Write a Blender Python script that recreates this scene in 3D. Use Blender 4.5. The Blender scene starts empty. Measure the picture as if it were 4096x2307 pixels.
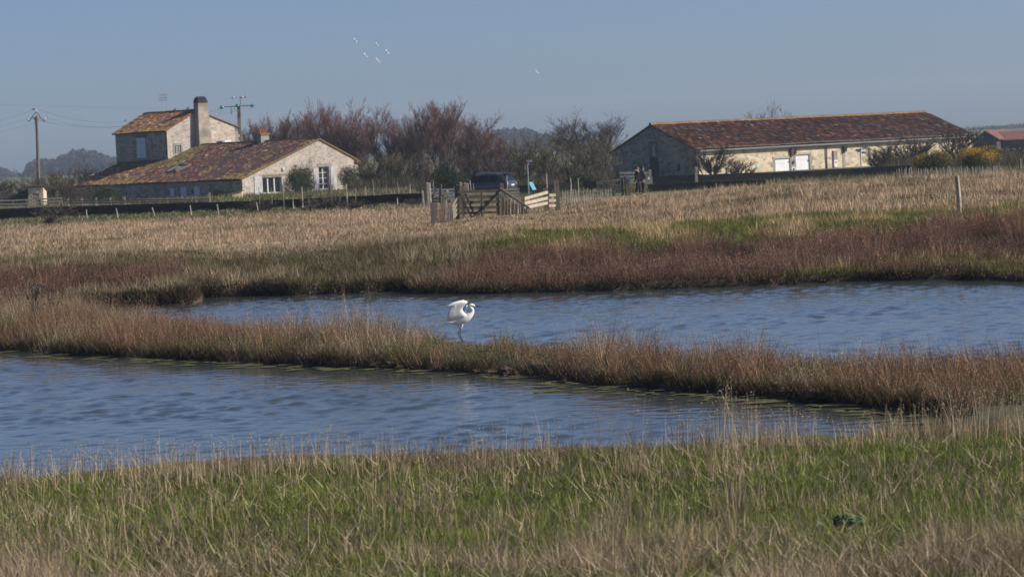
import bpy, bmesh, math, random
import numpy as np
from mathutils import Vector, Matrix

random.seed(7)
RNG = np.random.default_rng(11)
SC = bpy.context.scene
COL = SC.collection
rad = math.radians

# ------------------------------------------------------------------ camera
FPX = 12000.0                 # focal length in photograph pixels (4096 wide)
CX, CY = 2048.0, 1153.5
HOR, ROLL = 590.0, 0.049      # horizon row at the centre column, roll of the camera
HC = 3.9                      # eye height above the water
PITCH = math.atan((CY - HOR) / FPX)
CAMP = np.array([0.0, 0.0, HC])
FWD = np.array([0.0, math.cos(PITCH), -math.sin(PITCH)])
_r0 = np.array([1.0, 0.0, 0.0]); _u0 = np.array([0.0, math.sin(PITCH), math.cos(PITCH)])
RGT = _r0 * math.cos(ROLL) - _u0 * math.sin(ROLL)
UPV = _u0 * math.cos(ROLL) + _r0 * math.sin(ROLL)
cam_data = bpy.data.cameras.new('camera')
cam = bpy.data.objects.new('camera', cam_data); COL.objects.link(cam)
_m = Matrix(((RGT[0], UPV[0], -FWD[0], 0), (RGT[1], UPV[1], -FWD[1], 0), (RGT[2], UPV[2], -FWD[2], HC), (0, 0, 0, 1)))
cam.matrix_world = _m
cam_data.sensor_width = 36.0
cam_data.lens = 36.0 * FPX / 4096.0
cam_data.clip_start = 0.5
cam_data.clip_end = 9000.0
cam_data.dof.use_dof = True
cam_data.dof.focus_distance = 56.0
cam_data.dof.aperture_fstop = 4.6
SC.camera = cam

# ------------------------------------------------------------------ sky, sun, exposure
SUN_AZ, SUN_EL = rad(-6.0), rad(33.0)   # azimuth measured from +X (right) towards +Y (away)
world = bpy.data.worlds.new('World'); SC.world = world; world.use_nodes = True
wn = world.node_tree; wn.nodes.clear()
wo = wn.nodes.new('ShaderNodeOutputWorld'); wb = wn.nodes.new('ShaderNodeBackground')
sky = wn.nodes.new('ShaderNodeTexSky'); sky.sky_type = 'NISHITA'; sky.sun_disc = False
sky.sun_elevation = SUN_EL
sky.sun_rotation = math.pi / 2 - SUN_AZ
sky.air_density = 0.55; sky.dust_density = 1.0; sky.ozone_density = 3.8; sky.altitude = 0
tint = wn.nodes.new('ShaderNodeMixRGB'); tint.blend_type = 'MULTIPLY'; tint.inputs[0].default_value = 1.0
tint.inputs[2].default_value = (0.985, 0.975, 1.055, 1)
wn.links.new(sky.outputs[0], tint.inputs[1]); wn.links.new(tint.outputs[0], wb.inputs[0])
wb.inputs[1].default_value = 0.085
wn.links.new(wb.outputs[0], wo.inputs[0])
sun_d = bpy.data.lights.new('sun', 'SUN'); sun_d.energy = 5.0; sun_d.angle = rad(0.5); sun_d.color = (1.0, 0.93, 0.82)
sun = bpy.data.objects.new('sun', sun_d); COL.objects.link(sun)
to_sun = Vector((math.cos(SUN_EL) * math.cos(SUN_AZ), math.cos(SUN_EL) * math.sin(SUN_AZ), math.sin(SUN_EL)))
sun.rotation_euler = to_sun.to_track_quat('Z', 'Y').to_euler()
sun.location = (60, -10, 60)
SC.view_settings.view_transform = 'Standard'
SC.view_settings.look = 'None'
SC.view_settings.exposure = 0.18
SC.view_settings.gamma = 1.0
SC.view_settings.use_curve_mapping = False
SC.cycles.max_bounces = 5
SC.cycles.diffuse_bounces = 2
SC.cycles.glossy_bounces = 2
SC.cycles.transmission_bounces = 3
SC.cycles.volume_bounces = 1
SC.cycles.transparent_max_bounces = 6
SC.cycles.use_denoising = True

# ------------------------------------------------------------------ photograph -> place
def ray(px, py):
    return FWD + (px - CX) / FPX * RGT - (py - CY) / FPX * UPV
def U(px, py, d):
    """point seen at a photograph pixel at a distance d along the view axis"""
    return CAMP + ray(px, py) * d
def G(px, py, z=0.0):
    r = ray(px, py)
    return CAMP + r * ((z - HC) / r[2])
def onplane(px, py, O, n):
    r = ray(px, py); n = np.asarray(n)
    return CAMP + r * (np.dot(np.asarray(O) - CAMP, n) / np.dot(r, n))
def smooth(a, b, x):
    t = np.clip((np.asarray(x, float) - a) / (b - a), 0, 1)
    return t * t * (3 - 2 * t)

def vnoise(x, y, scale, seed):
    """smooth value noise 0..1"""
    x = np.asarray(x, float) / scale; y = np.asarray(y, float) / scale
    xi = np.floor(x).astype(np.int64); yi = np.floor(y).astype(np.int64)
    fx = x - xi; fy = y - yi
    fx = fx * fx * (3 - 2 * fx); fy = fy * fy * (3 - 2 * fy)
    def h(i, j):
        n = (i * 374761393 + j * 668265263 + seed * 974634777) & 0xFFFFFFFF
        n = ((n ^ (n >> 13)) * 1274126177) & 0xFFFFFFFF
        return ((n ^ (n >> 16)) & 0xFFFF) / 65535.0
    return (h(xi, yi) * (1 - fx) + h(xi + 1, yi) * fx) * (1 - fy) + (h(xi, yi + 1) * (1 - fx) + h(xi + 1, yi + 1) * fx) * fy
def fnoise(x, y, scale, seed, octs=3):
    s = 0; a = 1; t = 0
    for k in range(octs):
        s = s + a * vnoise(x, y, scale / 2 ** k, seed + k * 17); t += a; a *= 0.5
    return s / t

# ------------------------------------------------------------------ shores and terrain
near_far_edge = [G(*p)[:2] for p in [(-1300, 1330), (-500, 1370), (0, 1402), (330, 1424), (636, 1436), (900, 1452), (1272, 1466), (1700, 1486), (2067, 1510), (2385, 1548), (2700, 1566), (3021, 1592), (3339, 1620), (3600, 1650), (3760, 1680)]]
NEAR = np.array(near_far_edge + [(5.4, 37.0), (4.6, 33.3), (-14, 33.3), (-22, 37)])
def PD(px, d): return np.array([(px - CX) / FPX * d, d])
spit_far = [PD(*p) for p in [(5700, 43.0), (4700, 44.5), (4096, 45.4), (3500, 47.0), (2800, 50.2), (2300, 54.0), (1855, 58.0), (1300, 61.5), (900, 66.0), (520, 72.0), (330, 80.0)]]
far_far = [G(*p)[:2] for p in [(250, 1238), (420, 1231), (550, 1226), (700, 1219), (785, 1213), (806, 1202), (812, 1191), (1000, 1185), (1150, 1183), (1300, 1178), (1460, 1173), (1612, 1164), (1622, 1177), (1800, 1178), (2000, 1175), (2500, 1163), (3000, 1146), (3400, 1127), (3800, 1119), (4096, 1130), (4800, 1150), (5600, 1180)]]
FAR = np.array(spit_far + far_far)
CHAN = np.array([PD(500, 131), PD(1300, 129), PD(1330, 133), PD(1180, 136.5), PD(860, 136), PD(480, 138)])

def sdist(poly, x, y):
    """signed distance to a polygon, positive outside"""
    x = np.asarray(x, float); y = np.asarray(y, float)
    best = np.full(x.shape, 1e9); ins = np.zeros(x.shape, bool)
    n = len(poly)
    for i in range(n):
        ax, ay = poly[i]; bx, by = poly[(i + 1) % n]
        ex, ey = bx - ax, by - ay
        t = np.clip(((x - ax) * ex + (y - ay) * ey) / (ex * ex + ey * ey + 1e-12), 0, 1)
        dx = x - ax - t * ex; dy = y - ay - t * ey
        best = np.minimum(best, dx * dx + dy * dy)
        c = ((ay > y) != (by > y)) & (x < (bx - ax) * (y - ay) / (by - ay + 1e-12) + ax)
        ins ^= c
    r = np.sqrt(best)
    return np.where(ins, -r, r)

def plat(px):
    return np.interp(px, [1400, 1900, 2300, 2600, 2900, 3300], [0, 0.33, 0.40, 0.62, 0.88, 1])

def wall_d(px):
    return 210.0 + 16.0 * np.clip((1690 - np.asarray(px, float)) / 1690, -0.6, 1.4)

def terrain(x, y, detail=True):
    x = np.asarray(x, float); y = np.asarray(y, float)
    d = np.maximum(y, 1.0); px = x / d * FPX + CX
    sN = sdist(NEAR, x, y); sF = sdist(FAR, x, y); sC = sdist(CHAN, x, y)
    wob = (fnoise(x, y, 0.9, 5) - 0.5) * 0.95
    # foreground bank
    fg = 0.58 + (fnoise(x, y, 3.0, 21) - 0.5) * 0.22 + smooth(3300, 4100, px) * 0.03
    # spit and far side, up to the dike crest
    land = 0.19 + 0.12 * smooth(0.4, 1.8, np.minimum(sN, sF)) * (d < 72) + 0.14 * (1 - smooth(780, 900, px)) * smooth(79, 82, d) + 0.06 * (fnoise(x, y, 1.6, 33) - 0.5)
    crest = (0.69 + 0.16 * smooth(1400, 2100, px)) * smooth(83.5, 95.5, d + (fnoise(x, y, 6, 9) - 0.5) * 2.5)
    land = land + crest + (d > 80) * 0.12 * (fnoise(x, y, 2.2, 35) - 0.5)
    m = plat(px)
    low = 0.10 + 0.2 * smooth(195, 216, d) + 0.10 * (fnoise(x, y, 5, 41) - 0.5)
    hi = 1.03 + 0.32 * (fnoise(x, y, 3.6, 43) - 0.5) * smooth(100, 112, d) - 0.68 * smooth(158, 194, d)
    back = low * (1 - m) + hi * m
    z = land * (1 - smooth(97, 108, d)) + back * smooth(97, 108, d)
    # ground behind the retaining wall and the farm yard
    wd = wall_d(px)
    ter = 0.92 - 0.72 * smooth(245, 295, d)
    kt = smooth(0.3, 1.2, d - wd) * (1 - smooth(1640, 1760, px))
    z = z * (1 - kt) + ter * kt
    yard = 0.40 - 0.2 * smooth(260, 330, d)
    ky = smooth(198, 206, d) * smooth(1640, 1760, px)
    z = z * (1 - ky) + yard * ky
    far = 0.2
    kf = smooth(330, 420, d); z = z * (1 - kf) + far * kf
    kfg = 1 - smooth(31.0, 34.0, d)
    z = np.where(d < 34.5, fg, z)
    # ponds
    for s, wd_, edge in ((sN, 0.34, 0.0), (sF, 0.36, 0.0), (sC, 1.5, 0.0)):
        s2 = s + wob * np.clip(s + 0.6, 0, 1) * 0.8
        k = smooth(-0.15, wd_, s2)
        z = z * k + (-0.35) * (1 - k) * 1.0
    return z

def tz(x, y): return float(terrain(np.array([x]), np.array([y]))[0])
def hit(px, py, d0=25, d1=400):
    """where a photograph pixel meets the terrain"""
    ds = np.linspace(d0, d1, 3000)
    P = CAMP + np.outer(ds, ray(px, py))
    h = terrain(P[:, 0], P[:, 1])
    k = np.argmax(P[:, 2] <= h)
    return P[k]
def foot(px, d):
    """ground point below the vertical seen at column px, at distance d"""
    x = (px - CX) / FPX * d
    z = tz(x, d)
    for _ in range(2):       # the camera is rolled: shift so that the base lands on that column
        v = np.array([x, d, z]) - CAMP
        q = np.dot(v, RGT) / np.dot(v, FWD) * FPX + CX
        x += (px - q) / FPX * d; z = tz(x, d)
    return np.array([x, d, z])
def zat(py, px, d):
    return U(px, py, d)[2]

# ------------------------------------------------------------------ mesh helpers
def mesh_np(name, V, F, cols=None, smooth_=False):
    V = np.asarray(V, np.float32); F = np.asarray(F, np.int32)
    me = bpy.data.meshes.new(name)
    n, k = F.shape
    me.vertices.add(len(V)); me.vertices.foreach_set('co', V.ravel())
    me.loops.add(n * k); me.loops.foreach_set('vertex_index', F.ravel())
    me.polygons.add(n)
    me.polygons.foreach_set('loop_start', np.arange(n, dtype=np.int32) * k)
    me.polygons.foreach_set('loop_total', np.full(n, k, np.int32))
    if smooth_: me.polygons.foreach_set('use_smooth', np.ones(n, bool))
    if cols is not None:
        a = me.attributes.new('col', 'FLOAT_COLOR', 'POINT')
        c = np.ones((len(V), 4), np.float32); c[:, :3] = cols
        a.data.foreach_set('color', c.ravel())
    me.update(calc_edges=True)
    return me

ORG = {}
def props(o, label=None, cat=None, group=None, kind=None):
    if label: o['label'] = label
    if cat: o['category'] = cat
    if group: o['group'] = group
    if kind: o['kind'] = kind
    return o
def thing(name, loc, label, cat, group=None):
    o = bpy.data.objects.new(name, None); COL.objects.link(o)
    o.empty_display_size = 0.2
    o.location = loc; ORG[o] = np.array(loc, float)
    return props(o, label, cat, group)
def link(name, me, mat, parent=None, org=None):
    o = bpy.data.objects.new(name, me); COL.objects.link(o)
    if mat is not None: me.materials.append(mat)
    if parent is not None:
        o.parent = parent; ORG[o] = ORG[parent]
    return o

class MB:
    def __init__(s): s.v = []; s.f = []; s.c = []
    def add(s, vs, fs):
        b = len(s.v); s.v += [tuple(map(float, p)) for p in vs]; s.f += [tuple(i + b for i in f) for f in fs]
    def hexa(s, p):      # p: 4 bottom + 4 top points
        s.add(p, [(3, 2, 1, 0), (4, 5, 6, 7), (0, 1, 5, 4), (1, 2, 6, 5), (2, 3, 7, 6), (3, 0, 4, 7)])
    def box(s, c, size, X=(1, 0, 0), Y=(0, 1, 0), Z=(0, 0, 1)):
        c = np.asarray(c, float); X = np.asarray(X, float) * size[0] / 2; Y = np.asarray(Y, float) * size[1] / 2; Z = np.asarray(Z, float) * size[2] / 2
        s.hexa([c - X - Y - Z, c + X - Y - Z, c + X + Y - Z, c - X + Y - Z, c - X - Y + Z, c + X - Y + Z, c + X + Y + Z, c - X + Y + Z])
    def bar(s, p, q, w, h, up=(0, 0, 1)):
        """a plank from p to q, h tall along up, w thick"""
        p = np.asarray(p, float); q = np.asarray(q, float); a = q - p; L = np.linalg.norm(a); a = a / L
        y = np.cross(up, a); n = np.linalg.norm(y)
        y = np.array([1.0, 0, 0]) if n < 1e-6 else y / n
        z = np.cross(a, y)
        s.box((p + q) / 2, (L, w, h), a, y, z)
    def tube(s, pts, rr, n=6, cap=True):
        pts = [np.asarray(p, float) for p in pts]
        if np.isscalar(rr): rr = [rr] * len(pts)
        rings = []
        ref = np.array([0.31, 0.87, 0.38])
        for i, p in enumerate(pts):
            a = pts[min(i + 1, len(pts) - 1)] - pts[max(i - 1, 0)]; a = a / (np.linalg.norm(a) + 1e-9)
            u = np.cross(a, ref); u /= np.linalg.norm(u) + 1e-9; w = np.cross(a, u)
            r = rr[i]; ru, rw = (r, r) if np.isscalar(r) else r
            rings.append([p + u * ru * math.cos(2 * math.pi * k / n) + w * rw * math.sin(2 * math.pi * k / n) for k in range(n)])
        vs = [q for r in rings for q in r]; fs = []
        for i in range(len(pts) - 1):
            for k in range(n):
                k2 = (k + 1) % n
                fs.append((i * n + k, i * n + k2, (i + 1) * n + k2, (i + 1) * n + k))
        if cap:
            fs.append(tuple(range(n - 1, -1, -1))); fs.append(tuple((len(pts) - 1) * n + k for k in range(n)))
        s.add(vs, fs)
    def ball(s, c, r, n=10, m=7):
        c = np.asarray(c, float); r = np.asarray(r, float) * np.ones(3)
        vs = []; fs = []
        for i in range(m + 1):
            th = math.pi * i / m
            for k in range(n):
                ph = 2 * math.pi * k / n
                vs.append(c + r * np.array([math.sin(th) * math.cos(ph), math.sin(th) * math.sin(ph), math.cos(th)]))
        for i in range(m):
            for k in range(n):
                fs.append((i * n + k, (i + 1) * n + k, (i + 1) * n + (k + 1) % n, i * n + (k + 1) % n))
        s.add(vs, fs)
    def prism(s, poly, ex):
        poly = [np.asarray(p, float) for p in poly]; ex = np.asarray(ex, float); n = len(poly)
        s.add(poly + [p + ex for p in poly], [tuple(range(n - 1, -1, -1)), tuple(range(n, 2 * n))] + [(i, (i + 1) % n, n + (i + 1) % n, n + i) for i in range(n)])
    def build(s, name, mat, parent=None, smooth_=False, label=None, cat=None, group=None, kind=None, bevel=0):
        V = np.array(s.v, float)
        if parent is None:
            org = np.array([(V[:, 0].min() + V[:, 0].max()) / 2, (V[:, 1].min() + V[:, 1].max()) / 2, V[:, 2].min()])
        else: org = ORG[parent]
        me = bpy.data.meshes.new(name)
        me.from_pydata((V - org).tolist(), [], s.f); me.update()
        bm = bmesh.new(); bm.from_mesh(me); bmesh.ops.recalc_face_normals(bm, faces=bm.faces); bm.to_mesh(me); bm.free()
        if smooth_: me.polygons.foreach_set('use_smooth', np.ones(len(me.polygons), bool))
        o = link(name, me, mat, parent)
        if parent is None: o.location = org; ORG[o] = org
        if bevel:
            b = o.modifiers.new('bevel', 'BEVEL'); b.width = bevel; b.segments = 2
        return props(o, label, cat, group, kind)

# ------------------------------------------------------------------ materials
def newmat(name):
    m = bpy.data.materials.new(name); m.use_nodes = True
    nt = m.node_tree; b = nt.nodes['Principled BSDF']
    return m, nt, b
def N(nt, t, **kw):
    n = nt.nodes.new(t)
    for k, v in kw.items(): setattr(n, k, v)
    return n
def plain(name, c1, c2=None, scale=4.0, rough=0.85, bump=0.0, bscale=None, metal=0.0, coat=0.0, stretch=None, detail=5):
    """two-colour noise material with fine relief"""
    m, nt, b = newmat(name)
    b.inputs['Roughness'].default_value = rough; b.inputs['Metallic'].default_value = metal
    if coat: b.inputs['Coat Weight'].default_value = coat; b.inputs['Coat Roughness'].default_value = 0.06
    b.inputs['Specular IOR Level'].default_value = 0.35
    if c2 is None: c2 = tuple(x * 0.75 for x in c1)
    g = N(nt, 'ShaderNodeNewGeometry'); mp = N(nt, 'ShaderNodeMapping')
    nt.links.new(g.outputs['Position'], mp.inputs[0])
    if stretch: mp.inputs['Scale'].default_value = stretch
    no = N(nt, 'ShaderNodeTexNoise'); no.inputs['Scale'].default_value = scale; no.inputs['Detail'].default_value = detail
    nt.links.new(mp.outputs[0], no.inputs['Vector'])
    cr = N(nt, 'ShaderNodeValToRGB'); cr.color_ramp.elements[0].position = 0.33; cr.color_ramp.elements[1].position = 0.67
    cr.color_ramp.elements[0].color = (*c2, 1); cr.color_ramp.elements[1].color = (*c1, 1)
    nt.links.new(no.outputs['Fac'], cr.inputs[0]); nt.links.new(cr.outputs[0], b.inputs['Base Color'])
    if bump:
        n2 = N(nt, 'ShaderNodeTexNoise'); n2.inputs['Scale'].default_value = bscale or scale * 4; n2.inputs['Detail'].default_value = 4
        nt.links.new(mp.outputs[0], n2.inputs['Vector'])
        bp = N(nt, 'ShaderNodeBump'); bp.inputs['Strength'].default_value = bump; bp.inputs['Distance'].default_value = 0.05
        nt.links.new(n2.outputs['Fac'], bp.inputs['Height']); nt.links.new(bp.outputs[0], b.inputs['Normal'])
    return m
def veg(name, trans=0.3, rough=0.7):
    """leaf and blade material: colour of each blade from its 'col' attribute"""
    m, nt, b = newmat(name)
    a = N(nt, 'ShaderNodeAttribute', attribute_name='col')
    b.inputs['Roughness'].default_value = rough; b.inputs['Specular IOR Level'].default_value = 0.2
    nt.links.new(a.outputs['Color'], b.inputs['Base Color'])
    if trans:
        t = N(nt, 'ShaderNodeBsdfTranslucent'); mx = N(nt, 'ShaderNodeMixShader'); mx.inputs[0].default_value = trans
        nt.links.new(a.outputs['Color'], t.inputs[0])
        nt.links.new(b.outputs[0], mx.inputs[1]); nt.links.new(t.outputs[0], mx.inputs[2])
        nt.links.new(mx.outputs[0], nt.nodes['Material Output'].inputs['Surface'])
    return m
def attr_mat(name, rough=0.85, nscale=30.0, namt=0.35, bump=0.3, lich=None):
    m, nt, b = newmat(name)
    a = N(nt, 'ShaderNodeAttribute', attribute_name='col'); g = N(nt, 'ShaderNodeNewGeometry')
    no = N(nt, 'ShaderNodeTexNoise'); no.inputs['Scale'].default_value = nscale; no.inputs['Detail'].default_value = 6
    nt.links.new(g.outputs['Position'], no.inputs['Vector'])
    mr = N(nt, 'ShaderNodeMapRange'); mr.inputs[1].default_value = 0.3; mr.inputs[2].default_value = 0.7
    mr.inputs[3].default_value = 1 - namt; mr.inputs[4].default_value = 1 + namt
    nt.links.new(no.outputs['Fac'], mr.inputs[0])
    mu = N(nt, 'ShaderNodeMixRGB', blend_type='MULTIPLY'); mu.inputs[0].default_value = 1
    nt.links.new(a.outputs['Color'], mu.inputs[1]); nt.links.new(mr.outputs[0], mu.inputs[2])
    nt.links.new(mu.outputs[0], b.inputs['Base Color']); b.inputs['Roughness'].default_value = rough
    b.inputs['Specular IOR Level'].default_value = 0.25
    bp = N(nt, 'ShaderNodeBump'); bp.inputs['Strength'].default_value = bump; bp.inputs['Distance'].default_value = 0.04
    nt.links.new(no.outputs['Fac'], bp.inputs['Height']); nt.links.new(bp.outputs[0], b.inputs['Normal'])
    return m
def rubble(name, stone, stone2, mortar, stain, cell=3.2, stain_amt=0.5, joint=0.06, flat=2.2, patch=0.5):
    """rubble masonry under worn render: stones (Voronoi), mortar joints, patches of render, stains"""
    m, nt, b = newmat(name)
    b.inputs['Roughness'].default_value = 0.92; b.inputs['Specular IOR Level'].default_value = 0.15
    g = N(nt, 'ShaderNodeNewGeometry'); mp = N(nt, 'ShaderNodeMapping'); mp.inputs['Scale'].default_value = (1, 1, flat)
    nt.links.new(g.outputs['Position'], mp.inputs[0])
    wz = N(nt, 'ShaderNodeTexNoise'); wz.inputs['Scale'].default_value = 2.2
    nt.links.new(mp.outputs[0], wz.inputs['Vector'])
    ad = N(nt, 'ShaderNodeMixRGB', blend_type='ADD'); ad.inputs[0].default_value = 0.22
    nt.links.new(mp.outputs[0], ad.inputs[1]); nt.links.new(wz.outputs['Color'], ad.inputs[2])
    v1 = N(nt, 'ShaderNodeTexVoronoi'); v1.inputs['Scale'].default_value = cell
    v2 = N(nt, 'ShaderNodeTexVoronoi', feature='DISTANCE_TO_EDGE'); v2.inputs['Scale'].default_value = cell
    nt.links.new(ad.outputs[0], v1.inputs['Vector']); nt.links.new(ad.outputs[0], v2.inputs['Vector'])
    sep = N(nt, 'ShaderNodeSeparateColor'); nt.links.new(v1.outputs['Color'], sep.inputs[0])
    cs = N(nt, 'ShaderNodeMixRGB'); cs.inputs[1].default_value = (*stone, 1); cs.inputs[2].default_value = (*stone2, 1)
    nt.links.new(sep.outputs[0], cs.inputs[0])
    jr = N(nt, 'ShaderNodeMapRange'); jr.inputs[1].default_value = joint * 0.4; jr.inputs[2].default_value = joint
    nt.links.new(v2.outputs['Distance'], jr.inputs[0])
    cm = N(nt, 'ShaderNodeMixRGB'); cm.inputs[1].default_value = (*mortar, 1)
    nt.links.new(jr.outputs[0], cm.inputs[0]); nt.links.new(cs.outputs[0], cm.inputs[2])
    n1 = N(nt, 'ShaderNodeTexNoise'); n1.inputs['Scale'].default_value = 0.9; n1.inputs['Detail'].default_value = 7; n1.inputs['Roughness'].default_value = 0.65
    nt.links.new(g.outputs['Position'], n1.inputs['Vector'])
    pr = N(nt, 'ShaderNodeMapRange'); pr.inputs[1].default_value = patch - 0.04; pr.inputs[2].default_value = patch + 0.05
    nt.links.new(n1.outputs['Fac'], pr.inputs[0])
    cp = N(nt, 'ShaderNodeMixRGB'); nt.links.new(pr.outputs[0], cp.inputs[0]); nt.links.new(cm.outputs[0], cp.inputs[1])
    cp.inputs[2].default_value = (*mortar, 1)
    n2 = N(nt, 'ShaderNodeTexNoise'); n2.inputs['Scale'].default_value = 0.55; n2.inputs['Detail'].default_value = 8; n2.inputs['Roughness'].default_value = 0.7
    mp2 = N(nt, 'ShaderNodeMapping'); mp2.inputs['Location'].default_value = (13, 7, 3); mp2.inputs['Scale'].default_value = (1.6, 1.6, 0.7)
    nt.links.new(g.outputs['Position'], mp2.inputs[0]); nt.links.new(mp2.outputs[0], n2.inputs['Vector'])
    sr = N(nt, 'ShaderNodeMapRange'); sr.inputs[1].default_value = 0.5; sr.inputs[2].default_value = 0.72; sr.inputs[4].default_value = stain_amt
    nt.links.new(n2.outputs['Fac'], sr.inputs[0])
    cf = N(nt, 'ShaderNodeMixRGB'); nt.links.new(sr.outputs[0], cf.inputs[0]); nt.links.new(cp.outputs[0], cf.inputs[1]); cf.inputs[2].default_value = (*stain, 1)
    nt.links.new(cf.outputs[0], b.inputs['Base Color'])
    bp = N(nt, 'ShaderNodeBump'); bp.inputs['Strength'].default_value = 0.6; bp.inputs['Distance'].default_value = 0.06
    nt.links.new(v2.outputs['Distance'], bp.inputs['Height']); nt.links.new(bp.outputs[0], b.inputs['Normal'])
    return m

M = {}
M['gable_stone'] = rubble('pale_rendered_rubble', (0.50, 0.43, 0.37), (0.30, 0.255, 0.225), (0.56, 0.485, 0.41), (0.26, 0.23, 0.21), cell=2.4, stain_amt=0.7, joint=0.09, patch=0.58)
M['house_stone'] = rubble('darkened_rubble', (0.44, 0.38, 0.31), (0.18, 0.165, 0.15), (0.46, 0.40, 0.32), (0.10, 0.097, 0.09), cell=2.6, stain_amt=0.8, patch=0.58)  # darker copy of the gable rubble, front's shade put into the colour
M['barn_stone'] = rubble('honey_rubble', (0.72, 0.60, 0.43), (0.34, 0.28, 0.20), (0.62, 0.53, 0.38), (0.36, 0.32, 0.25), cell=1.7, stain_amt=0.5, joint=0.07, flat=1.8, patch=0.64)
M['barn_gable'] = rubble('shaded_honey_rubble', (0.36, 0.32, 0.25), (0.13, 0.12, 0.10), (0.38, 0.34, 0.27), (0.10, 0.10, 0.075), cell=1.9, stain_amt=0.7, joint=0.05, flat=1.6, patch=0.6)  # barn stone darkened: shade on the gable put into the colour
M['field_wall'] = rubble('blackened_dry_stone', (0.028, 0.028, 0.026), (0.014, 0.014, 0.015), (0.008, 0.008, 0.008), (0.01, 0.011, 0.012), cell=3.4, stain_amt=0.5, patch=0.9)
M['dry_stone'] = plain('weathered_stone', (0.20, 0.18, 0.15), (0.10, 0.09, 0.08), 6, 0.95, 0.5)
M['ashlar'] = plain('grey_ashlar', (0.33, 0.31, 0.28), (0.24, 0.22, 0.2), 3, 0.9, 0.2)
M['render'] = plain('weathered_render', (0.40, 0.34, 0.28), (0.20, 0.175, 0.15), 1.1, 0.92, 0.3, 9)
M['soot'] = plain('sooty_render', (0.03, 0.028, 0.027), (0.012, 0.012, 0.012), 3, 0.95, 0.3)
M['moss'] = plain('ochre_lichen', (0.30, 0.20, 0.05), (0.16, 0.12, 0.05), 5, 0.95, 0.4)
M['tile_bed'] = plain('old_roof_bed', (0.07, 0.045, 0.035), (0.035, 0.025, 0.022), 3, 0.95, 0.4)
M['tiles'] = attr_mat('canal_tiles', 0.9, 9.0, 0.45, 0.3)
M['paint_blue'] = plain('pale_blue_paint', (0.66, 0.70, 0.80), (0.54, 0.58, 0.68), 1.5, 0.7)
M['paint_white'] = plain('white_paint', (0.78, 0.78, 0.79), (0.66, 0.66, 0.66), 1.2, 0.6)
M['paint_worn'] = plain('worn_white_boards', (0.62, 0.61, 0.62), (0.42, 0.40, 0.39), 5, 0.8, 0.2, stretch=(1, 1, 0.25))
M['glass'] = plain('dark_glass', (0.02, 0.022, 0.025), (0.012, 0.013, 0.015), 1, 0.06)
M['dark'] = plain('dark_metal', (0.035, 0.037, 0.042), (0.02, 0.02, 0.022), 5, 0.6)
M['zinc'] = plain('zinc', (0.17, 0.175, 0.17), (0.11, 0.115, 0.11), 4, 0.6, metal=0.0)
M['steel'] = plain('galvanised_steel', (0.5, 0.5, 0.52), (0.36, 0.36, 0.38), 6, 0.4, metal=0.7)
M['rust'] = plain('rusty_iron', (0.12, 0.07, 0.06), (0.07, 0.045, 0.045), 12, 0.8)
M['concrete'] = plain('old_concrete', (0.30, 0.27, 0.22), (0.20, 0.18, 0.15), 2.5, 0.92, 0.3)
M['wood'] = plain('grey_weathered_wood', (0.30, 0.25, 0.19), (0.16, 0.13, 0.10), 5, 0.9, 0.4, stretch=(1, 1, 0.3))
M['wood_pale'] = plain('silvered_wood', (0.50, 0.44, 0.35), (0.33, 0.285, 0.225), 6, 0.9, 0.4, stretch=(1, 1, 0.4))
M['wood_dark'] = plain('dark_shaded_wood', (0.070, 0.055, 0.038), (0.035, 0.028, 0.02), 6, 0.9, 0.4)  # dark wood; shade on the pen gate's front put into its colour
M['wood_shaded'] = plain('shaded_gate_wood', (0.09, 0.095, 0.11), (0.05, 0.052, 0.06), 5, 0.85, 0.3)  # double gate wood, its shaded side put into the colour
M['terracotta'] = plain('terracotta', (0.36, 0.13, 0.07), (0.22, 0.09, 0.06), 6, 0.9, 0.2)
M['green_glass'] = plain('green_glass', (0.05, 0.30, 0.27), (0.02, 0.16, 0.16), 3, 0.12)
M['porcelain'] = plain('porcelain', (0.6, 0.62, 0.64), (0.4, 0.42, 0.45), 4, 0.25)
M['wire'] = plain('wire', (0.12, 0.12, 0.13), (0.09, 0.09, 0.1), 3, 0.5, metal=0.5)
M['pole_wood'] = plain('creosoted_pole', (0.21, 0.165, 0.11), (0.12, 0.095, 0.07), 3, 0.9, 0.3, stretch=(2, 2, 0.4))
M['bark'] = plain('grey_brown_bark', (0.10, 0.075, 0.065), (0.055, 0.042, 0.04), 4, 0.95, 0.4)
M['twig'] = veg('twigs', 0.0, 0.9)
M['leaf'] = veg('leaves', 0.25, 0.6)
M['grass'] = veg('grass_blades', 0.22, 0.75)
M['ground'] = attr_mat('ground', 0.95, 3.5, 0.4, 0.6)
M['mud'] = plain('brown_mud', (0.13, 0.085, 0.055), (0.06, 0.04, 0.028), 8, 0.9, 0.6)
M['algae'] = plain('algae_mat', (0.13, 0.115, 0.04), (0.06, 0.07, 0.025), 7, 0.8, 0.4)

# ================================================================== THE LAND
def lerp(a, b, t):
    t = np.asarray(t)[..., None]
    return np.asarray(a) * (1 - t) + np.asarray(b) * t

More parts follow.
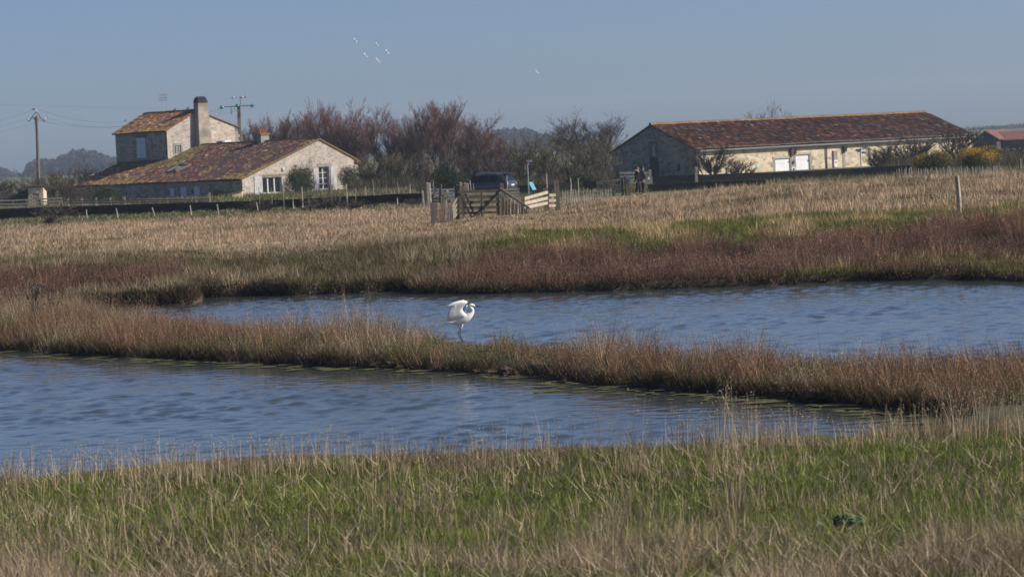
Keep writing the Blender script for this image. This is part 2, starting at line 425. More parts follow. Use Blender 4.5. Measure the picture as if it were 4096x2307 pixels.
def build_ground():
    d = np.concatenate([np.arange(-60, 12, 8), np.arange(12, 30, 0.5), np.arange(30, 35, 0.2), np.arange(35, 99, 0.28), np.arange(99, 232, 1.0), np.arange(232, 420, 5), np.geomspace(425, 6000, 18)])
    a = np.linspace(-1, 1, 200); a = np.sign(a) * (0.75 * np.abs(a) + 0.25 * np.abs(a) ** 4) * 0.31
    D, A = np.meshgrid(d, a, indexing='ij')
    X = A * np.maximum(D, 30) * np.where(D < 30, 1.0 + (30 - D) / 20, 1.0); Y = D
    Z = terrain(X, Y)
    x, y, z = X.ravel(), Y.ravel(), Z.ravel()
    n0, n1 = D.shape
    idx = np.arange(n0 * n1).reshape(n0, n1)
    F = np.stack([idx[:-1, :-1], idx[:-1, 1:], idx[1:, 1:], idx[1:, :-1]], -1).reshape(-1, 4)
    dd = np.maximum(y, 1); px = x / dd * FPX + CX
    nz = fnoise(x, y, 2.5, 3)
    c = lerp((0.040, 0.048, 0.018), (0.09, 0.07, 0.045), smooth(0.35, 0.65, nz))
    field = lerp((0.30, 0.245, 0.165), (0.16, 0.15, 0.07), smooth(0.5, 0.75, fnoise(x, y, 9, 8)))
    kf = smooth(97, 104, dd)[:, None]; c = c * (1 - kf) + field * kf
    yard = lerp((0.06, 0.085, 0.03), (0.13, 0.12, 0.06), nz); ky = smooth(196, 204, dd + 6 * (nz - 0.5))[:, None]
    c = c * (1 - ky) + yard * ky
    s = np.minimum(sdist(NEAR, x, y), np.minimum(sdist(FAR, x, y), sdist(CHAN, x, y)))
    mud = lerp((0.035, 0.026, 0.018), (0.09, 0.06, 0.04), smooth(0.45, 0.7, fnoise(x, y, 0.9, 77)))
    km = (1 - smooth(0.25, 0.55, s)) * (dd > 33.5); km = km[:, None]
    c = c * (1 - km) + mud * km
    me = mesh_np('ground', np.stack([x, y, z], -1), F, c, True)
    o = link('ground', me, M['ground']); props(o, kind='structure')
build_ground()

# ---- water: real waves
wm, wnt, wbs = newmat('pond_water')
wbs.inputs['Base Color'].default_value = (0.055, 0.068, 0.07, 1); wbs.inputs['Roughness'].default_value = 0.06
wbs.inputs['IOR'].default_value = 1.333; wbs.inputs['Specular IOR Level'].default_value = 0.5
_g = N(wnt, 'ShaderNodeNewGeometry'); _mp = N(wnt, 'ShaderNodeMapping'); _mp.inputs['Scale'].default_value = (1, 1.5, 1)
_n = N(wnt, 'ShaderNodeTexNoise'); _n.inputs['Scale'].default_value = 11; _n.inputs['Detail'].default_value = 3
wnt.links.new(_g.outputs['Position'], _mp.inputs[0]); wnt.links.new(_mp.outputs[0], _n.inputs['Vector'])
_b = N(wnt, 'ShaderNodeBump'); _b.inputs['Strength'].default_value = 0.22; _b.inputs['Distance'].default_value = 0.01
wnt.links.new(_n.outputs['Fac'], _b.inputs['Height']); wnt.links.new(_b.outputs[0], wbs.inputs['Normal'])
WV = []
_r = np.random.default_rng(5)
for k in range(46):
    lam = 0.19 * (0.70 / 0.19) ** _r.random()
    th = rad(-100) + _r.normal() * 0.62
    WV.append((lam, th, _r.random() * 6.28, (0.0125 if lam < 0.36 else 0.0120) * (0.6 + 0.8 * _r.random())))
def waves(x, y):
    gust = 0.55 + 0.75 * smooth(0.25, 0.75, fnoise(x * 0.35, y, 2.6, 61))
    e = 0
    for lam, th, ph, sl in WV:
        k = 2 * math.pi / lam
        e = e + sl / k * np.sin(k * (math.cos(th) * x + math.sin(th) * y) + ph)
    sg = 0.0042; q = np.clip(e / sg, 0, 3)
    e = e + sg * 0.50 * q * q          # short steep crests over flatter troughs
    return e * gust
def build_water(name, poly, step, calm=None):
    x0, y0 = poly.min(0) - 1; x1, y1 = poly.max(0) + 1
    x0 = max(x0, -24); x1 = min(x1, 24)
    xs = np.arange(x0, x1, step * 1.15); ys = np.arange(y0, y1, step)
    X, Y = np.meshgrid(xs, ys, indexing='ij')
    S = sdist(poly, X.ravel(), Y.ravel()).reshape(X.shape)
    amp = smooth(-0.1, 3.2 if calm else 1.6, -S) * 0.9 + 0.1
    Z = waves(X, Y) * amp
    inside = S < 0.9
    px = (np.abs(X / np.maximum(Y, 5)) < 0.235) & (Y > 36.5)
    q = inside[:-1, :-1] & inside[1:, 1:] & px[:-1, :-1]
    idx = np.arange(X.size).reshape(X.shape)
    F = np.stack([idx[:-1, :-1], idx[1:, :-1], idx[1:, 1:], idx[:-1, 1:]], -1)[q]
    used = np.unique(F); remap = np.full(X.size, -1); remap[used] = np.arange(len(used))
    V = np.stack([X.ravel(), Y.ravel(), Z.ravel()], -1)[used]
    me = mesh_np(name, V, remap[F], None, True)
    o = link(name, me, wm); props(o, kind='structure')
build_water('near_pond_water', NEAR, 0.082, True)
build_water('far_pond_water', FAR, 0.088)
build_water('channel_water', CHAN, 0.35)

# ---- blades of grass and scrub
def blades(P, h, w, col, lean=0.25, az=None, azs=None, segs=1, jitter=0.12, rng=RNG, bias=None):
    n = len(P); h = np.broadcast_to(h, n); w = np.broadcast_to(w, n)
    a = rng.random(n) * 2 * np.pi if az is None else az + rng.normal(size=n) * (azs or 0.6)
    ln = np.abs(rng.normal(size=n)) * lean + (0 if bias is None else bias)
    t = np.stack([np.cos(a) * ln, np.sin(a) * ln, np.ones(n)], -1); t /= np.linalg.norm(t, axis=1)[:, None]
    f = rng.random(n) * np.pi
    W = np.stack([np.cos(f), np.sin(f), np.zeros(n)], -1) * (w / 2)[:, None]
    tip = P + t * h[:, None]
    c = col * (1 + rng.normal(size=(n, 1)) * jitter); c = np.clip(c, 0.004, 0.9)
    if segs == 1:
        V = np.stack([P - W, P + W, tip], 1).reshape(-1, 3)
        F = np.arange(3 * n).reshape(n, 3); C = np.repeat(c, 3, 0)
    else:
        mid = P + t * (h * 0.55)[:, None] - np.stack([np.cos(a), np.sin(a), np.zeros(n)], -1) * (ln * h * 0.18)[:, None]
        V = np.stack([P - W, P + W, mid + W * 0.7, mid - W * 0.7, tip], 1).reshape(-1, 3)
        b = np.arange(n)[:, None] * 5
        F = np.concatenate([b + np.array([0, 1, 2]), b + np.array([0, 2, 3]), b + np.array([3, 2, 4])], 1).reshape(-1, 3)
        C = np.repeat(c, 5, 0)
    return V, F, C
def flecks(P, size, col, rng=RNG, jitter=0.2):
    n = len(P); size = np.broadcast_to(size, n)
    a = rng.normal(size=(n, 3)); a /= np.linalg.norm(a, axis=1)[:, None]
    b = rng.normal(size=(n, 3)); b -= a * (a * b).sum(1)[:, None]; b /= np.linalg.norm(b, axis=1)[:, None]
    s = size[:, None]
    V = np.stack([P - a * s * 0.5, P + a * s * 0.5, P + b * s * 0.75], 1).reshape(-1, 3)
    c = np.clip(col * (1 + rng.normal(size=(n, 1)) * jitter), 0.004, 0.9)
    return V, np.arange(3 * n).reshape(n, 3), np.repeat(c, 3, 0)
def join(parts):
    V = []; F = []; C = []; b = 0
    for v, f, c in parts:
        V.append(v); F.append(f + b); C.append(c); b += len(v)
    return np.concatenate(V), np.concatenate(F), np.concatenate(C)
def veg_obj(name, parts, label, cat, mat='grass'):
    V, F, C = join(parts)
    o = link(name, mesh_np(name, V, F, C), M[mat]); props(o, label, cat, kind='stuff')
    return o
def sample(n, px0, px1, d0, d1, rng=RNG):
    d = np.sqrt(d0 * d0 + rng.random(n) * (d1 * d1 - d0 * d0)); px = px0 + rng.random(n) * (px1 - px0)
    return (px - CX) / FPX * d, d, px
def pick(cols, wts, n, rng=RNG):
    return np.array(cols)[rng.choice(len(cols), n, p=np.array(wts) / sum(wts))]

def tuft(x, y, cell, seed):
    """tussock pattern: (0..1 height factor, outward azimuth, radius 0..1, random per tussock)"""
    gx = x / cell; gy = y / cell; best = np.full(x.shape, 9.0); az = np.zeros(x.shape); rv = np.zeros(x.shape)
    for ox in (-1, 0, 1):
        for oy in (-1, 0, 1):
            i = np.floor(gx).astype(np.int64) + ox; j = np.floor(gy).astype(np.int64) + oy
            def h(q):
                n = (i * 73856093 ^ j * 19349663 ^ (seed + q) * 83492791) & 0xFFFFFFFF
                n = ((n ^ (n >> 13)) * 1274126177) & 0xFFFFFFFF
                return ((n ^ (n >> 16)) & 0xFFFF) / 65535.0
            dx = gx - (i + h(1)); dy = gy - (j + h(2)); r = np.hypot(dx, dy) * (0.75 + 0.6 * h(4))
            m = r < best; best = np.where(m, r, best); az = np.where(m, np.arctan2(dy, dx), az); rv = np.where(m, h(3), rv)
    r = np.clip(best / 0.8, 0, 1)
    return (1 - 0.75 * r * r), az, r, rv

STRAW = [(0.43, 0.335, 0.215), (0.33, 0.25, 0.155), (0.52, 0.42, 0.28), (0.24, 0.185, 0.12)]
GREEN = [(0.085, 0.125, 0.025), (0.06, 0.092, 0.02), (0.12, 0.155, 0.035), (0.14, 0.135, 0.05)]
BROWN = [(0.185, 0.105, 0.07), (0.135, 0.078, 0.055), (0.25, 0.15, 0.10), (0.095, 0.06, 0.045)]
PINK = [(0.28, 0.17, 0.10), (0.21, 0.125, 0.08), (0.35, 0.22, 0.135), (0.17, 0.11, 0.072)]

def clumps(x, y, sc, seed, lo=0.42, hi=0.62): return smooth(lo, hi, fnoise(x, y, sc, seed))

def foreground():
    x, y, px = sample(300000, -850, 4950, 19.0, 32.2)
    z = terrain(x, y); ok = z > 0.22; x, y, px, z = x[ok], y[ok], px[ok], z[ok]
    tf, ta, tr, tv = tuft(x, y, 0.22, 3); h = (0.03 + 0.075 * RNG.random(len(x))) * (0.5 + 1.0 * fnoise(x, y, 0.8, 101)) * (0.4 + 0.9 * tf) * (0.7 + 0.6 * tv)
    col = pick(GREEN, [4, 3, 2, 1.5], len(x)) * (0.75 + 0.5 * fnoise(x, y, 1.1, 103))[:, None] * (1.25 + 0.75 * tv)[:, None] * np.array((1.12, 1.0, 0.9))
    g = blades(np.stack([x, y, z], -1), h, 0.009, col, 0.7, az=ta, azs=1.6, bias=0.3 * tr)
    # dry tufts: thick at the bottom and the left, thin on the green strip along the edge
    x, y, px = sample(420000, -850, 4950, 19.0, 32.4)
    z = terrain(x, y)
    dens = 0.035 + 1.0 * clumps(x, y, 1.3, 111, 0.40, 0.66) * (0.10 + 0.9 * (1 - smooth(22.4, 25.6, y + 1.5 * (vnoise(x, y, 2, 5) - 0.5)))) \
        + 0.5 * smooth(30.4, 31.6, y) * smooth(0.4, 0.6, fnoise(x, y, 1.2, 113)) + 0.35 * (1 - smooth(200, 1300, px)) * smooth(27, 24, y)
    dens = dens * (1 - 0.9 * smooth(3250, 3450, px) * smooth(4000, 3750, px) * (1 - smooth(21.6, 22.4, y)))
    t0, _, r0, v0 = tuft(x, y, 0.52, 5); dens = dens * (0.25 + 1.3 * t0 * (v0 > 0.35))
    ok = (RNG.random(len(x)) < dens * 0.75) & (z > 0.22); x, y, px, z = x[ok], y[ok], px[ok], z[ok]
    n = len(x)
    tf, ta, tr, tv = tuft(x, y, 0.52, 5)
    h = (0.08 + 0.28 * RNG.random(n) ** 1.6) * (0.5 + 0.9 * fnoise(x, y, 0.9, 117)) * (0.3 + 1.0 * tf) * (0.45 + 1.0 * tv)
    col = pick(STRAW, [3, 3, 2, 2.5], n) * (0.7 + 0.5 * fnoise(x, y, 1.6, 119))[:, None]
    col = col * (0.75 + 0.45 * tv)[:, None]
    k = smooth(0.45, 0.75, fnoise(x, y, 2.4, 121))[:, None]
    col = col * (1 - 0.55 * k) + np.array((0.20, 0.145, 0.105)) * 0.55 * k
    dr = blades(np.stack([x, y, z], -1), h * 0.82, 0.0068, col, 0.42, az=ta, azs=1.5, segs=2, bias=0.30 * tr)
    x, y, px = sample(48000, -850, 4950, 19.0, 31.8); z = terrain(x, y)
    ok = (z > 0.22) & (RNG.random(len(x)) < (0.12 + 0.5 * clumps(x, y, 1.1, 141, 0.4, 0.6)) * (1 - 0.7 * smooth(23, 26, y))); x, y, z = x[ok], y[ok], z[ok]; n = len(x)
    ly = blades(np.stack([x, y, z + 0.02 + 0.12 * RNG.random(n)], -1), 0.10 + 0.2 * RNG.random(n), 0.010, pick(STRAW + [(0.24, 0.2, 0.16)], [3, 2, 3, 1, 2], n), 1.2, segs=1, bias=0.5)
    # tall stalks with seed heads along the edge of the bank
    x, y, px = sample(7600, -850, 4950, 24.0, 32.0)
    z = terrain(x, y)
    ok = (RNG.random(len(x)) < 0.08 + 0.9 * smooth(29.5, 31.2, y) * (smooth(0.35, 0.6, vnoise(x, y * 0.2, 0.7, 131)) + np.exp(-((px - 2880) / 90) ** 2))) & (z > 0.22)
    x, y, z, px = x[ok], y[ok], z[ok], px[ok]; n = len(x)
    h = (0.28 + 0.30 * RNG.random(n)) * (0.8 + 0.5 * smooth(0.55, 0.8, vnoise(x, y * 0.2, 1.1, 133)) + 0.75 * np.exp(-((px - 2880) / 90) ** 2) + 0.3 * smooth(3500, 3900, px))
    P = np.stack([x, y, z], -1)
    st = blades(P, h, 0.007, pick(STRAW, [3, 2, 3, 1], n), 0.16, az=0.2, azs=1.5, segs=2)
    tips = st[0].reshape(-1, 5, 3)[:, 4]; mids = st[0].reshape(-1, 5, 3)[:, 3]
    hd = []
    for q in range(6):
        t = RNG.random(n)[:, None] * 0.4
        hd.append(flecks(tips * (1 - t) + mids * t + RNG.normal(size=(n, 3)) * 0.005, 0.014, pick(STRAW, [3, 2, 3, 1], n)))
    veg_obj('foreground_grass', [g, dr, st, ly] + hd, 'blurred short green grass and dry straw tufts on the near bank', 'grass')
foreground()

def spit():
    x, y, px = sample(540000, -850, 5000, 38.5, 84.0)
    sN = sdist(NEAR, x, y); sF = sdist(FAR, x, y)
    ok = (sN > 0.13) & (sF > 0.18) & (y > 36) & ((y < 71) | (px < 900)) & (y < 81 + 0 * px) & ~((sF > 0) & (y > 76) & (px > 330))
    x, y, px, sN, sF = x[ok], y[ok], px[ok], sN[ok], sF[ok]; z = terrain(x, y); n = len(x)
    base = 0.44 + 0.12 * (1 - smooth(500, 1200, px)) + 0.24 * np.exp(-((px - 1450) / 230) ** 2) + 0.08 * smooth(2150, 2500, px)
    egret = np.exp(-((px - 1850) / 150) ** 2)
    base = base * (1 - 0.74 * np.exp(-((px - 1865) / 105) ** 4)) * (1 - 0.3 * egret) * (1 - 0.45 * np.exp(-((px - 2140) / 110) ** 2))
    cl = clumps(x, y, 0.75, 201, 0.3, 0.72)
    tf, ta, tr, tv = tuft(x, y, 0.42, 9)
    h = base * (0.6 + 0.5 * cl) * (0.5 + 0.6 * RNG.random(n)) * (0.4 + 0.85 * tf) * (0.45 + 1.0 * tv) * (0.55 + 0.9 * fnoise(x, y, 2.0, 231))
    edge = smooth(0.1, 0.8, sN); h = h * (0.6 + 0.4 * edge)
    tone = fnoise(x, y, 1.7, 205)
    col = pick(PINK, [3, 3, 2, 3], n)
    straw = smooth(0.48, 0.62, tone + 0.22 * np.exp(-((px - 1480) / 220) ** 2) + 0.10 * (1 - smooth(100, 900, px)))
    col = np.where((RNG.random(n) < straw * 0.8)[:, None], pick(STRAW, [2, 3, 1, 3], n) * 0.85, col)
    gr = smooth(0.52, 0.66, fnoise(x, y, 1.3, 207) + 0.22 * egret + 0.05 * smooth(3200, 3900, px))
    isg = RNG.random(n) < gr * 0.55
    col = np.where(isg[:, None], pick(GREEN, [3, 2, 2, 2], n), col); h = np.where(isg, h * 0.55, h)
    col = col * (0.7 + 0.55 * tv)[:, None]
    keep = RNG.random(n) < (0.45 + 0.3 * cl + 0.3 * tf); x, y, z, h, col, px, ta, tr = x[keep], y[keep], z[keep], h[keep], col[keep], px[keep], ta[keep], tr[keep]; n = len(x)
    P = np.stack([x, y, z], -1)
    b = blades(P, h, 0.009, col, 0.40, az=ta, azs=0.9, bias=0.45 * tr)
    tips = b[0].reshape(-1, 3, 3)[:, 2]
    fl = []
    for q in range(3):
        s = RNG.random(n) < 0.6
        t = RNG.random(s.sum())[:, None] * 0.6
        fl.append(flecks(tips[s] * (1 - t) + P[s] * t + RNG.normal(size=(s.sum(), 3)) * 0.035, 0.020, col[s] * 1.12))
    # ragged fringe hanging over the edge of the bank
    e = np.array(near_far_edge); k_ = RNG.random(26000) * (len(e) - 1.001); j = k_.astype(int); fr = (k_ - j)[:, None]
    q = e[j] * (1 - fr) + e[j + 1] * fr; x, y = q[:, 0] + RNG.normal(size=26000) * 0.1, q[:, 1] + 0.05 + np.abs(RNG.normal(size=26000)) * 0.30
    zz = terrain(x, y); ok = (zz > 0.015) & (RNG.random(26000) < 0.35 + 0.65 * clumps(x, y, 0.5, 223, 0.4, 0.6)); x, y, zz = x[ok], y[ok], zz[ok]; nf = len(x)
    fringe = blades(np.stack([x, y, zz], -1), 0.10 + 0.22 * RNG.random(nf), 0.010, pick(PINK + GREEN[:2] + [(0.12, 0.09, 0.05)], [1, 1, 1, 1, 1.2, 1.2, 2], nf) * 0.85, 0.4, az=-1.57, azs=0.8, bias=0.55)
    # sparse tall stems standing out against the water
    x, y, px = sample(7000, -300, 4400, 44.0, 72.0); sN = sdist(NEAR, x, y); sF = sdist(FAR, x, y)
    ok = (sN > 0.6) & (sF > 0.2) & (y < 72) & (RNG.random(len(x)) < 0.10 + 0.6 * np.exp(-((px - 1430) / 260) ** 2) + 0.2 * smooth(2400, 2800, px)); x, y, px = x[ok], y[ok], px[ok]
    P = np.stack([x, y, terrain(x, y)], -1); n = len(x)
    st = blades(P, 0.45 + 0.35 * RNG.random(n), 0.007, pick(PINK, [1, 1, 1, 1], n), 0.3, az=2.6, azs=0.5)
    veg_obj('salt_marsh_scrub', [b, st, fringe] + fl, 'russet and straw coloured salt scrub covering the spit under the egret', 'scrub')
spit()

def far_bank():
    x, y, px = sample(410000, -600, 4750, 74.0, 101.0)
    sF = sdist(FAR, x, y); z = terrain(x, y)
    ok = (sF > 0.14) & (z > 0.06) & ~((px < 330) & (y < 82)) & ((y > 81.5) | (px > 1500))
    x, y, px, sF, z = x[ok], y[ok], px[ok], sF[ok], z[ok]; n = len(x)
    up = y + 2.0 * (fnoise(x, y, 3.0, 301) - 0.5)
    brR = smooth(1560, 1900, px + 260 * (vnoise(x, y, 3, 303) - 0.5)) * (1 - smooth(88.6, 90.6, up - 3.0 * smooth(3000, 4100, px) + 2.2 * (1 - smooth(1700, 2300, px))))
    brR = brR * (1 - 0.95 * smooth(3050, 3300, px) * smooth(0.40, 0.52, fnoise(x, y, 2.0, 305)) * (1 - smooth(82.5, 84.5, up)))
    brL = (1 - smooth(700, 800, px)) * smooth(85.6, 86.6, up) * (1 - smooth(89.8, 91.2, up)) + (1 - smooth(180, 330, px)) * (1 - smooth(85, 86, up))
    br = np.clip(np.maximum(brR, brL), 0, 1)
    cl = clumps(x, y, 1.3, 307, 0.3, 0.7)
    isb = RNG.random(n) < br * 0.93
    tf, ta, tr, tv = tuft(x, y, 1.7, 13); tf2, ta2, tr2, tv2 = tuft(x, y, 0.5, 15)
    wisp = (smooth(1250, 1500, px) * (1 - smooth(1800, 2000, px)) * (1 - smooth(84, 87, y)) + np.exp(-((px - 720) / 70) ** 2) * (y < 90)) * 0.8
    straw = smooth(0.46, 0.62, fnoise(x, y, 2.2, 309) + 0.25 * smooth(95.5, 97.5, y) * (1 - smooth(1900, 3000, px)) - 0.13 * smooth(1800, 2400, px)) * 0.75
    iss = RNG.random(n) < np.maximum(straw, wisp * 0.8)
    dark = (1 - smooth(83, 90, y)) * 0.35
    col = np.where(iss[:, None], pick(STRAW, [2, 3, 1, 3], n) * 0.8, pick(GREEN, [3, 3, 2, 3], n) * (0.8 - 0.2 * dark)[:, None])
    col = np.where((~iss & (RNG.random(n) < 0.62 * (1 - smooth(1700, 2100, px)) + 0.15))[:, None], np.array((0.17, 0.13, 0.075)), col)
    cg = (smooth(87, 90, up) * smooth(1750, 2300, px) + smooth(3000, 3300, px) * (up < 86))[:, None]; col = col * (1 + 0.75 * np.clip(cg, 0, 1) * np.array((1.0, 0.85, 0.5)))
    col = np.where(isb[:, None], pick(BROWN, [3, 3, 3, 2], n) * ((0.26 + 0.2 * cl + 1.0 * tv) * (0.5 + 0.65 * tf))[:, None], col)
    h = np.where(isb, (0.26 + 0.30 * cl) * (0.5 + 0.6 * RNG.random(n)) * (0.15 + 1.2 * tf) * (0.35 + 1.15 * tv), (0.08 + 0.14 * RNG.random(n) + 0.22 * iss * RNG.random(n)) * (0.5 + 0.8 * tf2) * (0.7 + 0.6 * tv2))
    h = np.where(~isb & (RNG.random(n) < wisp), 0.35 + 0.25 * RNG.random(n), h)
    h = h * (0.5 + 0.5 * smooth(0.1, 0.7, sF)) * (1 - 0.6 * smooth(92, 94, y) * (1 - smooth(1300, 1500, px)) * (vnoise(x, y, 1.5, 77) < 0.72))
    P = np.stack([x, y, z], -1)
    col = np.where(isb[:, None], col, col * (0.7 + 0.55 * tv2)[:, None])
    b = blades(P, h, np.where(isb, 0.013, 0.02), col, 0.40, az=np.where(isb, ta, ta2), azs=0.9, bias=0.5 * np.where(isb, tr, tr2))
    tips = b[0].reshape(-1, 3, 3)[isb, 2]; nb = len(tips)
    t = RNG.random(nb)[:, None] * 0.6
    f1 = flecks(tips * (1 - t) + P[isb] * t + RNG.normal(size=(nb, 3)) * 0.03, 0.035, col[isb] * 1.1)
    e = np.array(far_far); k_ = RNG.random(30000) * (len(e) - 1.001); j = k_.astype(int); fr = (k_ - j)[:, None]
    q = e[j] * (1 - fr) + e[j + 1] * fr; x, y = q[:, 0] + RNG.normal(size=30000) * 0.2, q[:, 1] + 0.02 + np.abs(RNG.normal(size=30000)) * 0.32
    zz = terrain(x, y); ok = (zz > 0.02) & (sdist(FAR, x, y) > 0.0) & (RNG.random(30000) < 0.15 + 0.85 * clumps(x, y, 0.8, 323, 0.42, 0.6)); x, y, zz = x[ok], y[ok], zz[ok]; nf = len(x)
    fringe = blades(np.stack([x, y, zz], -1), 0.10 + 0.25 * RNG.random(nf), 0.016, pick(BROWN + GREEN[:2] + [(0.12, 0.09, 0.05), (0.05, 0.04, 0.03)], [1, 1, 1, 1, 1, 1, 2, 2], nf) * 0.85, 0.4, az=-1.57, azs=0.8, bias=0.5)
    ok2 = RNG.random(nf) < 0.5; lumps = flecks(np.stack([x, y - 0.05, zz + 0.02], -1)[ok2], 0.07, pick([(0.12, 0.08, 0.055), (0.05, 0.038, 0.028), (0.16, 0.115, 0.08)], [1, 1, 1], ok2.sum()))
    veg_obj('far_bank_scrub', [b, f1, fringe, lumps], 'dark russet scrub and rough green grass on the dike across the pond', 'scrub')
far_bank()

def fields():
    x, y, px = sample(600000, -450, 4550, 98.0, 224.0)
    m = plat(px)
    z = terrain(x, y); sC = sdist(CHAN, x, y)
    wd = wall_d(px)
    ok = (sC > 0.8) & (y < np.where(px < 1690, wd - 0.6, 204.0)) & ((m < 0.4) | (y < 186)) & (RNG.random(len(x)) < np.where(y > 150, 0.55, 1.0))
    x, y, px, z, m = x[ok], y[ok], px[ok], z[ok], m[ok]; n = len(x)
    cl = clumps(x, y, 2.6, 401, 0.30, 0.66)
    tf, ta, tr, tv = tuft(x, y, 1.25, 21)
    tuft_ = 0.3 * clumps(x, y, 0.9, 403, 0.35, 0.65) + 0.7 * tf
    green = smooth(0.55, 0.68, fnoise(x, y * 0.5, 7, 405)) * (1 - m) * 0.75 + smooth(196, 208, y + 6 * (vnoise(x, y, 5, 4) - 0.5)) * (1 - m) * 0.9 + (1 - cl) * m * 0.5
    edge = (1 - smooth(100, 108, y)) * 0.9 * smooth(1750, 2300, px)
    green = np.clip(np.maximum(green, edge), 0, 0.92)
    isg = RNG.random(n) < green
    cs = pick(STRAW, [3, 3, 2.5, 1.6], n)
    cs = cs * (0.75 + 0.3 * fnoise(x, y, 6, 407) + 0.35 * (tv - 0.4))[:, None] * np.array((1.20, 1.10, 1.10))
    col = np.where(isg[:, None], pick(GREEN, [3, 3, 2, 2], n) * (1.0 + 0.6 * edge)[:, None] * np.array((1.1, 1.0, 0.9)), cs)
    rush_shade = (fnoise(x, y, 2.0, 415) + 0.10 * (1 - tf) > 0.555) & (RNG.random(n) < 0.75 * (0.25 + 0.75 * m))  # dark rush clumps and shaded tussock sides, put into blade colour
    col = np.where(rush_shade[:, None], pick([(0.075, 0.07, 0.035), (0.10, 0.08, 0.05), (0.055, 0.065, 0.028)], [1, 1, 1], n), col)
    h = np.where(rush_shade, 0.14 + 0.20 * RNG.random(n), np.where(isg, 0.07 + 0.10 * RNG.random(n) + 0.08 * m, 0.0)) + (~isg & ~rush_shade) * ((0.10 + 0.22 * tuft_ + 0.15 * m * cl * (0.3 + tf)) * (0.5 + 0.7 * RNG.random(n)) * (0.6 + 0.7 * tv))
    h = h * (1 - 0.65 * (y < 103) * (1 - smooth(1300, 1500, px)))
    h = h * (1 - 0.5 * smooth(1560, 1680, px) * (1 - smooth(2230, 2330, px)) * smooth(118, 136, y) * (1 - smooth(168, 172, y)))
    h = h * (1 + 0.6 * (1 - m) * np.exp(-((y - 103) / 4) ** 2) * tuft_)
    b = blades(np.stack([x, y, z], -1), h, 0.016 + 0.00012 * y, col, 0.36, az=ta, azs=0.9, bias=0.4 * tr)
    veg_obj('meadow_grass', [b], 'tall dry straw coloured meadow grass between the dike and the farm', 'grass')
    # garden strip behind the wall and along the farm track
    x, y, px = sample(60000, -250, 4400, 200.0, 262.0); wd = wall_d(px)
    ok = np.where(px < 1690, (y > wd + 0.9) & (y < 262), (y > 204) & (y < 240)); x, y, px = x[ok], y[ok], px[ok]; n = len(x)
    z = terrain(x, y); s = RNG.random(n) < 0.25 + 0.4 * clumps(x, y, 4, 411)
    col = np.where(s[:, None], pick(STRAW, [1, 2, 1, 3], n) * 0.75, pick(GREEN, [3, 3, 2, 2], n))
    b = blades(np.stack([x, y, z], -1), 0.10 + 0.35 * RNG.random(n) ** 2, 0.05, col, 0.4)
    veg_obj('yard_grass', [b], 'rough green verge grass around the farm buildings behind the walls', 'grass')
fields()
def undergrowth():
    x, y, px = sample(45000, 1420, 2470, 246.0, 282.0); x2, y2, p2 = sample(28000, -250, 480, 280.0, 330.0); x3, y3, p3 = sample(18000, 3560, 4250, 236.0, 300.0)
    x = np.concatenate([x, x2, x3]); y = np.concatenate([y, y2, y3]); n = len(x)
    cl = clumps(x, y, 2.2, 421, 0.3, 0.7); tf, ta, tr, tv = tuft(x, y, 1.6, 31)
    col = pick([(0.10, 0.08, 0.05), (0.07, 0.06, 0.04), (0.13, 0.11, 0.06), (0.06, 0.075, 0.03)], [2, 2, 2, 1.5], n) * (0.7 + 0.6 * tv)[:, None]
    b = blades(np.stack([x, y, terrain(x, y)], -1), (0.35 + 1.1 * cl) * (0.3 + 0.8 * RNG.random(n)) * (0.4 + 0.8 * tf), 0.045, col, 0.45, az=ta, azs=1.0, bias=0.4 * tr)
    veg_obj('undergrowth', [b], 'brown olive undergrowth at the feet of the bare trees', 'scrub')
undergrowth()

# ================================================================== BUILDINGS
def unit(v):
    v = np.asarray(v, float); return v / np.linalg.norm(v)
ZV = np.array([0.0, 0.0, 1.0])

def wall_holes(name, O, Ud, outer, holes, thick, nrm, mat, parent):
    """a wall slab with real openings: outer and holes are (u, z) outlines on the plane through O"""
    O = np.asarray(O, float); org = ORG[parent]
    bm = bmesh.new()
    loops = [outer] + holes; edges = []
    for lp in loops:
        vs = [bm.verts.new(O + Ud * u + ZV * z - org) for u, z in lp]
        edges += [bm.edges.new((vs[i], vs[(i + 1) % len(vs)])) for i in range(len(vs))]
    bmesh.ops.triangle_fill(bm, use_beauty=True, edges=edges)
    r = bmesh.ops.extrude_face_region(bm, geom=list(bm.faces))
    for v in [g for g in r['geom'] if isinstance(g, bmesh.types.BMVert)]: v.co -= Vector(nrm * thick)
    bmesh.ops.recalc_face_normals(bm, faces=bm.faces)
    me = bpy.data.meshes.new(name); bm.to_mesh(me); bm.free()
    return link(name, me, mat, parent)

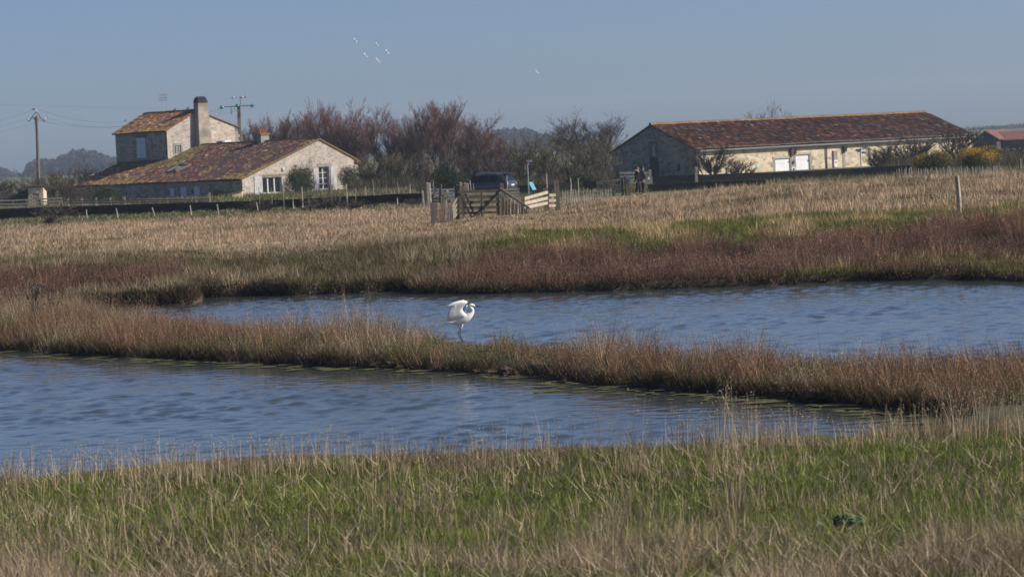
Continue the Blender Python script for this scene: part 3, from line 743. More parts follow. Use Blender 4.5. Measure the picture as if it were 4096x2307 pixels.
TILE_DARK = [(0.085, 0.048, 0.045), (0.11, 0.05, 0.042), (0.062, 0.045, 0.05), (0.21, 0.085, 0.045), (0.055, 0.042, 0.042), (0.16, 0.12, 0.09)]
TILE_WARM = [(0.27, 0.095, 0.045), (0.20, 0.085, 0.045), (0.28, 0.15, 0.05), (0.13, 0.07, 0.045), (0.27, 0.20, 0.10), (0.40, 0.34, 0.27)]
def tile_roof(name, O, A, la, B, lb, parent, colf, tw=0.25, tl=0.40, rng=None):
    """rows of half-round clay tiles: O eave corner, A along the eave, B up the slope"""
    rng = rng or np.random.default_rng(len(name) * 7 + int(la * 10))
    A = unit(A); B = unit(B); Nn = unit(np.cross(A, B))
    if Nn[2] < 0: Nn = -Nn
    na = int(la / tw); nb = int(lb / tl)
    tw = la / na; tl = lb / nb
    ia, ib = np.meshgrid(np.arange(na), np.arange(nb), indexing='ij'); ia = ia.ravel(); ib = ib.ravel(); n = len(ia)
    base = np.asarray(O) + np.outer((ia + 0.5) * tw + rng.normal(size=n) * 0.012, A) + np.outer(ib * tl - 0.06 + rng.normal(size=n) * 0.02, B)
    sag = 0.03 * np.sin(ia * 0.13 + ib * 0.2) + rng.normal(size=n) * 0.008
    base = base + np.outer(sag, Nn)
    seg = 4; r0 = tw * 0.46; r1 = tw * 0.36
    V = np.zeros((n, 2, seg + 1, 3))
    for e, (rr, bb, hh) in enumerate(((r0, 0.0, 0.035), (r1, tl + 0.06, 0.005))):
        for k in range(seg + 1):
            t = math.pi * k / seg
            V[:, e, k] = base + A * (rr * math.cos(t)) + Nn * (rr * math.sin(t) * 0.9 + hh) + B * bb
    # front lip so that each tile reads as a thick shell
    V = V.reshape(n, -1, 3); q = []
    for k in range(seg):
        q.append([k, k + 1, seg + 1 + k + 1, seg + 1 + k])
    q = np.array(q)
    F = (np.arange(n)[:, None, None] * (2 * seg + 2) + q[None]).reshape(-1, 4)
    C = colf(ia / na, ib / nb, rng)
    C = np.clip(C * (1 + rng.normal(size=(n, 1)) * 0.18), 0.01, 0.7)
    me = mesh_np(name, V.reshape(-1, 3) - ORG[parent], F, np.repeat(C, 2 * seg + 2, 0), True)
    return props(link(name, me, M['tiles'], parent), kind='stuff')
def ridge_caps(name, p, q, parent, cols, r=0.15):
    p = np.asarray(p, float); q = np.asarray(q, float); L = np.linalg.norm(q - p); a = (q - p) / L
    n = int(L / 0.42); side = unit(np.cross(a, ZV)); up = np.cross(side, a)
    V = []; F = []; C = []; rng = np.random.default_rng(n)
    for i in range(n):
        b = len(V)
        for t0, rr, h in ((0, r * 1.08, 0.02), (L / n * 1.1, r * 0.9, 0.0)):
            for k in range(6):
                th = math.pi * k / 5
                V.append(p + a * (i * L / n + t0) + side * rr * math.cos(th) + up * (rr * math.sin(th) + h + 0.012 * math.sin(i * 0.7)))
        F += [[b + k, b + k + 1, b + 7 + k, b + 6 + k] for k in range(5)]
        C += [np.array(cols[rng.integers(len(cols))]) * (0.8 + 0.4 * rng.random())] * 12
    me = mesh_np(name, np.array(V) - ORG[parent], np.array(F), np.array(C), True)
    return props(link(name, me, M['tiles'], parent), kind='stuff')
def slab(name, corners, nrm_thick, mat, parent):
    mb = MB(); mb.prism(corners, nrm_thick); return mb.build(name, mat, parent)

def rect(O, Ud, n, x0, x1, y0, y1):
    """(u,z) rectangle on a wall plane from photograph pixels (left, right, top, bottom)"""
    xm, ym = (x0 + x1) / 2, (y0 + y1) / 2
    u0 = np.dot(onplane(x0, ym, O, n) - O, Ud); u1 = np.dot(onplane(x1, ym, O, n) - O, Ud)
    z0 = (onplane(xm, y1, O, n) - O)[2]; z1 = (onplane(xm, y0, O, n) - O)[2]
    return min(u0, u1), max(u0, u1), z0, z1
def rpoly(r): return [(r[0], r[2]), (r[1], r[2]), (r[1], r[3]), (r[0], r[3])]

def window(parent, O, Ud, n, r, cols=1, rows=1, frame_mat='paint_white', depth=0.12, bars=0, fw=0.07, name='window', glass='glass'):
    u0, u1, z0, z1 = r
    at = lambda u, z, o: O + Ud * u + ZV * z + n * o
    mb = MB()
    for (a, b) in (((u0, (z0 + z1) / 2), fw), ((u1, (z0 + z1) / 2), fw)):
        pass
    w = u1 - u0; h = z1 - z0; um, zm = (u0 + u1) / 2, (z0 + z1) / 2
    mb.box(at(u0 + fw / 2, zm, -depth), (fw, 0.06, h), Ud, n, ZV); mb.box(at(u1 - fw / 2, zm, -depth), (fw, 0.06, h), Ud, n, ZV)
    mb.box(at(um, z0 + fw / 2, -depth), (w - 2 * fw, 0.055, fw), Ud, n, ZV); mb.box(at(um, z1 - fw / 2, -depth), (w - 2 * fw, 0.055, fw), Ud, n, ZV)
    for i in range(1, cols):
        mb.box(at(u0 + w * i / cols, zm, -depth + 0.004), (fw * 1.3, 0.05, h - 2 * fw), Ud, n, ZV)
    for j in range(1, rows):
        mb.box(at(um, z0 + h * j / rows, -depth - 0.005), (w - 2 * fw, 0.03, 0.045), Ud, n, ZV)
    f = mb.build(name, M[frame_mat], parent)
    g = MB(); g.box(at(um, zm, -depth - 0.03), (w - 0.02, 0.012, h - 0.02), Ud, n, ZV); g.build('pane', M[glass], f)
    if bars:
        for i in range(bars):
            k = MB(); u = u0 + w * (i + 1) / (bars + 1)
            k.box(at(u, zm, -0.03), (0.045, 0.04, h - 0.02), Ud, n, ZV); k.build('window_bar', M['paint_white'], f)
    return f
def shutter(parent, O, Ud, n, r, mat='paint_worn', planks=4, off=0.05, turn=0.0, hinge=0):
    """boarded shutter: planks with open joints, two battens"""
    u0, u1, z0, z1 = r; w = u1 - u0; h = z1 - z0
    mb = MB()
    for i in range(planks):
        a = u0 + w * (i + 0.5) / planks
        mb.box(O + Ud * a + ZV * (z0 + z1) / 2 + n * (off + 0.004 * (i % 2)), (w / planks - 0.012, 0.03, h - 0.01 * (i % 2)), Ud, n, ZV)
    s = mb.build('shutter', M[mat], parent)
    for zz in (0.15, 0.85):
        b = MB(); b.box(O + Ud * (u0 + u1) / 2 + ZV * (z0 + h * zz) + n * (off + 0.028), (w * 0.94, 0.02, 0.09), Ud, n, ZV)
        b.build('batten', M[mat], s)
    return s
def block(parent, name, O, Ud, n, r, off, mat, depth=0.1):
    mb = MB(); mb.box(O + Ud * (r[0] + r[1]) / 2 + ZV * (r[2] + r[3]) / 2 + n * (off - depth / 2), (r[1] - r[0], depth, r[3] - r[2]), Ud, n, ZV)
    return mb.build(name, M[mat], parent)
def quoins(parent, O, Ud, n, Vd, z0, z1, mat='ashlar'):
    """corner stones alternating long and short"""
    z = z0; i = 0
    while z < z1 - 0.15:
        h = 0.30 + 0.08 * random.random(); h = min(h, z1 - z)
        a, b = (0.62, 0.36) if i % 2 else (0.36, 0.62)
        mb = MB(); mb.box(O + Ud * (a / 2 - 0.012) + Vd * (b / 2 - 0.012) + ZV * (z + h / 2), (a, b, h - 0.02), Ud, Vd, ZV)
        mb.build('quoin', M[mat], parent); z += h; i += 1

# ---------------------------------------------------------------- farmhouse
def farmhouse():
    al = rad(47)
    v = np.array([-math.cos(al), math.sin(al), 0]); g = np.array([math.sin(al), math.cos(al), 0])
    nF = -g            # outward normal of the long shaded front (faces left)
    nG = -v            # outward normal of the sunlit gable (faces right)
    D0 = 320.0
    A = U(968, 718, D0); ez = A[2]; gz = 0.12
    A = np.array([A[0], A[1], gz])
    T = thing('farmhouse', A, 'low stone farmhouse with tiled roof, square tower and tall tapered chimney', 'house')
    eave = ez - gz
    L = np.dot(onplane(300, 742, A, nF) - A, v)
    apx = onplane(1275, 560, A, nG); ua = np.dot(apx - A, g); za = apx[2] - gz
    re = onplane(1425, 641, A, nG); W = np.dot(re - A, g); zr = re[2] - gz
    # tower position: its near corner stands where the roof is met at (672, 645)
    sl = (za - eave) / ua
    nR = unit(np.array([-g[0] * sl, -g[1] * sl, 1.0]))
    E = A + ZV * eave
    K = onplane(673, 645, E, nR); K0 = np.array([K[0], K[1], gz])
    tzE = onplane(669, 523, K0, nF)[2] - gz
    TL = np.dot(onplane(464, 600, K0, nF) - K0, v)
    TW = np.dot(onplane(953, 560, K0, nG) - K0, g)
    tap = onplane(787, 446, K0, nG); tua = np.dot(tap - K0, g); tza = tap[2] - gz
    trz = onplane(953, 511, K0, nG)[2] - gz
    print('HOUSE L %.1f W %.1f apex u %.1f z %.2f eave %.2f/%.2f  tower at v %.1f g %.1f L %.1f W %.1f eave %.2f apex %.1f %.2f' % (L, W, ua, za, eave, zr, np.dot(K0 - A, v), np.dot(K0 - A, g), TL, TW, tzE, tua, tza))
    # gable wall with two openings
    rd = rect(A, g, nG, 1050, 1128, 708, 792); rd = (rd[0], rd[1], 0.12, rd[3])
    rw = rect(A, g, nG, 1275, 1318, 668, 757)
    wall_holes('gable_wall', A, g, [(0, 0), (W, 0), (W, zr), (ua, za), (0, eave)], [rpoly(rd), rpoly(rw)], 0.45, nG, M['gable_stone'], T)
    # long shaded front wall
    small = []
    for x0, x1, y0, y1 in ((474, 486, 757, 780), (532, 545, 759, 780), (560, 573, 756, 783), (669, 680, 755, 783), (762, 773, 754, 778)):
        small.append(rect(A, v, nF, x0, x1, y0, y1))
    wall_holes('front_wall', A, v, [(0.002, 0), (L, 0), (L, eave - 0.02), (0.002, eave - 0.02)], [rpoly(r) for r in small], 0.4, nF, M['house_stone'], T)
    wall_holes('rear_wall', A + g * W, v, [(0, 0), (L, 0), (L, zr - 0.02), (0, zr - 0.02)], [], 0.4, g, M['house_stone'], T)
    wall_holes('end_wall', A + v * L, g, [(0.41, 0), (W - 0.41, 0), (W - 0.41, zr), (ua, za - 0.05), (0.41, eave)], [], 0.4, v, M['house_stone'], T)
    # roof
    P = lambda a, b, z: A + g * a + v * b + ZV * z
    th = -ZV * 0.10; ov = 0.28
    bed = slab('front_roof_slope', [P(-ov, -0.12, eave - ov * sl + 0.11), P(-ov, L + 0.12, eave - ov * sl + 0.11), P(ua, L + 0.12, za + 0.11), P(ua, -0.12, za + 0.11)], th, M['tile_bed'], T)
    srr = (za - zr) / (W - ua)
    rear = slab('rear_roof_slope', [P(ua + 0.01, -0.12, za + 0.108), P(ua + 0.01, L + 0.12, za + 0.108), P(W + 0.3, L + 0.12, zr - 0.3 * srr + 0.11), P(W + 0.3, -0.12, zr - 0.3 * srr + 0.11)], th, M['moss'], T)
    def colf(a, b, rng):
        n = len(a)
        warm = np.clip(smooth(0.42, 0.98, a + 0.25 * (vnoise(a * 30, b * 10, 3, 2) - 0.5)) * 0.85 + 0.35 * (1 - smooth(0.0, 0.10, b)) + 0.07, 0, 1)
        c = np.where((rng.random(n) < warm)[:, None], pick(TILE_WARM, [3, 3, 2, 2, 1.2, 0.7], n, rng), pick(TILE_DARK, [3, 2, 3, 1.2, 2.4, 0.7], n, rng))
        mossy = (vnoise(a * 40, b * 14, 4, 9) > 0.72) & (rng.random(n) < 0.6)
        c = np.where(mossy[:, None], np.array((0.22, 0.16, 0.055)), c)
        olive_tiles = (a > 0.60) & (b > 0.45) & (rng.random(n) < 0.7)  # olive tiles scattered over the upper far end of the slope
        c = np.where(olive_tiles[:, None], np.array((0.14, 0.115, 0.045)), c)
        return c
    sl3 = unit(g * ua + ZV * (za - eave)); slen = math.hypot(ua + ov, (za - eave) + ov * sl)
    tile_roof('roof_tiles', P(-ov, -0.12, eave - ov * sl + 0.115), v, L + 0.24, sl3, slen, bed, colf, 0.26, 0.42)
    ridge_caps('ridge_tiles', P(ua, -0.14, za + 0.13), P(ua, L + 0.1, za + 0.13), T, [(0.20, 0.15, 0.05), (0.10, 0.085, 0.04), (0.14, 0.10, 0.05)], 0.17)
    vg = MB()   # mossy verge along the gable
    vg.bar(P(-ov, -0.06, eave - ov * sl + 0.13), P(ua, -0.06, za + 0.13), 0.16, 0.10); vg.build('gable_verge', M['moss'], T)
    vg = MB(); vg.bar(P(W + 0.25, -0.06, zr - 0.25 * srr + 0.13), P(ua + 0.02, -0.06, za + 0.13), 0.16, 0.09); vg.build('gable_verge', M['moss'], T)
    kb = MB(); kb.box(P(W + 0.12, -0.02, zr - 0.16), (0.55, 0.42, 0.18), g, v, ZV); kb.build('corner_corbel', M['moss'], T)
    quoins(T, A + g * W - g * 0.36, g, nG, -nG * 1.0, 0.1, zr - 0.3)
    # french door
    window(T, A, g, nG, rd, cols=3, rows=1, depth=0.22, fw=0.10, name='french_door')
    ln = rect(A, g, nG, 1038, 1146, 697, 704); block(T, 'lintel', A, g, nG, ln, 0.05, 'wood', 0.12)
    shutter(T, A, g, nG, rect(A, g, nG, 1017, 1049, 704, 782), 'paint_worn', 5)
    # tall window with shutters
    window(T, A, g, nG, rw, cols=2, rows=4, depth=0.26, fw=0.09)
    block(T, 'lintel', A, g, nG, rect(A, g, nG, 1268, 1323, 653, 667), 0.04, 'ashlar', 0.14)
    shutter(T, A, g, nG, rect(A, g, nG, 1254, 1275, 672, 766), 'paint_worn', 4)
    shutter(T, A, g, nG, rect(A, g, nG, 1322, 1345, 668, 760), 'paint_worn', 4)
    lr = rect(A, g, nG, 1125, 1136, 669, 686); mb = MB(); mb.ball(A + g * (lr[0] + lr[1]) / 2 + ZV * (lr[2] + lr[3]) / 2 + nG * 0.05, (0.15, 0.15, 0.23)); mb.build('wall_lamp', M['paint_white'], T, True)
    # front openings: windows with bars, pale blue shutters and a plank door
    for i, r in enumerate(small):
        window(T, A, v, nF, r, 2 if i < 3 else 1, 1, 'paint_blue', 0.10, fw=0.055)
    for x0, x1, y0, y1 in ((682, 699, 755, 788), (725, 748, 750, 787), (779, 801, 747, 785)):
        shutter(T, A, v, nF, rect(A, v, nF, x0, x1, y0, y1), 'paint_blue', 3, 0.06)
    # skylight lying open on the roof
    q = [onplane(x, y, E + ZV * 0.26, nR) for x, y in ((667, 688), (704, 688), (757, 660), (716, 659))]
    mb = MB()
    for i in range(4): mb.bar(q[i], q[(i + 1) % 4], 0.14, 0.16)
    sk = mb.build('skylight', M['zinc'], T)
    mb = MB(); mb.prism([p - ZV * 0.02 for p in q], -ZV * 0.02); mb.build('pane', M['glass'], sk)
    # tower
    wl = rect(K0, v, nF, 550, 585, 552, 632); wi = rect(K0, g, nG, 700, 724, 582, 616); wr = rect(K0, g, nG, 866, 892, 564, 580)
    wall_holes('tower_gable_wall', K0, g, [(0, 0), (TW, 0), (TW, trz), (tua, tza), (0, tzE)], [rpoly(wi), rpoly(wr)], 0.4, nG, M['gable_stone'], T)
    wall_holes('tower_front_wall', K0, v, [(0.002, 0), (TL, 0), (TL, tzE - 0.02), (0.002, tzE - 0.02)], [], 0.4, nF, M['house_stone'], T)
    wall_holes('tower_rear_wall', K0 + g * TW, v, [(0, 0), (TL, 0), (TL, trz - 0.02), (0, trz - 0.02)], [], 0.4, g, M['house_stone'], T)
    wall_holes('tower_end_wall', K0 + v * TL, g, [(0.41, 0), (TW - 0.41, 0), (TW - 0.41, trz), (tua, tza - 0.05), (0.41, tzE)], [], 0.4, v, M['house_stone'], T)
    Q = lambda a, b, z: K0 + g * a + v * b + ZV * z
    ts = (tza - tzE) / tua; tr = (tza - trz) / (TW - tua)
    tb = slab('tower_roof_slope', [Q(-0.3, -0.1, tzE - 0.3 * ts + 0.11), Q(-0.3, TL + 0.25, tzE - 0.3 * ts + 0.11), Q(tua, TL + 0.25, tza + 0.11), Q(tua, -0.1, tza + 0.11)], th, M['tile_bed'], T)
    slab('tower_rear_slope', [Q(tua + 0.01, -0.1, tza + 0.108), Q(tua + 0.01, TL + 0.25, tza + 0.108), Q(TW + 0.3, TL + 0.25, trz - 0.3 * tr + 0.11), Q(TW + 0.3, -0.1, trz - 0.3 * tr + 0.11)], th, M['tile_bed'], T)
    def colt(a, b, rng):
        n = len(a)
        c = np.where((rng.random(n) < 0.78)[:, None], pick(TILE_WARM, [4, 3, 3, 1.5, 1.2, 0.7], n, rng), pick(TILE_DARK, [1, 2, 1, 2, 1, 1], n, rng))
        c = np.where(((b < 0.12) & (rng.random(n) < 0.6))[:, None], np.array((0.23, 0.17, 0.05)), c)
        return c
    tile_roof('tower_tiles', Q(-0.3, -0.1, tzE - 0.3 * ts + 0.115), v, TL + 0.35, unit(g * tua + ZV * (tza - tzE)), math.hypot(tua + 0.3, tza - tzE + 0.3 * ts), tb, colt, 0.26, 0.42)
    ridge_caps('tower_ridge_tiles', Q(tua, -0.1, tza + 0.12), Q(tua, TL + 0.25, tza + 0.12), T, [(0.13, 0.085, 0.045), (0.17, 0.13, 0.05), (0.09, 0.06, 0.04)], 0.16)
    for e0, e1 in ((Q(-0.3, -0.05, tzE - 0.3 * ts + 0.13), Q(tua, -0.05, tza + 0.13)), (Q(TW + 0.3, -0.05, trz - 0.3 * tr + 0.13), Q(tua + 0.02, -0.05, tza + 0.13))):
        mb = MB(); mb.bar(e0, e1, 0.15, 0.09); mb.build('tower_verge', M['terracotta'], T)
    shutter(T, K0, v, nF, wl, 'paint_blue', 2, 0.08)
    block(T, 'window_sill', K0, v, nF, (wl[0] - 0.1, wl[1] + 0.1, wl[2] - 0.18, wl[2] - 0.02), 0.12, 'ashlar', 0.16)
    block(T, 'lintel', K0, v, nF, (wl[0] - 0.2, wl[1] + 0.2, wl[3] + 0.04, wl[3] + 0.36), 0.03, 'dry_stone', 0.1)
    window(T, K0, g, nG, wi, 2, 1, 'wood', 0.2, bars=3, fw=0.05)
    fr = MB()
    for r2 in ((wi[0] - 0.25, wi[1] + 0.25, wi[3] + 0.01, wi[3] + 0.28), (wi[0] - 0.25, wi[0] - 0.01, wi[2] - 0.1, wi[3]), (wi[1] + 0.01, wi[1] + 0.25, wi[2] - 0.1, wi[3])):
        fr.box(K0 + g * (r2[0] + r2[1]) / 2 + ZV * (r2[2] + r2[3]) / 2 + nG * 0.01, (r2[1] - r2[0], 0.05, r2[3] - r2[2]), g, v, ZV)
    fr.build('window_surround', M['ashlar'], T)
    window(T, K0, g, nG, wr, 1, 1, 'paint_white', 0.15, fw=0.06)
    shutter(T, K0, g, nG, rect(K0, g, nG, 897, 924, 562, 579), 'paint_white', 3)
    quoins(T, K0 + g * TW - g * 0.36, g, nG, -nG * 1.0, 4.2, trz - 0.3)
    # great tapered chimney on the tower gable
    pr = 0.95
    b0, b1 = (np.dot(onplane(x, 592, K0 + nG * pr, nG) - K0, g) for x in (801, 853))
    t0, t1 = (np.dot(onplane(x, 403, K0 + nG * pr, nG) - K0, g) for x in (796, 834))
    zb = 1.0; zt = onplane(815, 411, K0 + nG * pr, nG)[2] - gz; zk = onplane(815, 385, K0 + nG * pr, nG)[2] - gz
    kz = (onplane(827, 592, K0 + nG * pr, nG)[2] - gz)
    ex = (zt - zb) / (zt - kz)
    b0 = t0 + (b0 - t0) * ex; b1 = t1 + (b1 - t1) * ex
    mb = MB(); ptop = 0.72
    mb.hexa([Q(b0, -pr * 1.02, zb), Q(b1, -pr * 1.02, zb), Q(b1, -0.005, zb), Q(b0, -0.005, zb), Q(t0, -ptop, zt), Q(t1, -ptop, zt), Q(t1, 0.1, zt), Q(t0, 0.1, zt)])
    ch = mb.build('tower_chimney', M['render'], T)
    mb = MB(); mb.hexa([Q(t0 - 0.05, -ptop - 0.05, zt), Q(t1 + 0.05, -ptop - 0.05, zt), Q(t1 + 0.05, 0.14, zt), Q(t0 - 0.05, 0.14, zt), Q(t0 + 0.1, -ptop + 0.12, zk - 0.12), Q(t1 - 0.1, -ptop + 0.12, zk - 0.12), Q(t1 - 0.1, 0.0, zk - 0.12), Q(t0 + 0.1, 0.0, zk - 0.12)]); mb.build('chimney_head', M['soot'], ch)
    for i in range(4):
        mb = MB(); u = t0 + 0.2 + (t1 - t0 - 0.4) * i / 3
        mb.tube([Q(u, -0.33, zk - 0.3), Q(u, -0.33, zk)], [0.13, 0.10], 8); mb.build('chimney_pot', M['soot'], ch)
    # small ridge chimney with four clay pots
    c0 = onplane(1055, 560, P(ua, 0, 0), g); cu = np.dot(c0 - A, v); hb = za - 0.6; ht = onplane(1055, 540, P(ua, 0, 0), g)[2] - gz
    mb = MB(); mb.box(P(ua - 0.1, cu, (hb + ht) / 2), (1.15, 0.75, ht - hb), g, v, ZV)
    sc_ = mb.build('ridge_chimney', M['ashlar'], T)
    mb = MB(); mb.box(P(ua - 0.1, cu, ht + 0.08), (1.35, 0.95, 0.16), g, v, ZV); mb.build('chimney_cap', M['moss'], sc_)
    for i in range(4):
        mb = MB(); p = P(ua - 0.5 + 0.27 * i, cu, ht + 0.16)
        mb.tube([p, p + ZV * 0.62 - g * 0.05], [0.12, 0.10], 8); mb.build('chimney_pot', M['terracotta'], sc_)
    # television aerial on the tower ridge
    p = onplane(652, 449, Q(tua, 0, 0), g); top = onplane(647, 392, Q(tua, 0, 0), g)
    mb = MB(); mb.tube([np.array([p[0], p[1], tza + gz]), np.array([p[0], p[1], top[2]])], 0.03, 6); mb.ball(np.array([p[0], p[1], tza + gz + 0.22]), (0.2, 0.2, 0.14), 8, 6)
    ae = mb.build('aerial', M['steel'], T)
    mb = MB(); zz = top[2]; c = np.array([p[0], p[1], 0])
    for k, (dz, x0, x1) in enumerate(((0.0, -0.4, 0.55), (0.32, -0.3, 0.55), (-0.28, -0.42, 0.55))):
        mb.tube([c + ZV * (zz + dz) + np.array([x0, 0, 0]), c + ZV * (zz + dz) + np.array([x1, 0, 0])], 0.03, 4)
    for k in range(6):
        x = -0.35 + 0.18 * k
        mb.tube([c + np.array([x, 0, zz - 0.42]), c + np.array([x - 0.02, 0, zz + 0.5 * (0.4 + 0.6 * (k > 2))])], 0.024, 4)
    mb.build('aerial_rods', M['steel'], ae)
    return dict(A=A, g=g, v=v, K0=K0, Q=Q, tza=tza, gz=gz, P=P, L=L, tua=tua)
HOUSE = farmhouse()

# ---------------------------------------------------------------- barn
def barn():
    al = rad(40)
    f = np.array([math.cos(al), math.sin(al), 0]); g = np.array([-math.sin(al), math.cos(al), 0])
    nF = -g; nG = -f
    B = U(2785, 601, 285.0); gz = 0.15; ez = B[2] - gz; B = np.array([B[0], B[1], gz])
    T = thing('barn', B, 'long low stone barn with dark tiled roof and two white doors', 'barn')
    L = np.dot(onplane(3885, 545, B + ZV * ez, nF) - B, f)
    ap = onplane(2605, 506, B, nG); ua = np.dot(ap - B, g); za = ap[2] - gz
    be = onplane(2447, 614, B, nG); W = np.dot(be - B, g); zr = be[2] - gz
    print('BARN L %.1f W %.1f ua %.1f za %.2f ez %.2f zr %.2f' % (L, W, ua, za, ez, zr))
    d1 = rect(B, f, nF, 3102, 3161, 635, 700); d2 = rect(B, f, nF, 3184, 3238, 620, 697)
    d1 = (d1[0], d1[1], 0.05, d1[3]); d2 = (d2[0], d2[1], 0.05, d2[3])
    s1 = rect(B, f, nF, 3471, 3479, 591, 622); s2 = rect(B, f, nF, 3552, 3560, 587, 615)
    wall_holes('front_wall', B, f, [(0, 0), (L, 0), (L, ez - 0.02), (0, ez - 0.02)], [rpoly(r) for r in (d1, d2, s1, s2)], 0.5, nF, M['barn_stone'], T)
    gw = rect(B, g, nG, 2607, 2622, 581, 624); g2 = rect(B, g, nG, 2709, 2720, 656, 682)
    wall_holes('gable_wall', B, g, [(0.003, 0), (W, 0), (W, zr), (ua, za), (0.003, ez)], [rpoly(gw), rpoly(g2)], 0.5, nG, M['barn_gable'], T)
    wall_holes('rear_wall', B + g * W, f, [(0.5, 0), (L, 0), (L, zr - 0.05), (0.5, zr - 0.05)], [], 0.4, g, M['barn_stone'], T)
    wall_holes('end_wall', B + f * L, g, [(0.5, 0), (W - 0.41, 0), (W - 0.41, zr), (ua, za - 0.05), (0.5, ez)], [], 0.4, f, M['barn_stone'], T)
    P = lambda a, b, z: B + g * a + f * b + ZV * z
    sl = (za - ez) / ua; sr = (za - zr) / (W - ua); th = -ZV * 0.12
    bed = slab('front_roof_slope', [P(-0.3, -0.12, ez - 0.3 * sl + 0.13), P(-0.3, L + 0.15, ez - 0.3 * sl + 0.13), P(ua, L + 0.15, za + 0.13), P(ua, -0.12, za + 0.13)], th, M['tile_bed'], T)
    slab('rear_roof_slope', [P(ua + 0.01, -0.12, za + 0.128), P(ua + 0.01, L + 0.15, za + 0.128), P(W + 0.3, L + 0.15, zr - 0.3 * sr + 0.13), P(W + 0.3, -0.12, zr - 0.3 * sr + 0.13)], th, M['tile_bed'], T)
    def colf(a, b, rng):
        n = len(a)
        warm = 0.16 + 0.4 * smooth(0.9, 1.0, b) + 0.15 * (1 - smooth(0, 0.4, a))
        c = np.where((rng.random(n) < warm)[:, None], pick(TILE_WARM, [3, 3, 1, 2, 0.8, 0.4], n, rng), pick(TILE_DARK, [3, 3, 2.4, 2, 1.5, 0.5], n, rng))
        c = np.where(((b < 0.06))[:, None], np.array((0.26, 0.2, 0.15)), c)
        return c
    tile_roof('roof_tiles', P(-0.3, -0.12, ez - 0.3 * sl + 0.135), f, L + 0.27, unit(g * ua + ZV * (za - ez)), math.hypot(ua + 0.3, (za - ez) + 0.3 * sl), bed, colf, 0.27, 0.42)
    ridge_caps('ridge_tiles', P(ua, -0.14, za + 0.15), P(ua, L + 0.12, za + 0.15), T, [(0.26, 0.17, 0.06), (0.30, 0.14, 0.06), (0.2, 0.13, 0.06)], 0.18)
    mb = MB(); mb.bar(P(-0.3, -0.06, ez - 0.3 * sl + 0.15), P(ua, -0.06, za + 0.15), 0.14, 0.09); mb.build('gable_verge', M['terracotta'], T)
    mb = MB(); mb.bar(P(W + 0.3, -0.06, zr - 0.3 * sr + 0.15), P(ua + 0.02, -0.06, za + 0.15), 0.14, 0.09); mb.build('gable_verge', M['tile_bed'], T)
    mb = MB(); mb.tube([P(-0.36, 0.1, ez - 0.12), P(-0.36, L, ez - 0.12)], 0.10, 8); mb.build('gutter', M['zinc'], T)
    for px in (2788, 3303):
        u = np.dot(onplane(px, 620, B, nF) - B, f)
        mb = MB(); mb.tube([P(-0.34, u, ez - 0.15), P(-0.12, u + 0.02, ez - 0.45), P(-0.09, u + 0.02, 0.1)], 0.07, 8); mb.build('downpipe', M['zinc'], T)
    for r in (d1, d2):
        mb = MB(); mb.box(P(0, (r[0] + r[1]) / 2, (r[2] + r[3]) / 2) + nF * (-0.10), (r[1] - r[0] - 0.04, 0.05, r[3] - r[2] - 0.03), f, g, ZV)
        dr = mb.build('white_door', M['paint_white'], T)
        mb = MB(); mb.box(P(0, (r[0] + r[1]) / 2, r[3] - 0.45) + nF * (-0.07), (r[1] - r[0] - 0.06, 0.012, 0.03), f, g, ZV); mb.build('door_rail', M['paint_worn'], dr)
        mb = MB(); mb.box(P(0, r[1] - 0.15, 1.0) + nF * (-0.055), (0.05, 0.04, 0.14), f, g, ZV); mb.build('door_handle', M['dark'], dr)
        block(T, 'lintel', B, f, nF, (r[0] - 0.35, r[1] + 0.3, r[3] + 0.03, r[3] + 0.26), 0.05, 'wood_pale', 0.14)
        z = 0.1; i = 0
        while z < r[3] - 0.1:
            h = 0.42 + 0.1 * random.random(); h = min(h, r[3] - z)
            for sgn, u in ((-1, r[0]), (1, r[1])):
                w = 0.34 + 0.28 * ((i + (sgn > 0)) % 2); block(T, 'jamb_stone', B, f, nF, (u - w if sgn < 0 else u + 0.01, u - 0.01 if sgn < 0 else u + w, z, z + h - 0.02), 0.02, 'ashlar', 0.08)
            z += h; i += 1
    for r in (s1, s2):
        mb = MB(); mb.box(P(0, (r[0] + r[1]) / 2, (r[2] + r[3]) / 2) + nF * (-0.3), (r[1] - r[0], 0.05, r[3] - r[2]), f, g, ZV); mb.build('slit_window', M['wood_dark'], T)
        for sgn in (-1, 1):
            u = r[0] - 0.2 if sgn < 0 else r[1] + 0.01; block(T, 'jamb_stone', B, f, nF, (u, u + 0.19, r[2], r[3]), 0.02, 'ashlar', 0.08)
    # grey stone pier, wall boxes, vent, notices
    block(T, 'stone_pier', B, f, nF, rect(B, f, nF, 3334, 3350, 603, 672), 0.03, 'ashlar', 0.1)
    block(T, 'recess_post', B, f, nF, rect(B, f, nF, 3329, 3335, 603, 672), 0.06, 'rust', 0.1)
    block(T, 'stone_pier', B, f, nF, rect(B, f, nF, 3370, 3380, 612, 668), 0.03, 'ashlar', 0.1)
    for x0, x1, y0, y1, mt in ((3158, 3170, 594, 625, 'rust'), (3172, 3181, 590, 617, 'dark'), (3369, 3383, 585, 608, 'dark')):
        r = rect(B, f, nF, x0, x1, y0, y1); c = B + f * (r[0] + r[1]) / 2
        mb = MB(); w = (r[1] - r[0]) / 2
        mb.hexa([c + f * a + nF * b + ZV * r[2] for a, b in ((-w * 0.7, 0.02), (w * 0.7, 0.02), (w * 0.7, 0.2), (-w * 0.7, 0.2))] + [c + f * a + nF * b + ZV * r[3] for a, b in ((-w, 0.02), (w, 0.02), (w, 0.3), (-w, 0.3))]); mb.build('wall_box', M[mt], T)
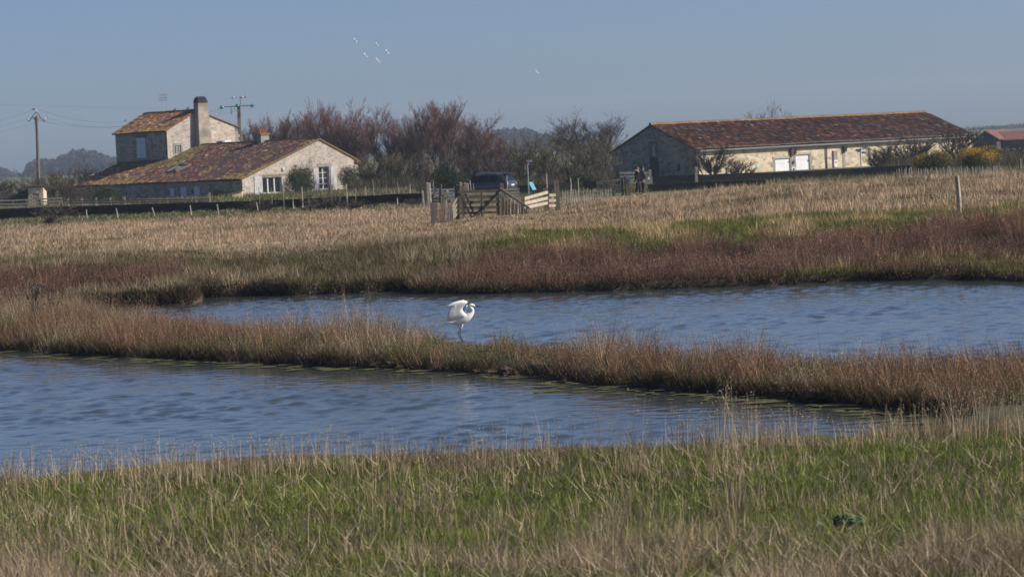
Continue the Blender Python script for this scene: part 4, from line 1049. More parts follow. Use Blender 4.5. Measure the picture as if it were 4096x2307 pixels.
    r = rect(B, f, nF, 3167, 3178, 643, 656); mb = MB(); c = B + f * (r[0] + r[1]) / 2 + ZV * (r[2] + r[3]) / 2; mb.tube([c, c + nF * 0.1], 0.15, 12); mb.build('round_vent', M['dark'], T)
    nb = block(T, 'notice_frame', B, f, nF, rect(B, f, nF, 3167, 3180, 668, 683), 0.06, 'paint_white', 0.05)
    block(nb, 'notice', B, f, nF, rect(B, f, nF, 3170, 3177, 672, 682), 0.066, 'dark', 0.02)
    block(T, 'plaque', B, f, nF, rect(B, f, nF, 3024, 3035, 654, 671), 0.05, 'sign_mint', 0.04)
    nt_ = block(T, 'notice', B, f, nF, rect(B, f, nF, 3336, 3349, 640, 668), 0.05, 'paint_white', 0.03)
    rr = rect(B, f, nF, 3339, 3346, 645, 655)
    block(nt_, 'red_mark', B, f, nF, (rr[0], rr[1], (rr[2] * 2 + rr[3]) / 3, (rr[2] + rr[3] * 2) / 3), 0.056, 'red', 0.02); block(nt_, 'red_mark', B, f, nF, ((rr[0] * 2 + rr[1]) / 3, (rr[0] + rr[1] * 2) / 3, rr[2], rr[3]), 0.058, 'red', 0.02)
    w = window(T, B, g, nG, gw, 1, 1, 'paint_blue', 0.2, bars=3, fw=0.05)
    block(T, 'lintel', B, g, nG, (gw[0] - 0.3, gw[1] + 0.3, gw[3] + 0.03, gw[3] + 0.4), 0.03, 'dry_stone', 0.1)
    for sgn in (-1, 1):
        u = gw[0] - 0.42 if sgn < 0 else gw[1] + 0.02; block(T, 'jamb_stone', B, g, nG, (u, u + 0.4, gw[2] - 0.1, gw[3]), 0.02, 'dry_stone', 0.08)
    block(T, 'blocked_doorway', B, g, nG, (gw[0] - 0.35, gw[1] + 0.35, 0.05, gw[2] - 0.14), 0.015, 'green_wood', 0.06)
    window(T, B, g, nG, g2, 1, 1, 'dark', 0.25, fw=0.05)
    return dict(B=B, f=f, g=g, nF=nF, L=L)
M['sign_mint'] = plain('mint_sign', (0.45, 0.62, 0.52), (0.38, 0.55, 0.46), 5, 0.6)
M['red'] = plain('red_paint', (0.42, 0.04, 0.04), (0.3, 0.03, 0.03), 5, 0.5)
M['green_wood'] = plain('dark_green_boards', (0.035, 0.05, 0.028), (0.02, 0.03, 0.018), 4, 0.8)
BARN = barn()

# ================================================================== TREES AND SHRUBS
def grow(rng, levels, base_dirs, k_up):
    """branch skeleton: list of (start, dir, length, radius) arrays per level; level lists give child counts"""
    S = np.array([b[0] for b in base_dirs], float); D = np.array([unit(b[1]) for b in base_dirs]); L = np.array([b[2] for b in base_dirs], float); R = np.array([b[3] for b in base_dirs], float)
    out = [(S, D, L, R)]
    for (nc, tmin, ang, lr, rr, up) in levels:
        n = len(S); idx = np.repeat(np.arange(n), nc); m = len(idx)
        t = tmin + (1 - tmin) * rng.random(m)
        st = S[idx] + D[idx] * (L[idx] * t)[:, None] + ZV * (k_up * L[idx] * t * t)[:, None]
        par = D[idx] + ZV * (2 * k_up * t)[:, None]; par /= np.linalg.norm(par, axis=1)[:, None]
        r = rng.normal(size=(m, 3)); r -= par * (r * par).sum(1)[:, None]; r /= np.linalg.norm(r, axis=1)[:, None] + 1e-9
        a = ang * (0.6 + 0.7 * rng.random(m))
        d = par * np.cos(a)[:, None] + r * np.sin(a)[:, None] + ZV * up
        d /= np.linalg.norm(d, axis=1)[:, None]
        ln = L[idx] * lr * (0.6 + 0.7 * rng.random(m)) * (1.15 - 0.35 * t)
        S, D, L, R = st, d, ln, np.maximum(R[idx] * rr, 0.004)
        out.append((S, D, L, R))
    return out
def curve_pts(S, D, L, k, t):
    return S + D * (L * t)[:, None] + ZV * (k * L * t * t)[:, None]
def tubes_np(S, D, L, R, k, sides=4, segs=3):
    n = len(S); rings = []
    u = np.cross(D, np.array([0.31, 0.87, 0.38])); u /= np.linalg.norm(u, axis=1)[:, None]; w = np.cross(D, u)
    for j in range(segs + 1):
        t = j / segs; c = curve_pts(S, D, L, k, t); rr = R * (1 - 0.6 * t)
        for q in range(sides):
            th = 2 * math.pi * q / sides
            rings.append(c + u * (rr * math.cos(th))[:, None] + w * (rr * math.sin(th))[:, None])
    V = np.stack(rings, 1).reshape(-1, 3); per = (segs + 1) * sides
    f = []
    for j in range(segs):
        for q in range(sides):
            f.append([j * sides + q, j * sides + (q + 1) % sides, (j + 1) * sides + (q + 1) % sides, (j + 1) * sides + q])
    F = (np.arange(n)[:, None, None] * per + np.array(f)[None]).reshape(-1, 4)
    return V, F
def ribbons(S, D, L, W, k, rng):
    """thin tapered twigs of two triangles"""
    n = len(S); r = rng.normal(size=(n, 3)); r = np.cross(D, r); r /= np.linalg.norm(r, axis=1)[:, None] + 1e-9
    mid = curve_pts(S, D, L, k, 0.5); tip = curve_pts(S, D, L, k, 1.0); w = r * W[:, None] * 0.5
    V = np.stack([S - w, S + w, mid + w * 0.6, tip], 1).reshape(-1, 3)
    b = np.arange(n)[:, None] * 4
    return V, np.concatenate([b + np.array([0, 1, 2]), b + np.array([0, 2, 3])], 1).reshape(-1, 3)

TW_RED = [(0.21, 0.105, 0.085), (0.17, 0.09, 0.078), (0.27, 0.145, 0.115), (0.14, 0.095, 0.09)]
TW_GREY = [(0.085, 0.072, 0.066), (0.06, 0.052, 0.05), (0.11, 0.095, 0.08)]
TW_OLIVE = [(0.16, 0.14, 0.06), (0.12, 0.10, 0.055), (0.21, 0.18, 0.09), (0.16, 0.115, 0.07)]
TW_BROWN = [(0.10, 0.07, 0.055), (0.07, 0.052, 0.045), (0.13, 0.095, 0.07)]
TW_PALE = [(0.25, 0.21, 0.15), (0.18, 0.15, 0.11)]

def bare_tree(name, label, cat, px, d, top, wpx, cols, stems=4, dens=1.0, twig_w=0.03, spread=0.5, up=0.25, group=None, trunk_h=0.35, seed=0, pale=0.0, flat=0.75, nb=(7, 7)):
    rng = np.random.default_rng(seed * 13 + int(px))
    b = foot(px, d); H = zat(top, px, d) - b[2]; Wd = wpx * d / FPX
    bd = []
    for i in range(stems):
        a = 2 * math.pi * (i + rng.random()) / stems; t = spread * (0.35 + 0.75 * rng.random())
        bd.append((np.array([math.cos(a), math.sin(a), 0]) * 0.12 * H * 0.2, (math.cos(a) * t, math.sin(a) * t * flat, 1.0), H * (trunk_h + 0.25 + 0.2 * rng.random()), 0.018 * H * (0.7 + 0.5 * rng.random()) + 0.02))
    if cat == 'shrub' and stems > 4:
        for i in range(7):
            a = 2 * math.pi * (i + rng.random()) / 7; o = 0.22 * rng.random() * Wd
            bd.append((np.array([math.cos(a) * o, math.sin(a) * o * flat, 0]), (math.cos(a) * 0.5, math.sin(a) * 0.4, 1.0), H * (0.18 + 0.25 * rng.random()), 0.02))
        dens *= 0.66; twig_w *= 1.2
        nb = (max(4, nb[0] - 2), max(4, nb[1] - 2)) if nb == (7, 7) else nb
    k = 0.10
    lv = [(nb[0], 0.12, 0.55, 0.66, 0.5, up), (nb[1], 0.10, 0.55, 0.60, 0.45, up), (max(3, round(8 * dens)), 0.12, 0.55, 0.52, 0.5, up * 0.8), (max(3, round(5 * dens)), 0.1, 0.5, 0.6, 0.6, up * 0.6)]
    sk = grow(rng, lv, bd, k)
    tips = np.concatenate([curve_pts(s[0], s[1], s[2], k, 1.0) for s in sk[3:]])
    hz = np.quantile(tips[:, 2], 0.996); wx = np.quantile(np.abs(tips[:, 0]), 0.985); sz = H / hz; sx = (Wd / 2) / wx
    T = thing(name, b, label, cat, group)
    scl = np.array([sx, sx * flat + 0.25 * (1 - flat), sz])
    V = []; F = []; o = 0
    for lev in range(3):
        S, D, L, R = sk[lev]
        v, f = tubes_np(S, D, L, np.maximum(R * 0.8, twig_w * (0.5 if lev == 2 else 0.8)), k, 4, 3)
        V.append(v); F.append(f + o); o += len(v)
    V = np.concatenate(V) * scl; F = np.concatenate(F)
    link('trunk', mesh_np('trunk', V, F), M['bark'] if pale < 0.5 else M['pale_bark'], T)
    V = []; F = []; C = []; o = 0
    for lev in (3, 4):
        S, D, L, R = sk[lev]; n = len(S)
        v, f = ribbons(S * scl, D * scl / np.linalg.norm(D * scl, axis=1)[:, None], L * sz * 0.95, np.full(n, twig_w * (0.85 if lev == 3 else 0.7)), k, rng)
        c = pick(cols, [1] * len(cols), n, rng)
        if pale and lev == 3: c = np.where((rng.random(n) < pale)[:, None], pick(TW_PALE, [1, 1], n, rng), c)
        c = c * (0.8 + 0.4 * rng.random((n, 1)))
        V.append(v); F.append(f + o); C.append(np.repeat(c, 4, 0)); o += len(v)
    cr = link('crown', mesh_np('crown', np.concatenate(V), np.concatenate(F), np.concatenate(C)), M['twig'], T)
    return T
M['pale_bark'] = plain('pale_lichened_bark', (0.20, 0.17, 0.12), (0.11, 0.095, 0.07), 4, 0.95, 0.4)

def leafy(name, label, cat, px, d, y_top, y_bot, wpx, cols, n=6000, size=0.12, seed=0, blooms=None, bloom_frac=0.0, lobes=7, group=None):
    rng = np.random.default_rng(seed * 31 + int(px))
    b = foot(px, d); zt = zat(y_top, px, d); zb = max(min(zat(y_bot, px, d), zt - 0.6), b[2] - 0.1)
    b = b.copy(); b[2] = min(b[2], zb)
    H = zt - b[2]; Wd = wpx * d / FPX
    T = thing(name, b, label, cat, group)
    Pn = []; Cn = []
    for i in range(lobes):
        a = rng.random() * 6.28; rr = (0.42 * rng.random() ** 0.6) * (i > 0)
        c = np.array([math.cos(a) * rr * Wd * 0.9, math.sin(a) * rr * Wd * 0.7, H * (0.30 + 0.34 * rng.random() * (1 - rr))])
        r = np.array([Wd * (0.20 + 0.14 * rng.random()), Wd * (0.2 + 0.1 * rng.random()), H * (0.28 + 0.16 * rng.random())])
        m = n // lobes
        q = rng.normal(size=(m, 3)); q /= np.linalg.norm(q, axis=1)[:, None]; q *= (rng.random(m) ** 0.28)[:, None]
        q = q * (1 + 0.22 * (vnoise(q[:, 0] * 5 + i, q[:, 2] * 5, 1, 5) - 0.5))[:, None]
        p = c + q * r; Pn.append(p); Cn.append(pick(cols, [1] * len(cols), m, rng) * (0.7 + 0.6 * rng.random((m, 1))))
    P = np.concatenate(Pn); C = np.concatenate(Cn)
    P[:, 2] = np.maximum(P[:, 2], 0.02); P[:, 2] *= H / np.quantile(P[:, 2], 0.995); P[:, 0] *= (Wd / 2) / np.quantile(np.abs(P[:, 0]), 0.985)
    bl = np.zeros(len(P), bool)
    if blooms is not None:
        bl = (rng.random(len(P)) < bloom_frac * smooth(0.25, 0.7, P[:, 2] / H) * (0.3 + 1.2 * smooth(0.4, 0.62, fnoise(P[:, 0] + 50, P[:, 2], 0.9, 3))))
    v, f, c = flecks(P[~bl], size * (0.7 + 0.6 * rng.random((~bl).sum())), C[~bl], rng)
    crown = link('foliage', mesh_np('foliage', v, f, c), M['leaf'], T)
    if bl.any():
        v, f, c = flecks(P[bl] * np.array([1.03, 1.03, 1.02]), size * 0.9, pick(blooms, [1] * len(blooms), bl.sum(), rng), rng)
        props(link('blossom', mesh_np('blossom', v, f, c), M['leaf'], T), kind='stuff')
    mb = MB()
    for i in range(5):
        a = i * 1.3; mb.tube([(0, 0, 0), (math.cos(a) * Wd * 0.12, math.sin(a) * Wd * 0.1, H * 0.35), (math.cos(a) * Wd * 0.26, math.sin(a) * Wd * 0.2, H * 0.7)], [0.05 * H * 0.4 + 0.01, 0.03, 0.012], 5)
    mb.v = [tuple(np.array(p) + b) for p in mb.v]
    mb.build('stem', M['bark'], T)
    return T

GT = 'bare reddish tamarisks behind the farmhouse'
for i, (px, d, top, w, st, lab) in enumerate((
        (1010, 360, 500, 200, 3, 'low reddish bare tamarisk just right of the concrete power pole'),
        (1085, 356, 466, 190, 4, 'reddish bare tamarisk rising behind the small ridge chimney'),
        (1190, 353, 428, 230, 4, 'broad reddish tamarisk behind the gable of the farmhouse'),
        (1340, 347, 403, 220, 5, 'tallest dense reddish tamarisk right behind the gable peak'),
        (1440, 345, 455, 210, 5, 'dark reddish tamarisk leaning over the corner of the gable'),
        (1575, 326, 428, 190, 4, 'reddish tamarisk with open top left of the forked tree'),
        (1680, 318, 415, 180, 4, 'tall forked tamarisk with dark limbs above the green bush'),
        (1780, 322, 402, 190, 5, 'tall dark limbed tamarisk above the parked car'),
        (1880, 330, 462, 210, 5, 'rounded reddish tamarisk right of the tall dark limbed one'),
        (1965, 336, 520, 170, 4, 'lowest reddish tamarisk at the right end of the row'))):
    bare_tree('tamarisk_tree', lab, 'tree', px, d, top, w * 1.1, TW_RED, st + 1, 1.1, 0.037, 0.42, 0.30, GT, 0.36, i)
bare_tree('bare_tree', 'round dense bare tree with dark fine twigs left of the barn', 'tree', 2365, 350, 452, 330, TW_GREY, 6, 1.15, 0.034, 0.62, 0.16, None, 0.26, 31)
bare_tree('bare_tree', 'thin bare grey tree showing above the barn ridge', 'tree', 3095, 345, 412, 250, TW_GREY, 6, 0.45, 0.035, 0.45, 0.30, None, 0.4, 33)
GS = 'leafless scrub between the car and the barn'
for i, (px, d, top, w, cols, lab, pl) in enumerate((
        (2080, 262, 545, 190, TW_OLIVE, 'pale twigged thicket right behind the first signpost', 0.35),
        (2190, 268, 518, 200, TW_OLIVE, 'olive green bare shrub right of the first signpost', 0.15),
        (2300, 262, 560, 190, TW_OLIVE, 'low olive shrub in front of the round bare tree', 0.2),
        (2400, 272, 535, 190, TW_OLIVE, 'tall olive brown shrub beside the shaded barn gable', 0.25),
        (2010, 258, 600, 150, TW_BROWN, 'tangled pale stemmed shrub just behind the car', 0.4))):
    bare_tree('hedgerow_shrub', lab, 'shrub', px, d, top, w, cols, 6, 1.0, 0.03, 0.55, 0.12, GS, 0.25, 40 + i, pl)
GM = 'leafless scrub between the farmhouse and the car'
for i, (px, d, top, w, cols, lab, pl) in enumerate((
        (1490, 262, 612, 150, TW_OLIVE, 'brown scrub between the two dark evergreen bushes', 0.25),
        (1600, 266, 596, 160, TW_OLIVE, 'tall pale stemmed scrub right of the farmhouse corner', 0.4),
        (1700, 258, 610, 180, TW_BROWN, 'brown scrub under the forked tamarisk', 0.25),
        (1830, 262, 600, 180, TW_BROWN, 'dark brown scrub left of the car roof', 0.2),
        (1930, 268, 590, 170, TW_BROWN, 'brown scrub rising above the car', 0.3))):
    bare_tree('hedgerow_shrub', lab, 'shrub', px, d, top, w, cols, 6, 1.0, 0.03, 0.6, 0.10, GM, 0.22, 60 + i, pl)
GL = 'leafless scrub left of the farmhouse'
for i, (px, d, top, w, cols, lab) in enumerate((
        (-60, 300, 690, 240, TW_BROWN, 'brown scrub at the left edge of the picture'),
        (70, 310, 706, 200, TW_BROWN, 'low brown scrub behind the small stone shed'),
        (190, 300, 672, 190, TW_OLIVE, 'olive brown scrub at the foot of the wooden power pole'),
        (275, 310, 660, 170, TW_BROWN, 'brown scrub between power pole and farmhouse'),
        (360, 345, 640, 180, TW_BROWN, 'reddish brown scrub nearest the left end of the tower'),
        (430, 350, 655, 150, TW_BROWN, 'dark scrub behind the left end of the farmhouse roof'))):
    bare_tree('hedgerow_shrub', lab, 'shrub', px, d, top, w, cols, 6, 1.0, 0.034, 0.6, 0.12, GL, 0.25, 80 + i, 0.1)
bare_tree('climbing_shrub', 'twiggy yellowish shrub against the left end of the farmhouse wall', 'shrub', 385, 300, 725, 150, TW_OLIVE, 5, 0.8, 0.03, 0.6, 0.1, None, 0.3, 95, 0.2)
bare_tree('barn_shrub', 'dark brown bare shrub against the near corner of the barn', 'shrub', 2850, 262, 575, 190, TW_BROWN, 6, 1.0, 0.03, 0.6, 0.1, None, 0.25, 97, 0.05)
bare_tree('barn_shrub', 'low dark bramble left of the first white barn door', 'shrub', 2960, 258, 630, 130, TW_BROWN, 5, 0.7, 0.03, 0.7, 0.05, None, 0.25, 98, 0.05)
bare_tree('barn_shrub', 'large olive brown bare shrub covering the right end of the barn', 'shrub', 3650, 268, 530, 360, TW_OLIVE, 8, 1.0, 0.034, 0.75, 0.05, None, 0.22, 99, 0.05)
bare_tree('barn_shrub', 'taller brown shrub behind the yellow gorse at the barn end', 'shrub', 3830, 280, 500, 260, TW_BROWN, 7, 1.0, 0.034, 0.6, 0.1, None, 0.25, 100, 0.05)
bare_tree('barn_shrub', 'slim grey brown shrub left of the large one at the barn end', 'shrub', 3520, 266, 566, 150, TW_OLIVE, 6, 0.9, 0.03, 0.6, 0.1, None, 0.25, 104, 0.05)
GR = 'leafless scrub at the right edge of the picture'
bare_tree('hedgerow_shrub', 'dark scrub below the distant shed', 'shrub', 4000, 330, 585, 160, TW_BROWN, 6, 0.9, 0.034, 0.6, 0.1, GR, 0.25, 101)
bare_tree('hedgerow_shrub', 'dark scrub at the right edge of the picture', 'shrub', 4105, 320, 560, 170, TW_BROWN, 6, 0.9, 0.034, 0.6, 0.1, GR, 0.25, 102)
DG = [(0.032, 0.05, 0.018), (0.022, 0.036, 0.016), (0.045, 0.065, 0.022)]
OG = [(0.075, 0.085, 0.028), (0.055, 0.065, 0.022), (0.095, 0.10, 0.035)]
leafy('garden_bush', 'rounded olive green bush between french door and tall window', 'bush', 1192, 306, 668, 790, 118, OG, 6500, 0.12, 1)
leafy('garden_bush', 'dark evergreen bush with pale flowers at the right house corner', 'bush', 1408, 300, 667, 785, 92, DG, 5500, 0.11, 2, [(0.45, 0.36, 0.30), (0.36, 0.28, 0.24)], 0.22)
leafy('garden_bush', 'dark green laurel bush right of the flowering bush', 'bush', 1542, 268, 682, 775, 120, [(0.03, 0.055, 0.016), (0.05, 0.08, 0.02), (0.07, 0.10, 0.022)], 5500, 0.12, 3)
leafy('garden_bush', 'small dark evergreen bush left of the parked car', 'bush', 1790, 240, 664, 735, 105, DG, 4500, 0.11, 4)
leafy('gorse_bush', 'yellow flowering gorse bush in front of the barn end', 'bush', 3745, 232, 606, 690, 170, OG, 6500, 0.10, 5, [(0.50, 0.30, 0.02), (0.42, 0.24, 0.02)], 0.30)
leafy('gorse_bush', 'tallest gorse bush covered in yellow flowers below the distant shed', 'bush', 3905, 228, 590, 690, 190, OG, 8000, 0.10, 6, [(0.52, 0.31, 0.02), (0.44, 0.25, 0.02)], 0.75)
leafy('ivy_clump', 'low dark ivy clump at the left end of the shaded front wall', 'bush', 420, 292, 748, 800, 150, DG, 3500, 0.12, 7)
leafy('ivy_clump', 'low ivy clump near the right end of the shaded front wall', 'bush', 880, 306, 752, 800, 120, DG, 3000, 0.12, 8)
leafy('bramble_clump', 'dark bramble left of the barn gable behind the pale paling', 'bush', 2320, 236, 700, 740, 120, DG, 3000, 0.12, 9)
GB = 'brambles along the field wall'
for i, (px, d, t, w, lab) in enumerate(((1040, 210, 790, 150, 'bramble sprawling over the wall below the french door'), (1300, 208, 772, 200, 'bramble sprawling over the wall below the tall window'), (1400, 204, 795, 210, 'purplish bramble mound in front of the field wall'), (1235, 206, 818, 80, 'small bramble tuft at the foot of the field wall'), (230, 222, 812, 220, 'bramble sprawling over the wall below the stone shed'), (1655, 206, 790, 110, 'bramble beside the dark double gate'))):
    bare_tree('bramble', lab, 'shrub', px, d, t, w, [(0.09, 0.062, 0.06), (0.07, 0.05, 0.05), (0.11, 0.085, 0.06)], 7, 0.6, 0.022, 1.1, -0.05, GB, 0.3, 120 + i)
bare_tree('dry_weed', 'reddish dry weed clump standing before the wall at far left', 'shrub', 205, 205, 858, 75, BROWN, 7, 0.5, 0.022, 0.5, 0.2, None, 0.3, 140)
bare_tree('dead_shrub', 'grey leafless shrub standing on the spit at left', 'shrub', 140, 70.5, 1100, 75, [(0.20, 0.17, 0.15), (0.13, 0.11, 0.1)], 5, 0.5, 0.02, 0.35, 0.35, None, 0.5, 141, 0.6, 0.75, (4, 4))
bare_tree('dead_shrub', 'leaning pale dead branches right of the grey leafless shrub', 'shrub', 212, 70.0, 1140, 90, [(0.30, 0.26, 0.2), (0.2, 0.17, 0.13)], 3, 0.3, 0.022, 0.6, 0.2, None, 0.6, 142, 0.9, 0.75, (4, 3))

# distant woods, one mass each, softened by the haze
def far_wood(name, label, px0, px1, d, prof, seed):
    rng = np.random.default_rng(seed); V = []; n = 9000
    px = px0 + rng.random(n) * (px1 - px0)
    top = np.interp(px, [p[0] for p in prof], [p[1] for p in prof]) + 10 * (vnoise(px, px * 0, 14, seed) - 0.5) * 1.5
    dd = d + rng.random(n) * 60
    x = (px - CX) / FPX * dd
    zt = np.array([zat(t, p, q) for t, p, q in zip(top, px, dd)])
    t = rng.random(n) ** 0.75
    P = np.stack([x, dd, 0.2 + (zt - 0.2) * t], -1)
    c = pick([(0.055, 0.042, 0.045), (0.042, 0.038, 0.042), (0.065, 0.05, 0.048)], [1, 1, 1], n, rng)
    v, f, cc = flecks(P, 3.0 * (0.5 + rng.random(n)) * (1.15 - 0.55 * t), c, rng)
    v[:, 2] = np.maximum(v[:, 2], 0.1)
    o = link(name, mesh_np(name, v, f, cc), M['twig']); props(o, label, 'wood', kind='stuff')
far_wood('distant_wood', 'hazy blue wood on the horizon left of the farmhouse', 105, 620, 1800, [(105, 720), (140, 660), (200, 634), (250, 640), (290, 618), (330, 604), (400, 606), (450, 624), (520, 640), (620, 660)], 1)
far_wood('distant_wood', 'low hazy wood at the left edge of the horizon', -260, 100, 2000, [(-260, 640), (-40, 650), (10, 668), (60, 680), (100, 710)], 2)
far_wood('distant_wood', 'hazy blue wood seen between the tamarisks and the round tree', 1900, 2330, 1700, [(1900, 560), (1985, 540), (2030, 522), (2080, 514), (2130, 518), (2200, 540), (2330, 570)], 3)
far_wood('distant_wood', 'low hazy wood right of the barn roof', 3800, 4400, 1900, [(3800, 560), (3890, 535), (3960, 528), (4020, 520), (4070, 505), (4400, 510)], 4)

# ================================================================== WALLS, POLES, WIRES
def stone_wall(name, label, pts, h_under, mat, thick=0.45, cap=0.03):
    """dry stone wall through (px, top_y, d) points, with an uneven top"""
    rng = random.Random(len(pts) * 3)
    P = [U(px, ty, d) for px, ty, d in pts]
    fine = []
    for a, b in zip(P[:-1], P[1:]):
        n = max(1, int(np.linalg.norm(b - a) / 0.8))
        fine += [a + (b - a) * i / n for i in range(n)]
    fine.append(P[-1])
    mb = MB(); tops = []
    for i, p in enumerate(fine):
        q = fine[min(i + 1, len(fine) - 1)] - fine[max(i - 1, 0)]; s = unit(np.cross(q, ZV))
        z = p[2] + (rng.random() - 0.5) * 0.05; zb = min(tz(p[0], p[1] - 0.9), tz(p[0], p[1] + 0.5)) - 0.25
        zb = min(zb, z - h_under)
        mb.v += [tuple(np.array([p[0], p[1], zb]) + s * thick * 0.55), tuple(np.array([p[0], p[1], zb]) - s * thick * 0.55), tuple(np.array([p[0], p[1], z]) - s * thick * 0.42), tuple(np.array([p[0], p[1], z]) + s * thick * 0.42)]
    n = len(fine)
    for i in range(n - 1):
        a, b = i * 4, i * 4 + 4
        mb.f += [(a, a + 1, b + 1, b), (a + 1, a + 2, b + 2, b + 1), (a + 2, a + 3, b + 3, b + 2), (a + 3, a, b, b + 3)]
    mb.f += [(0, 3, 2, 1), (n * 4 - 4, n * 4 - 3, n * 4 - 2, n * 4 - 1)]
    V = np.array(mb.v); org = np.array([V[:, 0].mean(), V[:, 1].mean(), V[:, 2].min()])
    return mb.build(name, M[mat], None, False, label, 'wall')
wl = [(x, y, float(wall_d(x)) + 0.4) for x, y in ((-260, 846), (0, 836), (200, 829), (414, 821), (560, 816), (760, 811), (968, 805), (1200, 795), (1400, 785), (1600, 776), (1700, 772))]
stone_wall('field_wall', 'long low blackened stone wall below the farmhouse garden', wl, 0.5, 'field_wall')
stone_wall('field_wall', 'long low blackened stone wall in front of the barn', [(2610, 705, 226), (2800, 699, 226), (3100, 689, 227), (3400, 675, 228), (3640, 660, 228)], 0.8, 'field_wall')
stone_wall('field_wall', 'lowest blackened wall edge running right from the two walkers', [(2590, 737, 206), (2760, 728, 206), (2900, 724, 206), (3060, 720, 206)], 0.5, 'field_wall')
stone_wall('field_wall', 'short blackened wall behind the blue panel', [(2010, 748, 222), (2150, 738, 222), (2330, 727, 223), (2420, 722, 223)], 0.6, 'field_wall')
# dry stone wall built stone by stone
def dry_wall():
    a, b = U(2385, 764, 211), U(2492, 758, 211); top0, top1 = U(2385, 727, 211)[2], U(2492, 718, 211)[2]
    T = thing('dry_stone_wall', (a + b) / 2, 'pale dry stone wall left of the blue waymark post', 'wall')
    ax = unit((b - a) * np.array([1, 1, 0])); L = np.linalg.norm((b - a)[:2]); z0 = min(a[2], b[2]) - 0.2
    n = unit(np.cross(ax, ZV)); rows = 6; rng = random.Random(4)
    mb = MB(); mb.hexa([a * np.array([1, 1, 0]) + ZV * z0 - n * 0.15, b * np.array([1, 1, 0]) + ZV * z0 - n * 0.15, b * np.array([1, 1, 0]) + ZV * z0 + n * 0.15, a * np.array([1, 1, 0]) + ZV * z0 + n * 0.15] + [a * np.array([1, 1, 0]) + ZV * (top0 - 0.06) - n * 0.15, b * np.array([1, 1, 0]) + ZV * (top1 - 0.06) - n * 0.15, b * np.array([1, 1, 0]) + ZV * (top1 - 0.06) + n * 0.15, a * np.array([1, 1, 0]) + ZV * (top0 - 0.06) + n * 0.15])
    mb.build('wall_core', M['field_wall'], T)
    for r in range(rows):
        u = -0.1 * rng.random()
        while u < L:
            w = 0.22 + 0.25 * rng.random(); t0, t1 = max(u, 0), min(u + w, L)
            if t1 - t0 > 0.06:
                tt = (t0 + t1) / 2 / L; zt = z0 + ((top0 * (1 - tt) + top1 * tt) - z0) * (r + 0.5) / rows; h = ((top0 * (1 - tt) + top1 * tt) - z0) / rows
                mb = MB(); mb.box(np.array([a[0], a[1], 0]) + ax * (t0 + t1) / 2 + ZV * (zt + 0.01 * rng.random()), (t1 - t0 - 0.02, 0.42 + 0.06 * rng.random(), h - 0.018), ax, n, ZV)
                mb.build('stone', M['dry_stone'], T, bevel=0.02)
            u += w
dry_wall()

# small stone shed with a boarded door
def shed():
    d = 255.0; b = foot(145, d); zt = zat(749, 145, d)
    X = np.array([1.0, 0.05, 0]); X = unit(X); Y = np.array([-0.05, 1.0, 0]); Y = unit(Y)
    x0, x1 = -30 * d / FPX, 31 * d / FPX
    T = thing('stone_shed', b, 'small stone shed with plank door and tile edged roof at far left', 'shed')
    h = zt - b[2]; P = lambda a, q, z: b + X * a + Y * q + ZV * z
    dr = (-0.28, 0.30, 0.0, h - 0.5)
    wall_holes('front_wall', P(0, 0, 0), X, [(x0, 0), (x1, 0), (x1, h), (x0, h)], [[(dr[0], 0.01), (dr[1], 0.01), (dr[1], dr[3]), (dr[0], dr[3])]], 0.25, -Y, M['barn_stone'], T)
    mb = MB(); mb.prism([P(x0, 0.25, 0), P(x0, 2.6, 0), P(x0, 2.6, h * 0.75), P(x0, 0.25, h)], X * 0.25); mb.build('side_wall', M['house_stone'], T)
    mb = MB(); mb.prism([P(x1 - 0.25, 0.25, 0), P(x1 - 0.25, 2.6, 0), P(x1 - 0.25, 2.6, h * 0.75), P(x1 - 0.25, 0.25, h)], X * 0.25); mb.build('side_wall', M['barn_stone'], T)
    mb = MB(); mb.box(P((x0 + x1) / 2, 2.72, h * 0.37), (x1 - x0, 0.24, h * 0.74), X, Y, ZV); mb.build('rear_wall', M['house_stone'], T)
    rf = slab('roof', [P(x0 - 0.1, -0.12, h + 0.03), P(x1 + 0.1, -0.12, h + 0.03), P(x1 + 0.1, 2.9, h * 0.75 + 0.03), P(x0 - 0.1, 2.9, h * 0.75 + 0.03)], ZV * 0.06, M['tile_bed'], T)
    for i in range(9):
        u = x0 + (x1 - x0) * (i + 0.5) / 9; mb = MB(); mb.tube([P(u, -0.2, h + 0.13), P(u, 2.9, h * 0.75 + 0.13)], 0.065, 6); mb.build('roof_tile', M['terracotta'], rf)
    for i in range(5):
        u = dr[0] + 0.06 + 0.115 * i; mb = MB(); mb.box(P(u, 0.06, dr[3] / 2), (0.10, 0.04, dr[3] - 0.05), X, Y, ZV); mb.build('door_plank', M['wood_pale'], T)
    mb = MB(); mb.box(P(0.0, 0.02, dr[3] * 0.72), (0.5, 0.03, 0.10), X, Y, ZV); mb.build('door_batten', M['wood_pale'], T)
    # long low lean-to roof falling away to the left
    mb = MB(); mb.prism([P(x0 - 0.02, 0.4, h * 0.95), P(-3.2, 0.4, 0.55), P(-3.2, 0.4, 0.1), P(x0 - 0.02, 0.4, 0.1)], Y * 2.2); mb.build('lean_to', M['green_wood'], T)
shed()

